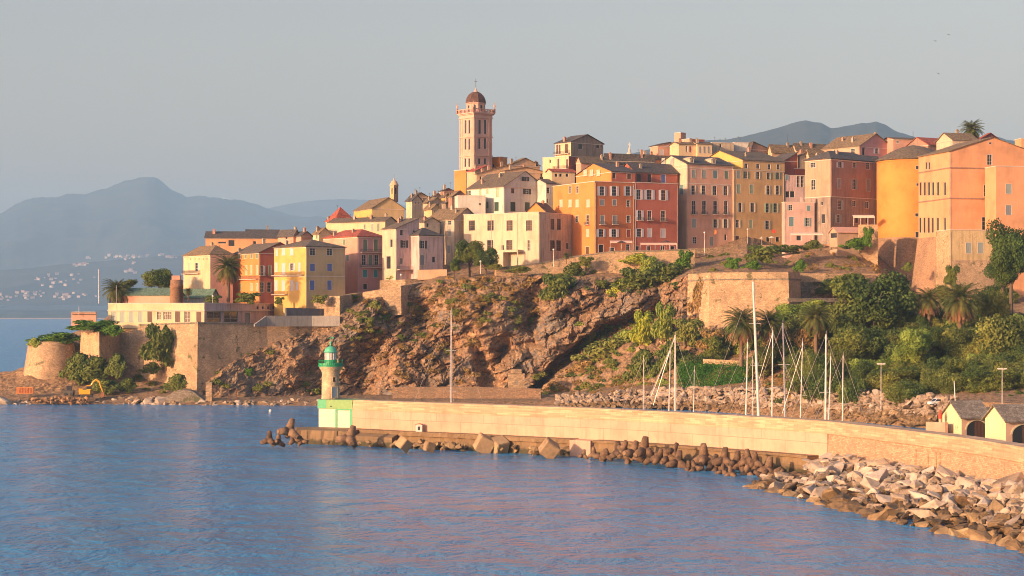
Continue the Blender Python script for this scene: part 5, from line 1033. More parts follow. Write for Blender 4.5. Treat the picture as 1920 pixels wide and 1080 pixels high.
# ---------------- governors' palace
h = B(Y3, 'great orange palace with a low gable and string courses, far right', 368, 578, 1150, 300, 900, 600, 77, palace, ('gu', 4.6, LAUZE2), name='palace', cat='palace', sink=0, bands=(), chim=[], cornice=False,
  rows=[('L', 555, 92, 9, 'k', 'w', [380, 408, 437, 465, 498, 545]), ('L', 800, 104, 9, 'k', 'w', [378, 406, 435, 462, 497, 545]), ('L', 400, 50, 7, 'k', 'w', [420, 440]), ('R', 247, 15, 16, 'k', 'w', [850]), ('R', 358, 70, 34, 'g', 'br', [848]), ('R', 567, 78, 36, 'g', 'br', [826]), ('R', 790, 88, 52, 'g', 'cr', [822])])
for yy in (412, 618): 
    s, z, _ = h.st('R', 578, yy); b = MB(); b.box(-0.22, h.wr*0.54, -0.22, 0.0, z-0.18, z+0.18); b.box(-0.22, 0.0, 0.0, h.wl, z-0.18, z+0.18); b.build('string_course', brownr, h.root, h.off, h.rz)
b = MB(); zt = h.st('R', 578, 870)[1]; zb_ = -28
# battered stone base under the left face
b.quad((-0.25, -0.1, zt), (-0.25, h.wl, zt), (-4.5, h.wl, zb_), (-4.5, -3.0, zb_)); b.quad((-0.25, -0.1, zt), (-4.5, -3.0, zb_), (14, -3.0, zb_), (14, -0.1, zt)); b.quad((-0.25, -0.1, zt), (14, -0.1, zt), (14, h.wl, zt), (-0.25, h.wl, zt))
b.build('stone_base', brick, h.root, h.off, h.rz)
B(Y3, '', None, 892, 1200, 402, 1000, 593, 79, palace, wl=8, into=h, sink=20, rows=[('R', 555, 64, 40, 'c', 'gg', [978]), ('R', 698, 64, 40, 'c', 'gy', [976])])
r = B(Y3, 'lower stone and stained-plaster annex with two windows at the foot of the palace', None, 582, 878, 832, 1230, 590, 77, stoneL, wl=10, name='palace_annex', cat='building', wmR=plaster('stained_ochre_plaster', (0.58, 0.42, 0.22), 0.9, (0.25, 0.18, 0.1)), sink=8, rows=[('R', 953, 70, 38, 'c', 'gg', [706, 786])])
b = MB(); b.slab([[(0.5, -0.05, 9.0), (3, -0.05, 9.0), (4.5, -2.5, -4.0), (0.5, -2.5, -4.0)], [(3, -0.05, 9.0), (r.wr, -0.05, 9.0), (r.wr, -2.5, -4.0), (4.5, -2.5, -4.0)]], 0.6); b.build('buttress', stoneL, r.root, r.off, r.rz)
# round bastion
D = 655.; cx = XD(1712, D); k = D/F
t = thing('round_bastion', 'round orange bastion tower with a conical brown roof, joined to the palace', 'tower', (cx, D, 0))
Rr = 67*k; zt = ZY(295.5, D-Rr); zm = ZY(446, D-Rr); zl = ZY(545, D-Rr)
b = MB(); b.sm = True; b.lathe([(Rr, zm), (Rr, zt-0.3)], 64); b.build('wall', bast, t)
b = MB(); b.sm = True; b.lathe([(Rr+4.0, zl-14), (Rr+1.6, zl), (Rr+0.25, zm-0.5), (Rr+0.35, zm), (Rr, zm+0.3)], 64); b.build('stone_base', brick, t)
b = MB(); b.lathe([(Rr+0.1, zt-0.45), (Rr+0.55, zt-0.3), (Rr+0.7, zt), (Rr*0.62, zt+3.0), (Rr*0.3, zt+4.6), (0.02, zt+5.3)], 48); ro = b.build('roof', LAUZE, t)
b = MB(); b.tube((0, 0, zt+5), (0, 0, zt+10), 0.06, n=5); b.build('flagpole', IRON, ro)
for i in range(30):
    pass
b = MB()
for i in range(46):
    a = -math.pi+math.pi*i/45; b.box(-0.18, 0.18, -0.12, 0.12, zt-1.0, zt-0.75, M=Matrix.Translation((math.cos(a)*(Rr+0.03), math.sin(a)*(Rr+0.03), 0)) @ Matrix.Rotation(a-math.pi/2, 4, 'Z'))
b.build('corbel', bast, t)
for (px, py, w_, h_) in ((1706, 314, 1.1, 1.4), (1706.5, 346, 1.0, 1.0), (1706.5, 403, 1.7, 1.3), (1708.5, 441, 2.4, 2.4)):
    X_ = (px-1712)*k; a = math.asin(X_/Rr); z = ZY(py, D-Rr)
    window(t, Matrix.Translation((X_, -math.cos(a)*Rr, z)) @ Matrix.Rotation(a, 4, 'Z'), w_, h_, 'k', 'w', True)
# ---------------- bell tower
Dt = 730.; k = Dt/F
h = B(Z6, 'tall pink bell tower with a domed lantern, balustrade and cross', 228, 370, 552, 488, 1040, Dt, 52, plaster('tower_pink_render', (0.62, 0.365, 0.28), 0.25), name='bell_tower', cat='bell tower', sink=12,
  rows=[('L', 582, 138, 18, 'k', 'w', [285, 323]), ('L', 757, 114, 18, 'k', 'w', [284, 322]), ('L', 945, 90, 18, 'k', 'w', [283, 321]), ('R', 582, 146, 26, 'k', 'w', [430, 487]), ('R', 752, 108, 24, 'k', 'w', [428, 485]), ('R', 930, 60, 24, 'k', 'w', [426, 484])])
tp = MATS['tower_pink_render']; W, L, H = h.wr, h.wl, h.H
b = MB()
def ring(b, o, z0, z1): b.box(-o, W+o, -o, L+o, z0, z1)
ring(b, 0.35, H, H+0.5); ring(b, 0.15, H+0.5, H+1.3); ring(b, 0.5, H+1.3, H+1.7); ring(b, 0.85, H+1.7, H+2.1)
for yy in (676, 868): z = h.st('R', 370, yy)[1]; ring(b, 0.28, z-0.25, z+0.25)
for (x0, y0) in ((0, 0), (W, 0), (0, L), (W, L)):
    for d in (0, 1.2): pass
for s in (0.0, 0.13, 0.87, 1.0):
    b.box(s*(W-0.5)-0.02, s*(W-0.5)+0.52, -0.14, -0.02, -12, H-0.02); b.box(-0.14, -0.02, s*(L-0.5)-0.02, s*(L-0.5)+0.52, -12, H-0.02)
b.build('cornice', tp, h.root, h.off, h.rz)
b = MB(); zb0 = H+2.1; o_ = 0.7
for (xa, ya, xb, yb) in ((-o_, -o_, W+o_, -o_), (-o_, L+o_, W+o_, L+o_), (-o_, -o_, -o_, L+o_), (W+o_, -o_, W+o_, L+o_)):
    n = 12
    for i in range(n+1):
        x = xa+(xb-xa)*i/n; y = ya+(yb-ya)*i/n; q = 0.3 if i in (0, n) else 0.14; b.box(x-q, x+q, y-q, y+q, zb0, zb0+(1.7 if i in (0, n) else 1.2))
    b.box(min(xa, xb)-0.18, max(xa, xb)+0.18, min(ya, yb)-0.18, max(ya, yb)+0.18, zb0+1.2, zb0+1.45)
b.build('balustrade', tp, h.root, h.off, h.rz)
for (x, y) in ((-o_, -o_), (W+o_, -o_), (-o_, L+o_), (W+o_, L+o_)):
    b = MB(); b.sm = True; T_ = h.T @ Vector((x, y, zb0+1.7)); b.lathe([(0.05, 0), (0.32, 0.1), (0.16, 0.4), (0.42, 0.9), (0.36, 1.3), (0.1, 1.7), (0.22, 1.95), (0.02, 2.5)], 10); b.build('urn_finial', tp, h.root, T_)
cx_, cy_ = W/2, L/2; r0 = 107/5.4*k; Tc = h.T @ Vector((cx_, cy_, 0))
b = MB(); b.lathe([(r0-0.3, zb0), (r0-0.3, zb0+3.6), (r0, zb0+3.7), (r0, zb0+4.0)], 8, a0=R(22.5)-math.pi/4, a1=R(22.5)+2*math.pi-math.pi/4); dr = b.build('drum', tp, h.root, Tc, h.rz)
for i in range(8):
    a = i*math.pi/4; b = MB(); rr_ = (r0-0.3)*math.cos(math.pi/8)
    M_ = Matrix.Rotation(a, 4, 'Z'); b.box(-0.42, 0.42, -rr_-0.05, -rr_+0.01, zb0+0.9, zb0+3.0, M=M_); b.build('louvre_opening', shut('dk'), dr)
b = MB(); prof = [(r0*math.cos(q)*1.0+0.02, zb0+4.0+r0*1.12*math.sin(q)) for q in [R(x) for x in range(0, 90, 9)]]
b.lathe(prof, 8, a0=R(22.5), a1=R(382.5)); dm = b.build('dome', tiles('brown_dome_slates', (0.10, 0.05, 0.042), 0.3), h.root, Tc, h.rz)
b = MB(); z1 = zb0+4.0+r0*1.08; b.lathe([(1.3, z1-0.3), (0.6, z1+0.4), (0.25, z1+1.3), (0.05, z1+1.8)], 12); b.tube((0, 0, z1+1.5), (0, 0, z1+4.2), 0.06, n=6); b.build('finial', tp, h.root, Tc)
b = MB(); b.tube((0, 0, z1+1.8), (0, 0, z1+5.2), 0.07, n=6); b.tube((-0.6, 0, z1+4.1), (0.6, 0, z1+4.1), 0.06, n=6); b.build('cross', IRON, h.root, Tc)
# small chapel bell turret
h = B(Z5, 'small square brick bell turret with a domed cap on the ochre chapel', 277, 315, 360, 150, 275, 697, 48, ochre, wmR=brownr, name='bell_turret', cat='bell turret', sink=1.5, rows=[('L', 205, 66, 14, 'k', 'w', [296]), ('R', 205, 70, 18, 'k', 'w', [338])])
b = MB(); b.sm = True; b.lathe([(1.6, h.H+0.18), (1.5, h.H+0.7), (1.0, h.H+1.5), (0.3, h.H+2.1), (0.2, h.H+2.6), (0.02, h.H+3.0)], 16); b.build('cap', peach, h.root, h.T @ Vector((h.wr/2, h.wl/2, 0)))
b = MB(); b.tube((0, 0, h.H+3), (0, 0, h.H+4.2), 0.04, n=5); b.build('spike', IRON, h.root, h.T @ Vector((h.wr/2, h.wl/2, 0)))
# white spire with cross
D = 712; p = P(1180, 292, D); t = thing('church_spire', 'small white spire with a cross on the skyline between the orange attic and the turret', 'spire', p)
b = MB(); b.box(-1.3, 1.3, -1.3, 1.3, -3, 0.2); b.sm = False; b.lathe([(1.0, 0.2), (1.0, 1.0), (0.55, 1.3), (0.45, 2.4), (0.12, 3.2)], 8); b.build('lantern', white, t)
b = MB(); b.box(-0.1, 0.1, -0.1, 0.1, 2.6, 5.0); b.box(-0.55, 0.55, -0.09, 0.09, 3.9, 4.15); b.build('cross', FRAMEW, t)
# brick stack
D = 606; p = P(331, 570, D); t = thing('brick_stack', 'round brick chimney stack behind the long pavilion', 'chimney stack', p)
b = MB(); b.sm = True; b.lathe([(2.15, -2), (2.05, 5.3), (2.2, 5.4), (2.2, 5.8), (1.95, 5.9), (1.95, 7.6), (1.4, 7.7)], 24); b.build('shaft', masonry('round_stack_brick', (0.42, 0.22, 0.12), 0.35, 0.12), t)
b = MB(); b.box(-1.3, 1.3, -1.3, 1.3, 7.6, 9.0); b.build('top', salmon, t)
# ------------------------------------------------------------ vegetation
def leafcloud(seed, lobes, n, size, jag=0.25, squash=1.0):
    """leaf-clump quads spread through the volume of overlapping lobes; lobes: (x,y,z,rx,ry,rz)"""
    r_ = np.random.RandomState(seed); w_ = np.array([l[3]*l[4]+l[3]*l[5] for l in lobes]); w_ = w_/w_.sum()
    idx = r_.choice(len(lobes), n, p=w_); L = np.array(lobes)[idx]
    d = r_.normal(size=(n, 3)); d /= np.linalg.norm(d, axis=1)[:, None]
    # clumpy radius: hollows and tufts from low-frequency directional noise
    k = np.array([noise.noise(Vector((float(a[0])*2.3+i_*3.1, float(a[1])*2.3, float(a[2])*2.3+seed))) for a, i_ in zip(d, idx)])
    rad = (0.80+0.42*k+0.16*r_.rand(n)**0.5)*np.where(r_.rand(n) < 0.25, r_.uniform(0.4, 0.9, n), 1.0)
    c = L[:, :3]+d*L[:, 3:6]*rad[:, None]
    nn = d*0.8+r_.normal(size=(n, 3))*0.65+np.array([0, 0, 0.35]); nn /= np.linalg.norm(nn, axis=1)[:, None]
    t_ = np.cross(nn, r_.normal(size=(n, 3))); t_ /= np.linalg.norm(t_, axis=1)[:, None]; s_ = np.cross(nn, t_)
    sz = size*r_.uniform(0.6, 1.4, n)[:, None]; a = t_*sz; bb = s_*sz*0.62
    v = np.stack([c-a, c+bb+nn*sz*0.15, c+a, c-bb+nn*sz*0.15], 1).reshape(-1, 3)
    return v
def cloudmesh(name, v, mat):
    n = len(v)//4; me = bpy.data.meshes.new(name); me.vertices.add(len(v)); me.vertices.foreach_set('co', v.astype(np.float32).ravel())
    me.loops.add(len(v)); me.loops.foreach_set('vertex_index', np.arange(len(v), dtype=np.int32)); me.polygons.add(n); me.polygons.foreach_set('loop_start', np.arange(0, len(v), 4, dtype=np.int32))
    try: me.polygons.foreach_set('loop_total', np.full(n, 4, dtype=np.int32))
    except Exception: pass
    me.materials.append(mat); me.update(); me.validate(); return me
def rl(seed, n, spread, r, zc, zs):
    q = random.Random(seed); out = [(0, 0, zc, r*0.75, r*0.75, r*0.65)]
    for i in range(n):
        a = q.uniform(0, 6.28); e = q.uniform(0.3, 1.0)*spread; rr_ = r*q.uniform(0.28, 0.5); out.append((math.cos(a)*e, math.sin(a)*e, zc+q.uniform(-zs, zs), rr_*1.1, rr_*1.1, rr_*0.85))
    return out
G1 = leafm('dark_green_foliage', (0.081, 0.132, 0.034), (0.202, 0.266, 0.061)); G2 = leafm('olive_foliage', (0.138, 0.176, 0.043), (0.290, 0.335, 0.082)); G3 = leafm('light_green_foliage', (0.192, 0.282, 0.053), (0.371, 0.477, 0.099))
G4 = leafm('deep_pine_foliage', (0.046, 0.097, 0.027), (0.112, 0.195, 0.045)); G5 = leafm('bright_creeper_foliage', (0.274, 0.371, 0.045), (0.547, 0.634, 0.076)); G6 = leafm('ivy_foliage', (0.072, 0.176, 0.027), (0.161, 0.353, 0.045)); G7 = leafm('dry_scrub_foliage', (0.274, 0.202, 0.082), (0.467, 0.335, 0.134))
BARK = plain('tree_bark', (0.12, 0.085, 0.06), 0.95); PALMT = plain('palm_trunk_bark', (0.17, 0.11, 0.07), 0.95)
# broadleaf tree prototypes, unit: crown radius ~1 (height ~1.6), scaled per tree
def tree_mesh(seed, mat, n=17000, size=0.038):
    v = leafcloud(seed, rl(seed, 16, 0.78, 0.85, 0.0, 0.5), n, size); return cloudmesh('crown', v, mat)
CR = {'d': [tree_mesh(1, G1), tree_mesh(2, G1)], 'o': [tree_mesh(3, G2), tree_mesh(4, G2)], 'l': [tree_mesh(5, G3)], 'p': [tree_mesh(6, G4, 17000, 0.034)]}
def trunk_mesh(seed):
    q = random.Random(seed); b = MB(); b.path([(0, 0, -2.2), (0.03, 0, -1.2), (-0.02, 0.03, -0.5), (0, 0, 0.2)], [0.10, 0.08, 0.06, 0.03], 8)
    for i in range(7): a = q.uniform(0, 6.28); z = q.uniform(-1.0, -0.2); b.path([(0, 0, z), (math.cos(a)*0.3, math.sin(a)*0.3, z+0.3), (math.cos(a)*0.65, math.sin(a)*0.65, z+0.55)], [0.04, 0.028, 0.012], 6)
    return b.mesh('trunk', BARK)
TR = [trunk_mesh(1), trunk_mesh(2)]
rr = random.Random(5)
KN = {'d': 'dark green tree', 'o': 'olive-green tree', 'l': 'light green tree', 'p': 'dark pine'}
def tree(px, py, wpx, hpx, D, kind, where, grp=None):
    """px,py: crown centre, wpx/hpx: crown size in photo pixels"""
    k = D/F; c = P(px, py, D); rx = wpx*k/2/0.95; rz = hpx*k/2/0.85
    o = thing('pine_tree' if kind == 'p' else 'tree', KN[kind]+' '+where, 'tree', c, rr.uniform(0, 6.28), grp); o.scale = (rx, rx, rz)
    link(rr.choice(CR[kind]), 'crown', o); link(rr.choice(TR), 'trunk', o); return o
T_ = [(1640, 570, 150, 130, 540, 'd', 'with the broadest rounded crown, left of the two palms under the bastion'), (1610, 640, 110, 90, 525, 'd', 'lower left flank below the broadest crown'), (1672, 650, 90, 100, 528, 'd', 'in the dark hollow below the broadest crown'),
      (1713, 652, 78, 78, 500, 'l', 'with a bright crown standing alone in front of the dark hollow'), (1700, 705, 84, 60, 495, 'o', 'just under the bright lone crown'), (1880, 640, 130, 120, 500, 'o', 'spreading at the right edge below the pine'),
      (1815, 660, 90, 90, 508, 'o', 'below the big palm with dead skirt'), (1810, 712, 130, 70, 485, 'o', 'in the low thicket behind the boathouses'), (1890, 715, 110, 70, 470, 'd', 'lowest at the right edge behind the second boathouse'), (1760, 660, 60, 70, 520, 'd', 'in shadow under the two palms'),
      (1530, 690, 52, 84, 505, 'd', 'ivy-clad and column-like behind the tall masts'), (1578, 605, 60, 100, 545, 'o', 'right of the palm with drooping fronds'), (1575, 675, 50, 50, 515, 'o', 'low, behind the leaning mast pair'), (1500, 590, 70, 46, 560, 'l', 'bright, under the thin ledge of the fort corner'),
      (1562, 535, 60, 36, 596, 'd', 'low and dark in the recessed fort corner'), (880, 474, 50, 52, 622, 'd', 'in front of the big flat cream block'), (911, 484, 44, 42, 619, 'd', 'smaller, right of the one before the cream block'), (852, 498, 26, 28, 618, 'd', 'small, left of the one before the cream block'),
      (300, 521, 62, 50, 640, 'd', 'at the left end of the town beside the cream hip-roofed house'), (238, 534, 34, 24, 628, 'o', 'small, between the left palm and the brick stack'), (1432, 672, 46, 50, 540, 'o', 'small, between the tallest mast and the palms'), (1470, 655, 60, 60, 545, 'd', 'behind the crossed mast stays under the middle palm'),
      (1495, 722, 60, 44, 500, 'o', 'scrubby, low among the mast bases'), (1740, 735, 70, 44, 478, 'o', 'low, above the revetment left of the first boathouse'), (1855, 575, 60, 70, 530, 'o', 'between the big palm and the pine trunk'), (1612, 700, 60, 50, 505, 'd', 'small, left of the slim lamp on the slope'), (1745, 600, 60, 60, 548, 'd', 'behind the smaller of the two palms under the bastion'),
      (1668, 720, 60, 44, 490, 'o', 'low, right of the slim lamp on the slope'), (1775, 560, 40, 60, 565, 'o', 'slender, against the battered stone base of the palace'), (1520, 610, 90, 60, 548, 'o', 'behind the drooping-frond palm'), (1745, 632, 64, 60, 512, 'd', 'in front of the trunk of the smaller palm before the palace'), (1798, 636, 70, 56, 510, 'o', 'in front of the trunk of the largest palm')]
for a in T_: tree(*a)
pn = tree(1895, 470, 84, 126, 548, 'p', 'tallest at the right edge, before the palace annex'); tree(1880, 510, 66, 60, 550, 'p', 'lower branch mass beneath the tallest pine')
fill = [((1485, 1920), (600, 735), 78, 'in the dense thicket between the revetment and the fort walls'), ((1560, 1720), (520, 620), 8, 'packed around the broadest crown'), ((1830, 1925), (540, 640), 12, 'crowding the right edge below the tallest pine'), ((1300, 1500), (630, 700), 10, 'in the scrubby band behind the tall masts')]
for ((x0, x1), (y0, y1), n_, wh) in fill:
    for i in range(n_):
        px = rr.uniform(x0, x1); py = rr.uniform(y0, y1); h_, nn = hitland(px, py+12)
        if h_ is None: continue
        kd = rr.choice('dododdl' if py > 620 else 'ddo'); tree(px, py, rr.uniform(46, 92), rr.uniform(42, 74), h_.y-2.5, kd, wh, KN[kd]+'s '+wh)
# palms
def frond(b, az, el0, L, droop, wid, nseg=7, mi=0):
    pts = []; p = Vector((0, 0, 0)); e = el0; d_ = Vector((math.cos(az), math.sin(az), 0))
    for i in range(nseg+1): pts.append(p.copy()); p = p+(d_*math.cos(e)+Vector((0, 0, math.sin(e))))*(L/nseg); e -= droop/nseg
    side = Vector((-math.sin(az), math.cos(az), 0))
    for i in range(nseg):
        a, c = pts[i], pts[i+1]; n_ = 3
        for k in range(n_):
            f = (i+k/n_)/nseg; q = a.lerp(c, k/n_); wl_ = wid*math.sin(math.pi*min(0.96, 0.12+f*0.86))+0.05; dirv = (c-a).normalized()
            for s_ in (-1, 1):
                tip = q+side*s_*wl_+dirv*wl_*0.55-Vector((0, 0, wl_*0.38)); b.quad(q, q+dirv*0.16, tip+dirv*0.05, tip, mi=mi)
        b.tube(a, c, 0.035, 0.03, 4, mi=mi, cap=False)
PG = leafm('palm_frond_green', (0.075, 0.10, 0.028), (0.16, 0.18, 0.055), 0.15); PD = leafm('dead_palm_frond', (0.20, 0.115, 0.065), (0.34, 0.2, 0.12), 0.1)
def palm_meshes(seed, dead):
    q = random.Random(seed); b = MB()
    for i in range(80): f = i/80; frond(b, i*2.399+q.uniform(-.2, .2), R(80-f*112+q.uniform(-6, 6)), q.uniform(4.2, 5.6), R(72+f*30), 0.7)
    g = b.mesh('crown', PG); b = MB()
    for i in range(dead): frond(b, q.uniform(0, 6.28), R(q.uniform(-28, -58)), q.uniform(3.6, 5.4), R(45), 0.5)
    return g, b.mesh('dead_fronds', PD)
PM = [palm_meshes(3, 80), palm_meshes(9, 26)]
b = MB()
for i in range(16): b.tube((0, 0, -9+i*0.56), (0, 0, -9+i*0.56+0.57), 0.42+0.03*(i % 2), 0.48, 10)
b.lathe([(0.5, -0.5), (0.75, -0.1), (0.6, 0.4), (0.1, 0.8)], 10); PTR = b.mesh('trunk', PALMT)
def palm(px, py, wpx, D, kind, label):
    c = P(px, py, D); o = thing('palm_tree', label, 'palm tree', c, rr.uniform(0, 6.28)); s_ = wpx*D/F/8.0; o.scale = (s_, s_, s_)
    link(PM[kind][0], 'crown', o); link(PM[kind][1], 'dead_fronds', o); link(PTR, 'trunk', o); return o
palm(428, 502, 58, 608, 0, 'tall palm with brown hanging fronds between the cream and orange houses'); palm(219, 545, 56, 618, 1, 'palm behind the left end of the long pavilion'); palm(353, 546, 17, 604, 1, 'tiny slim palm above the pavilion roof beside the brick stack')
palm(1822, 243, 46, 700, 1, 'palm on the skyline behind the palace roof'); palm(1800, 562, 78, 520, 0, 'largest palm with a pinkish dead skirt, before the palace base'); palm(1742, 562, 56, 540, 0, 'smaller palm left of the largest one, before the palace base')
palm(1390, 606, 72, 535, 0, 'leftmost of the palms in front of the fort wall'); palm(1444, 606, 62, 540, 0, 'palm between the tallest mast and the second palm mast, before the fort wall'); palm(1530, 596, 66, 530, 1, 'palm with wide drooping fronds right of the fort wall')
palm(1062, 479, 14, 616, 1, 'tiny palm plant on the wall under the cream block'); 
# shrubs on the cliff and terraces
SHM = {}
for kk_, mm_ in (('g', G1), ('o', G2), ('y', G5), ('i', G6), ('b', G7), ('l', G3)):
    SHM[kk_] = [cloudmesh('shrub', leafcloud(40+i, rl(40+i, 12, 0.8, 0.72, 0.0, 0.6), 2600, 0.07), mm_) for i in range(2)]
def shrub(px, py, wpx, hpx, kind, label, grp=None, D=None, name='shrub'):
    if D is None:
        h_, n_ = hitland(px, py)
        if h_ is None: return
        D = h_.y-0.6; p = h_
    p = P(px, py, D); k = D/F; o = bpy.data.objects.new(name, rr.choice(SHM[kind])); COL.objects.link(o); o.location = p; o.scale = (wpx*k/2*1.15, max(1.0, wpx*k/2.8), hpx*k/2*1.35); o.rotation_euler = (0, 0, rr.uniform(-0.4, 0.4)); tag(o, label, 'shrub', grp); return o
big = [(300, 650, 76, 92, 'g', 590, 'huge dark ivy mass hanging over the lit rampart face'), (280, 690, 40, 24, 'g', 589, 'lower fringe of the rampart ivy'), (328, 716, 44, 34, 'g', 576, 'dark bush at the foot of the rampart corner'), (170, 695, 70, 60, 'g', 586, 'dark scrub between the round bastion and the lit rampart'), (215, 685, 40, 50, 'g', 583, 'dark bush against the left edge of the lit rampart'), (190, 725, 70, 30, 'g', 578, 'dark low bush behind the excavator'), (140, 690, 60, 66, 'g', 588, 'dark bush filling the gap between the two bastions'), (235, 722, 40, 30, 'g', 578, 'dark bush right of the excavator'),
       (100, 634, 96, 24, 'i', 596, 'grassy green cap on the round bastion'), (62, 642, 30, 20, 'l', 594, 'bright green tuft at the left lip of the round bastion'), (175, 612, 100, 26, 'i', 593, 'thick green mat on top of the two-faced bastion'), (205, 619, 50, 24, 'i', 590, 'green fold hanging over the two-faced bastion'),
       (1045, 545, 70, 66, 'g', None, 'dark green bush hanging on the cliff under the retaining wall'), (1070, 510, 50, 40, 'g', 618, 'dark bush just under the retaining wall'), (1098, 492, 34, 24, 'o', 618, 'olive bush at the top of the retaining wall'), (1200, 528, 110, 56, 'g', 611, 'wide dark green thicket below the creeper-clad wall'), (1250, 515, 90, 50, 'g', 611, 'dark thicket under the right end of the retaining wall'), (1284, 488, 38, 40, 'i', 615, 'green bush at the right corner of the retaining wall'),
       (1160, 540, 44, 40, 'y', 609, 'yellow-green creeper left of the wide thicket'), (1190, 485, 60, 22, 'y', 618, 'thin yellow-green creeper on the retaining wall'), (1215, 500, 34, 44, 'l', 617, 'hanging light green creeper on the retaining wall'), (1205, 620, 50, 80, 'y', 588, 'bright yellow-green bush below the pale crag'), (1245, 610, 50, 90, 'l', 586, 'light green bush right of the yellow-green one'), (1250, 680, 60, 90, 'g', 572, 'dark green mass behind the left pair of masts'), (1200, 690, 60, 80, 'g', 574, 'dark green hollow left of the mast pair'),
       (1130, 660, 110, 60, 'o', None, 'olive scrub on the slope under the overhang'), (1100, 640, 60, 40, 'o', None, 'small olive scrub at the mouth of the overhang'), (1165, 640, 60, 50, 'l', None, 'green scrub midway down the slope under the overhang'), (1090, 690, 60, 34, 'b', None, 'dry brown scrub low on the slope under the overhang'), (1290, 625, 60, 60, 'o', 576, 'olive bush right of the yellow-green bushes'), (1335, 640, 60, 50, 'b', 566, 'dry brown thicket under the fort wall'), (1310, 560, 40, 90, 'b', 588, 'shadowed dry creeper on the left edge of the fort wall'),
       (1375, 495, 34, 26, 'i', 606, 'round green bush left on the dry terrace'), (1408, 498, 36, 22, 'i', 604, 'round green bush beside the left one on the dry terrace'), (1430, 478, 70, 40, 'g', 612, 'dark bush band under the street wall'), (1498, 498, 24, 26, 'i', 606, 'lone round bush in the middle of the dry terrace'), (1480, 468, 60, 20, 'g', 620, 'dark hedge below the yellow house terrace'), (1520, 460, 40, 22, 'g', 624, 'dark hedge end below the small pale pink house'), (1600, 457, 54, 24, 'i', 626, 'trimmed green hedge in front of the terrace shack'), (1627, 446, 26, 44, 'i', 626, 'upright green bush right of the terrace shack'),
       (1520, 575, 70, 30, 'l', 566, 'bright green creeper bank under the ledge of the fort corner'), (1470, 590, 50, 36, 'i', 565, 'bright green bank right of the second palm'), (1700, 500, 20, 20, 'g', 600, 'small bush at the foot of the palace stone base'), (1785, 520, 30, 50, 'g', 575, 'shadowy creeper on the annex wall'), (1460, 640, 60, 60, 'b', 548, 'brown dry palm thatch thicket between two palms'), (1500, 640, 60, 70, 'b', 545, 'reddish brown thicket below the drooping palm'),
       (740, 520, 30, 12, 'l', 634, 'light grass tuft beside the pink house'), (700, 575, 30, 26, 'o', None, 'dull green bush on the terrace wall top'), (600, 562, 34, 20, 'o', 607, 'dull bush on the pinkish terrace block'), (655, 556, 40, 10, 'o', 619, 'low weeds along the foot of the yellow house wall'), (524, 565, 20, 18, 'g', 606, 'dark pot bush right of the orange house'), (465, 560, 50, 26, 'g', 607, 'dark garden bush behind the pavilion right of the tall palm'), (400, 562, 34, 18, 'g', 606, 'dark garden bush left of the tall palm'), (840, 660, 20, 14, 'o', None, 'small bush on the middle of the cliff beside the lone mast'),
       (466, 698, 20, 16, 'i', None, 'single bright green bush on the lower dark rocks'), (590, 622, 24, 14, 'o', 616, 'green tuft above the dark rocks'), (1740, 742, 26, 16, 'i', 486, 'low green bush at the foot of the slope'), (1672, 680, 40, 30, 'i', 505, 'green creeper under the slim lamp'), (925, 500, 34, 12, 'o', 617, 'grass tuft on the cliff edge under the trees'), (970, 505, 50, 14, 'o', 615, 'dry grass tuft on the cliff edge left of the retaining wall'), (1460, 752, 22, 12, 'g', 480, 'small dark tuft between two mast bases'), (1737, 850, 16, 12, 'i', 290, 'green weed tuft at the foot of the jetty stone wall')]
for (px, py, w_, h_, k_, D_, lb) in big: shrub(px, py, w_, h_, k_, lb, None, D_)
UGC = [leafcloud(60+i, rl(60+i, 6, 0.8, 0.7, 0.0, 0.5), 520, 0.13) for i in range(3)]
zones = [((1020, 1300), (485, 560), 'g', 26, 'dark green tuft on the rock under the retaining wall'), ((1085, 1300), (600, 735), 'l', 34, 'light green tuft on the slope under the overhang'), ((1085, 1300), (600, 735), 'g', 30, 'dark green tuft on the slope under the overhang'), ((1290, 1420), (600, 690), 'g', 26, 'dark green tuft at the foot of the fort wall'), ((1310, 1640), (462, 508), 'o', 18, 'olive tuft on the brown terrace slope'), ((660, 830), (560, 640), 'g', 10, 'dark green tuft on the rocks under the terrace walls'),
         ((660, 900), (540, 720), 'b', 60, 'dry brown scrub tuft on the sunlit cliff below the terraces'), ((830, 1010), (520, 600), 'b', 45, 'dry scrub tuft high on the cliff under the cream block'), ((820, 1000), (525, 620), 'o', 22, 'olive scrub tuft high on the cliff'), ((1010, 1220), (690, 745), 'b', 40, 'dry scrub tuft on the low slope left of the mast pair'), ((1000, 1220), (680, 745), 'o', 16, 'olive scrub tuft on the low slope left of the mast pair'),
         ((1400, 1920), (690, 745), 'g', 30, 'dark green tuft on the bank above the revetment'), ((1440, 1920), (600, 735), 'l', 30, 'light green tuft among the trees of the right slope'), ((1400, 1760), (700, 752), 'b', 50, 'dry brown tuft on the bank above the revetment'), ((1400, 1700), (690, 740), 'o', 22, 'olive tuft on the bank above the revetment'), ((640, 760), (580, 640), 'o', 14, 'dull olive tuft on the rocks under the terrace walls'), ((1310, 1400), (620, 672), 'b', 16, 'dry reddish tuft below the fort wall'), ((1500, 1640), (470, 508), 'b', 14, 'dry tuft on the brown terrace slope'), ((230, 350), (700, 740), 'o', 10, 'weed tuft at the foot of the rampart'), ((380, 640), (640, 740), 'o', 14, 'sparse tuft on the dark rocks right of the rampart corner')]
UG = {}; ndone = 0
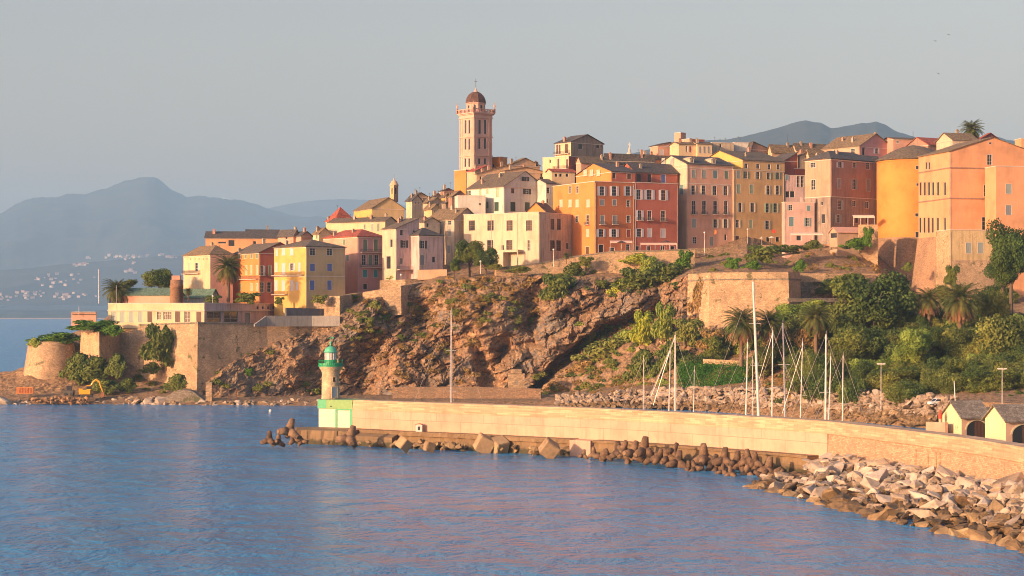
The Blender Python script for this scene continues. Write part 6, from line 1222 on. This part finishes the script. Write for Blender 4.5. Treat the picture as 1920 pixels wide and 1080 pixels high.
for ((x0, x1), (y0, y1), k_, n_, lb) in zones:
    for i in range(int(n_*1.4)):
        if i >= n_*0.5 or ndone >= 225:
            px = rr.uniform(x0, x1); py = rr.uniform(y0, y1); h_, _n = hitland(px, py)
            if h_ is not None:
                s_ = rr.uniform(9, 24)*h_.y/F/2; v_ = UGC[rr.randrange(3)]*np.array([s_*1.3, s_, s_*0.9])+np.array([h_.x, h_.y-0.3, h_.z]); UG.setdefault(k_, []).append(v_)
            continue
        ndone += 1
        s_ = rr.uniform(8, 22) if k_ != 'b' else rr.uniform(7, 16); shrub(rr.uniform(x0, x1), rr.uniform(y0, y1), s_*1.3, s_*0.8, k_, lb, lb.replace('tuft', 'tufts'))
for k_, mm_ in (('g', G1), ('o', G2), ('b', G7), ('l', G3)):
    if k_ in UG: me = cloudmesh('undergrowth', np.concatenate(UG[k_]), mm_); o = bpy.data.objects.new('undergrowth', me); COL.objects.link(o); tag(o, {'g': 'dark green', 'o': 'olive', 'b': 'dry brown', 'l': 'light green'}[k_]+' undergrowth scattered over the cliff and slopes', 'undergrowth', kind='stuff')
# hedge-covered bank (trimmed green curtain)
b_lobes = [(x, 0.1*math.sin(x), z, 1.6, 0.5, 1.4) for x in np.arange(0, 19, 1.3) for z in np.arange(0.8, 6.8, 1.3)]
me = cloudmesh('hedge', leafcloud(77, b_lobes, 16000, 0.16), leafm('hedge_green', (0.045, 0.17, 0.02), (0.085, 0.28, 0.035)))
o = bpy.data.objects.new('hedge', me); COL.objects.link(o); q = P(1278, 726, 545); o.location = (q.x, q.y, q.z); o.rotation_euler = (0, 0, R(-8)); tag(o, 'tall curtain of even dark green hedge behind the small mast', 'hedge')
# ------------------------------------------------------------ harbour: sailing boats behind the jetty
hullm = plain('white_hull', (0.7, 0.7, 0.68), 0.3); mastm = plain('pale_aluminium_mast', (0.68, 0.62, 0.58), 0.35); ropem = plain('stay_wire', (0.42, 0.36, 0.33), 0.5); dkrope = plain('dark_furled_sail', (0.03, 0.03, 0.05), 0.7)
def boat(px, ytop, D, lean, label, spr=2, r=0.09, stays=(), furl=False):
    D += 16
    """mast foot at px on the water behind the jetty; top leans by `lean` photo pixels"""
    x = XD(px, D); o = thing('sailing_boat', label, 'sailing boat', (x, D, 0), rr.uniform(-0.3, 0.3)+math.pi/2)
    zt = ZY(ytop, D); L = max(7.5, zt*0.75); b = MB(); sec = []
    for i in range(9):
        f = i/8; w_ = L*0.15*math.sin(math.pi*min(1, 0.16+f*0.84))**0.7; y = -L*0.45+L*f
        sec.append([(-w_, y, 1.2+0.25*f), (-w_*0.85, y, 0.3), (0, y, -0.4), (w_*0.85, y, 0.3), (w_, y, 1.2+0.25*f)])
    for a, c in zip(sec, sec[1:]):
        for k in range(4): b.quad(a[k], a[k+1], c[k+1], c[k])
        b.quad(a[4], a[0], c[0], c[4])
    b.quad(*sec[0]); b.quad(*sec[-1][::-1]); b.build('hull', hullm, o)
    b = MB(); b.box(-L*0.09, L*0.09, -L*0.2, L*0.15, 1.2, 1.9); b.box(-L*0.075, L*0.075, -L*0.15, L*0.1, 1.9, 2.1); b.build('cabin', hullm, o)
    ln = lean*D/F; inv = Matrix.Rotation(-o.rotation_euler.z, 4, 'Z'); top = inv @ Vector((ln, 0, zt)); foot = Vector((0, 0, 1.3))
    b = MB(); b.tube(foot, top, r*1.35, r*0.9, 8); b.tube(top, top+Vector((0, 0, 0.7)), 0.03, n=4); ms = b.build('mast', mastm, o)
    b = MB(); wx = inv @ Vector((1, 0, 0))
    for i in range(spr): f = (i+1)/(spr+1); p = foot.lerp(top, f); b.tube(p-wx*1.1, p+wx*1.1, 0.04, n=4)
    if spr: b.build('spreader', mastm, ms)
    b = MB(); b.tube(foot+Vector((0, 0, 1.0)), foot+Vector((0, -L*0.36, 1.05)), 0.09, n=6); b.build('boom', mastm, o)
    b = MB(); b.tube(top, (0, L*0.52, 1.5), 0.025, n=4); b.tube(top, (0, -L*0.44, 1.3), 0.025, n=4); b.tube(top, (L*0.14, 0, 1.3), 0.02, n=4); b.tube(top, (-L*0.14, 0, 1.3), 0.02, n=4); b.build('stay', ropem, o)
    for (ty, dx, dy, rad) in stays:
        a = inv @ Vector((ln*0.97, 0, ZY(ty, D))); c = inv @ Vector((dx*D/F, 0, ZY(dy, D))); b = MB(); b.tube(a, c, rad, n=6); b.build('furled_sail' if rad > 0.07 else 'stay', dkrope if furl else mastm, o)
    return o
boat(846, 581, 398, 0, 'lone slim white mast with two spreaders in front of the sunlit cliff', 2, 0.11)
boat(1207, 672, 365, 0, 'short thin mast left of the slanting stay pair', 0, 0.05)
boat(1253, 655, 362, 4, 'mast just left of the brightest mast of the left pair, with a slanting stay', 0, 0.10, [(655, -28, 760, 0.08)])
boat(1266, 628, 360, 0, 'bright mast of the left pair, topmost beside the white van', 1, 0.14, [(632, -46, 745, 0.05)])
boat(1299, 692, 358, 3, 'short mast standing before the white van', 0, 0.07)
boat(1397, 642, 350, 5, 'pinkish mast immediately left of the tallest one', 1, 0.13)
boat(1425, 528, 345, -13, 'tallest and thickest leaning white mast of the harbour', 3, 0.22)
boat(1447, 620, 352, 2, 'mast right of the tallest one, with a stay slanting left', 1, 0.12, [(624, -36, 755, 0.05)])
boat(1474, 606, 350, -6, 'mast with a dark furled sail slanting from its left', 2, 0.14, [(620, 36, 740, 0.04)])
boat(1499, 641, 346, 6, 'slim mast with stays slanting to the left among the right group', 1, 0.09, [(650, -32, 775, 0.05)])
boat(1547, 627, 340, 2, 'taller mast of the close pair before the big tree', 1, 0.15)
boat(1552, 668, 338, 6, 'shorter leaning mast of the close pair before the big tree', 0, 0.09)
boat(1579, 666, 336, 2, 'rightmost mast, slim and plain, before the ivy-clad slope', 1, 0.09)
boat(1411, 675, 352, 0, 'thin mast with cross spreaders between the pinkish mast and the tallest', 2, 0.05)
# ------------------------------------------------------------ boathouses
yel = plaster('pale_yellow_render', (0.64, 0.555, 0.34), 0.4); sal2 = plaster('boathouse_salmon', (0.68, 0.43, 0.30), 0.4)
def boathouse(pxl, pxc, pxr, ypk, ye, yb, D, label, marks):
    k = D/F; phi = 68
    h_ = B(Z1, label, pxl, pxc, pxr, ye, yb, D, phi, yel, ('gv', (ye-ypk)*k, masonry('boathouse_slates', (0.30, 0.26, 0.215), 0.5, 0.3)), wmR=sal2, name='boathouse', cat='boathouse', sink=2, cornice=False)
    # arched opening with wooden gate, on the right face
    W, H = h_.wr, h_.H; cx_ = W*0.56; r_ = W*0.37; b = MB(); pts = [(cx_-r_, -1)]+[(cx_-r_*math.cos(R(a)), H*0.34+H*0.44*math.sin(R(a))) for a in range(0, 181, 12)]+[(cx_+r_, -1)]
    b.prism(pts, -0.03, 0.1); ar = b.build('archway', shut('dk'), h_.root, h_.off, h_.rz)
    b = MB()
    for i in range(9):
        x = cx_-r_*0.2+i*r_*1.15/8; b.box(x, x+r_*0.11, -0.10, -0.04, -1, H*0.34+H*0.40*math.sqrt(max(0, 1-((x-cx_)/r_)**2)))
    b.build('gate', shut('br'), h_.root, h_.off, h_.rz)
    b = MB()
    for a in range(0, 180, 12):
        q = [(cx_-rr2*math.cos(R(an)), H*0.34+rr2/r_*H*0.44*math.sin(R(an))) for rr2, an in ((r_, a), (r_*1.14, a), (r_*1.14, a+12), (r_, a+12))]; b.prism(q, -0.09, 0.0)
    b.build('arch_trim', yel, h_.root, h_.off, h_.rz)
    b = MB()
    for (fx, fz, sw, sh, sl_) in marks:
        y0 = h_.wl*(1-fx); b.box(-0.02, -0.004, y0, y0+0.07, fz, fz+sh)
        if sw: b.box(-0.021, -0.005, y0-sw, y0, fz+sl_*sh, fz+sl_*sh+0.07)
    if marks: b.build('scrawled_mark', plain('faded_spray_paint', (0.30, 0.26, 0.2)), h_.root, h_.off, h_.rz)
    return h_
boathouse(1767, 1803, 1853, 755, 781, 818, 299, 'left of two pale yellow gabled boathouses with a dark arch and faint scrawls', [(0.12, 1.0, 0.35, 0.8, 1.0), (0.12, 1.0, 0.35, 0.8, 0.0), (0.30, 1.0, 0.3, 0.8, 0.0), (0.30, 1.0, 0.3, 0.8, 0.5), (0.45, 1.0, 0.0, 0.8, 0.0), (0.56, 1.0, 0.3, 0.8, 1.0), (0.70, 1.0, 0.0, 0.6, 0.0), (0.78, 1.0, 0.3, 0.7, 0.4)])
boathouse(1847, 1886, 1950, 762, 788, 828, 282, 'right of two pale yellow gabled boathouses, cut by the photo edge', [])
p = P(1763, 792, 302); t = thing('red_beacon', 'small red-topped post beside the left boathouse', 'post', p); b = MB(); b.tube((0, 0, -2), (0, 0, 0.6), 0.22, n=10); b.build('post', sal2, t); b = MB(); b.lathe([(0.32, 0.6), (0.34, 1.3), (0.2, 1.45), (0.15, 1.9), (0.02, 2.0)], 12); b.build('red_top', plain('red_paint', (0.55, 0.06, 0.03), 0.5), t)
# land under the boathouses (quay at the jetty root)
b = MB(); 
pts = [jpt(px, -3.1)[0] for px in (1700, 1760, 1820, 1900, 2040)]; far = [Vector((XD(px, d_), d_)) for px, d_ in ((1735, 330), (1765, 380), (1850, 436), (1950, 436), (2080, 436))]
for i in range(4): b.quad((pts[i].x, pts[i].y, 5.2), (pts[i+1].x, pts[i+1].y, 5.2), (far[i+1].x, far[i+1].y, 5.6), (far[i].x, far[i].y, 5.6)); b.quad((far[i].x, far[i].y, -2), (far[i].x, far[i].y, 5.6), (far[i+1].x, far[i+1].y, 5.6), (far[i+1].x, far[i+1].y, -2))
b.quad((pts[0].x, pts[0].y, 5.2), (far[0].x, far[0].y, 5.6), (far[0].x, far[0].y, -2), (pts[0].x, pts[0].y, -2)); tag(b.build('quay', conc), kind='structure')
# ------------------------------------------------------------ small things
def lamp(px, ytop, ybot, D, label, two=False):
    p = P(px, ybot, D); o = thing('street_lamp', label, 'street lamp', p); zt = (ybot-ytop)*D/F; b = MB(); b.tube((0, 0, -1.5), (0, 0, zt), 0.10, 0.06, 8); b.build('pole', mastm, o)
    b = MB()
    if two: b.box(-0.9, 0.9, -0.05, 0.05, zt-0.35, zt-0.25); b.box(-1.0, -0.35, -0.22, 0.22, zt-0.25, zt); b.box(0.35, 1.0, -0.22, 0.22, zt-0.25, zt); b.box(-0.2, 0.2, -0.18, 0.18, zt-0.2, zt+0.02)
    else: b.sm = True; b.lathe([(0.05, zt), (0.28, zt+0.1), (0.34, zt+0.35), (0.2, zt+0.6), (0.02, zt+0.66)], 10)
    b.build('lamp_head', FRAMEW, o)
lamp(1652, 681, 757, 466, 'tall twin-headed lamp on the slope between the low trees', True); lamp(1879, 690, 762, 428, 'tall twin-headed lamp behind the right boathouse', True); lamp(1321, 438, 470, 648, 'slim street lamp before the pink tall house'); lamp(1402, 432, 466, 654, 'slim street lamp before the yellow tall house')
lamp(752, 517, 535, 615, 'small lamp post on the terrace wall by the pink house'); lamp(1038, 470, 492, 621, 'small round lamp on the wall under the cream block'); lamp(399, 557, 569, 603, 'small white lamp behind the pavilion roof'); lamp(901, 492, 505, 616, 'small white lamp among the trees before the cream block')
def pole(px, y0, y1, D, r_, label, name='pole', m_=None, lean=0): p = P(px, y1, D); b = MB(); b.tube((0, 0, -1), (lean*D/F, 0, (y1-y0)*D/F), r_, r_*0.7, 6); o = b.build(name, m_ or mastm, None, p); tag(o, label, name.replace('_', ' '))
pole(185, 505, 563, 612, 0.14, 'tall white flagpole left of the long pavilion', 'flagpole'); pole(1792, 714, 757, 320, 0.10, 'short white leaning pole behind the left boathouse', lean=-3); pole(218, 535, 600, 590, 0.08, 'thin pale pole in front of the left end of the pavilion'); pole(148, 574, 586, 598, 0.08, 'little rod on the kiosk roof')
pole(1476, 252, 280, 720, 0.06, 'thin aerial on the brown roofs before the right mountain', 'aerial', IRON); pole(1178, 272, 292, 702, 0.05, 'thin aerial beside the white spire', 'aerial', IRON); pole(797, 360, 376, 720, 0.05, 'thin aerial above the rooftop cluster', 'aerial', IRON)
# rust-red posts frame at the water path
for (px, lb) in ((428, 'left rust-red post by the path under the dark rocks'), (443, 'right rust-red post by the path under the dark rocks')): pole(px, 728, 748, 568, 0.14, lb, 'post', plain('rust_paint', (0.2, 0.07, 0.04)))
p = P(392, 745, 566); t = thing('stone_gatepost', 'sandy square gatepost at the foot of the rampart corner', 'gatepost', p); b = MB(); b.box(-0.9, 0.9, -0.6, 0.6, -2, 4.2); b.build('post', stone, t); b = MB(); b.box(-1.0, 1.0, -0.7, 0.7, 4.2, 4.5); b.build('cap', stoneG, t)
# low mole on the left with concrete vault
p = P(345, 752, 566); t = thing('sea_vault', 'low grey vaulted concrete shelter at the waterline under the rampart', 'shelter', p); b = MB(); pr_ = [(-5, -2), (-5, 1.6)]+[(4*math.cos(R(a)), 1.4+2.0*math.sin(R(a))) for a in range(160, 19, -10)]+[(5, 1.2), (7, -0.5), (7, -2)]; b.prism(pr_, -1, 4); b.build('vault', stoneG, t)
# vans
def van(px, py, D, rz, label, L=5.2, H=2.3, cat='van'):
    p = P(px, py, D); o = thing('parked_van', label, cat, p, rz); wp = plain('white_car_paint', (0.72, 0.72, 0.72), 0.25); b = MB()
    pr_ = [(-L/2, 0.35), (-L/2, H*0.55), (-L/2+0.9, H*0.62), (-L/2+1.6, H), (L/2-0.15, H), (L/2, H*0.85), (L/2, 0.35)]; b.prism(pr_, -0.95, 0.95); b.build('body', wp, o)
    b = MB(); b.prism([(-L/2+0.98, H*0.62), (-L/2+1.55, H*0.93), (-L/2+2.5, H*0.93), (-L/2+2.5, H*0.62)], -0.96, 0.96); b.quad((-L/2+0.88, -0.8, H*0.63), (-L/2+1.52, -0.8, H*0.96), (-L/2+1.52, 0.8, H*0.96), (-L/2+0.88, 0.8, H*0.63)); b.build('windscreen', GLASS, o)
    for x in (-L/2+0.95, L/2-1.0):
        for y in (-0.9, 0.9): b = MB(); b.tube((x, y-0.12, 0.35), (x, y+0.12, 0.35), 0.35, n=16); w_ = b.build('wheel', plain('tyre_rubber', (0.02, 0.02, 0.02)), o); b = MB(); b.tube((x, y-0.13, 0.35), (x, y+0.13, 0.35), 0.18, n=10); b.build('rim', mastm, w_)
    for y in (-0.7, 0.7): b = MB(); b.box(-L/2-0.02, -L/2+0.03, y-0.15, y+0.15, H*0.38, H*0.47); b.build('headlight', FRAMEW, o)
van(1296, 747, 541, R(12), 'white van parked behind the boulder bank under the green hedge', 5.6, 2.5); van(1241, 746, 546, R(20), 'small white car parked left of the white van', 4.2, 1.7, 'car'); van(1757, 760, 447, R(15), 'white vehicle half hidden above the boulders left of the boathouses', 4.0, 1.6, 'car')
# excavator on the left shore
p = P(163, 746, 569); ex = thing('excavator', 'yellow tracked excavator with a raised bent arm on the shore', 'excavator', p, R(8)); yp = plain('excavator_yellow', (0.75, 0.38, 0.03), 0.4); zz = 0.2
b = MB(); b.box(-1.7, 1.7, -1.3, -0.7, zz, zz+0.8); b.build('track', plain('track_steel', (0.05, 0.045, 0.04)), ex); b = MB(); b.box(-1.7, 1.7, 0.7, 1.3, zz, zz+0.8); b.build('track', MATS['track_steel'], ex)
b = MB(); b.box(-2.2, 1.0, -1.2, 1.2, zz+0.9, zz+2.2); b.box(-2.3, -1.2, -1.15, 1.15, zz+1.2, zz+2.6); b.build('body', yp, ex); b = MB(); b.box(0.0, 1.2, -1.2, -0.1, zz+2.2, zz+3.5); b.box(-0.1, 1.3, -1.3, 0.0, zz+3.5, zz+3.65); b.build('cab', yp, ex); b = MB(); b.box(-0.02, 1.22, -1.22, -0.12, zz+2.5, zz+3.3); b.build('cab_window', GLASS, ex)
b = MB(); b.path([(0.8, 0.3, zz+1.8), (1.6, 0.3, zz+4.2), (2.6, 0.3, zz+5.2), (3.6, 0.3, zz+4.6)], [0.36, 0.34, 0.32, 0.26], 6); b.build('boom', yp, ex); b = MB(); b.path([(3.5, 0.3, zz+4.8), (4.6, 0.3, zz+1.6)], [0.3, 0.22], 6); b.build('arm', yp, ex)
b = MB(); b.prism([(4.3, zz+1.6), (5.0, zz+1.5), (5.1, zz+0.4), (4.3, zz-0.3), (3.9, zz+0.4)], -0.3, 0.9); b.build('bucket', plain('rusty_bucket', (0.3, 0.12, 0.05)), ex)
p = P(46, 738, 574); t = thing('barrier_stack', 'stack of orange mesh barriers on the shore left of the excavator', 'barriers', p); op = plain('orange_plastic', (0.62, 0.2, 0.05), 0.6)
for k in range(5):
    b = MB(); b.box(-2.4, 2.4, k*0.25, k*0.25+0.06, 0, 0.12); b.box(-2.4, 2.4, k*0.25, k*0.25+0.06, 1.7, 1.85)
    for i in range(11): b.box(-2.4+i*0.47, -2.3+i*0.47, k*0.25, k*0.25+0.06, 0.12, 1.7)
    b.build('barrier', op, t)
p = P(130, 742, 575); t = thing('loader_cab', 'small dark loader parked behind the orange rubble', 'loader', p); b = MB(); b.box(-1.6, 1.4, -0.9, 0.9, 0.5, 1.6); b.build('body', plain('dark_grey_paint', (0.07, 0.065, 0.06)), t); b = MB(); b.box(-0.7, 0.7, -0.7, 0.7, 1.6, 2.9); b.box(-0.85, 0.85, -0.85, 0.85, 2.9, 3.05); b.build('cab', GLASS, t)
for x in (-1.0, 0.9):
    for y in (-0.9, 0.9): b = MB(); b.tube((x, y-0.15, 0.5), (x, y+0.15, 0.5), 0.5, n=14); b.build('wheel', plain('tyre_rubber', (0.02, 0.02, 0.02)), t)
def gen_or(): px = rr.uniform(60, 165); D_ = rr.uniform(561, 568); return (XD(px, D_), D_, 0.6+rr.uniform(0, 1.4)), 0
fillers('spoil_heap', 'orange-brown heap of dredged rubble beside the excavator', 150, gen_or, [rockm('orange_spoil', [(0.3, (0.16, 0.07, 0.03)), (0.5, (0.36, 0.17, 0.07)), (0.7, (0.46, 0.28, 0.14))])], 0.3, 0.8)
# little red-topped box on the ledge
q, n_, d_ = jpt(792, 1.2); t = thing('shrine_box', 'little white box with a red roof standing on the jetty ledge', 'box', (q.x, q.y, ZL)); b = MB(); b.box(-0.65, 0.65, -0.4, 0.4, 0, 1.35); b.build('box_body', FRAMEW, t); b = MB(); b.slab([[(-0.8, -0.5, 1.4), (0, -0.5, 1.75), (0, 0.5, 1.75), (-0.8, 0.5, 1.4)], [(0, -0.5, 1.75), (0.8, -0.5, 1.4), (0.8, 0.5, 1.4), (0, 0.5, 1.75)]], 0.08); b.build('roof', plain('dull_red_paint', (0.3, 0.08, 0.06)), t); b = MB(); b.box(-0.2, 0.2, -0.42, -0.4, 0.3, 1.05); b.build('opening', shut('dk'), t)
# pergola, awnings, parasols
can = plain('cream_canvas', (0.66, 0.58, 0.48), 0.8); pcan = plain('pink_canvas', (0.62, 0.42, 0.36), 0.8)
def canopy(px0, px1, yt, yb, D, dep, label, m_, posts=4, drop=0.5, name='awning'):
    p = P(px0, yb, D); W = (px1-px0)*D/F; H = (yb-yt)*D/F; o = thing(name, label, name, p); b = MB(); b.slab([[(0, -dep, H-drop), (W, -dep, H-drop), (W, 0, H), (0, 0, H)]], 0.08); b.quad((0, -dep, H-drop-0.08), (W, -dep, H-drop-0.08), (W, -dep, H-drop-0.5), (0, -dep, H-drop-0.5)); b.build('canvas', m_, o)
    for i in range(posts): x = 0.1+(W-0.2)*i/(posts-1); b = MB(); b.tube((x, -dep+0.1, -0.5), (x, -dep+0.1, H-drop), 0.06, n=6); b.build('post', FRAMEW, o)
canopy(1200, 1268, 455, 471, 642, 2.6, 'white-framed pergola with a pale awning before the brick-red building', pcan, 6, 0.3, 'pergola'); canopy(1598, 1638, 403, 422, 647, 2, 'cream awning on posts before the grey-brown corner house', can, 4, 0.6); canopy(1480, 1541, 436, 450, 640, 3, 'long cream awning before the small pale pink house', can, 4, 0.5)
canopy(1143, 1185, 451, 468, 634, 2.0, 'pale awning at the foot of the big orange building', pcan, 3, 0.4)
h_ = B(Y2, 'terrace shack with a salmon sheet roof on the brown slope', 480, 540, 735, 893, 970, 632, 70, plaster('shack_plank', (0.45, 0.30, 0.2), 0.5), ('gv', 1.6, plain('salmon_sheet', (0.58, 0.33, 0.24))), wl=6, name='terrace_shack', cat='shack', cornice=False, rows=[('L', 920, 40, 36, 'k', 'w', [510])])
def parasol(px, py, D, label, m_, r_=1.5):
    p = P(px, py, D); o = thing('parasol', label, 'parasol', p); b = MB(); b.tube((0, 0, 0), (0, 0, 2.6), 0.04, n=6); b.build('pole', FRAMEW, o); b = MB(); b.lathe([(r_, 2.15), (r_*0.5, 2.5), (0.03, 2.8)], 8); b.build('canopy', m_, o)
parasol(1165, 467, 632, 'dark open parasol left of the pergola', plain('dark_canvas', (0.1, 0.06, 0.05)), 1.6); parasol(1428, 459, 658, 'closed-looking cream parasol on the yellow house terrace', can, 0.8); parasol(1447, 458, 658, 'cream open parasol right on the yellow house terrace', can, 1.4); parasol(1249, 466, 631, 'dark open parasol at the right end of the pergola', MATS['dark_canvas'], 1.6)
p = P(1450, 434, 672); t = thing('red_sign', 'small square red sign hanging on the yellow house', 'sign', p); b = MB(); b.box(-0.6, 0.6, -1.2, -1.1, -0.6, 0.6); b.build('board', plain('red_paint', (0.55, 0.06, 0.03), 0.5), t); b = MB(); b.box(-0.05, 0.05, -1.1, 1.5, 0.5, 0.6); b.build('bracket', IRON, t)
p = P(1341, 432, 664); t = thing('orange_banner', 'small orange banner hanging on the pink tall house', 'banner', p); b = MB(); b.box(-0.35, 0.35, -0.9, -0.85, -1.4, 0.2); b.build('cloth', op, t); b = MB(); b.box(-0.04, 0.04, -0.9, 1.2, 0.2, 0.28); b.build('bracket', IRON, t)
b = MB(); p = P(590, 440, 640)
# mooring buoy
for (px, py, lb) in ((507, 772, 'tiny white mooring buoy on the dark water left of the lighthouse'),): D_ = HC*F/(py-YH); t = thing('buoy', lb, 'buoy', (XD(px, D_), D_, 0)); b = MB(); b.sm = True; b.lathe([(0.05, -0.2), (0.45, 0.05), (0.45, 0.4), (0.1, 0.75)], 12); b.build('float', FRAMEW, t); b = MB(); b.tube((0, 0, 0.7), (0, 0, 1.2), 0.04, n=5); b.build('eye', IRON, t)
# gulls
for (px, py, lb) in ((1755, 77, 'tiny dark gull high in the sky, left of the upper pair'), (1779, 65, 'tiny dark gull highest in the sky'), (1760, 138, 'tiny dark gull, lowest in the sky at the right')):
    p = P(px, py, 400); b = MB(); b.quad((0, -0.2, 0), (0.55, 0, 0.2), (0.5, 0.2, 0.2), (0, 0.15, 0)); b.quad((0, -0.2, 0), (0, 0.15, 0), (-0.5, 0.2, 0.2), (-0.55, 0, 0.2)); b.tube((0, -0.35, -0.02), (0, 0.35, -0.02), 0.07, 0.03, 6); o = b.build('gull', plain('gull_grey', (0.1, 0.1, 0.1)), None, p); tag(o, lb, 'bird')
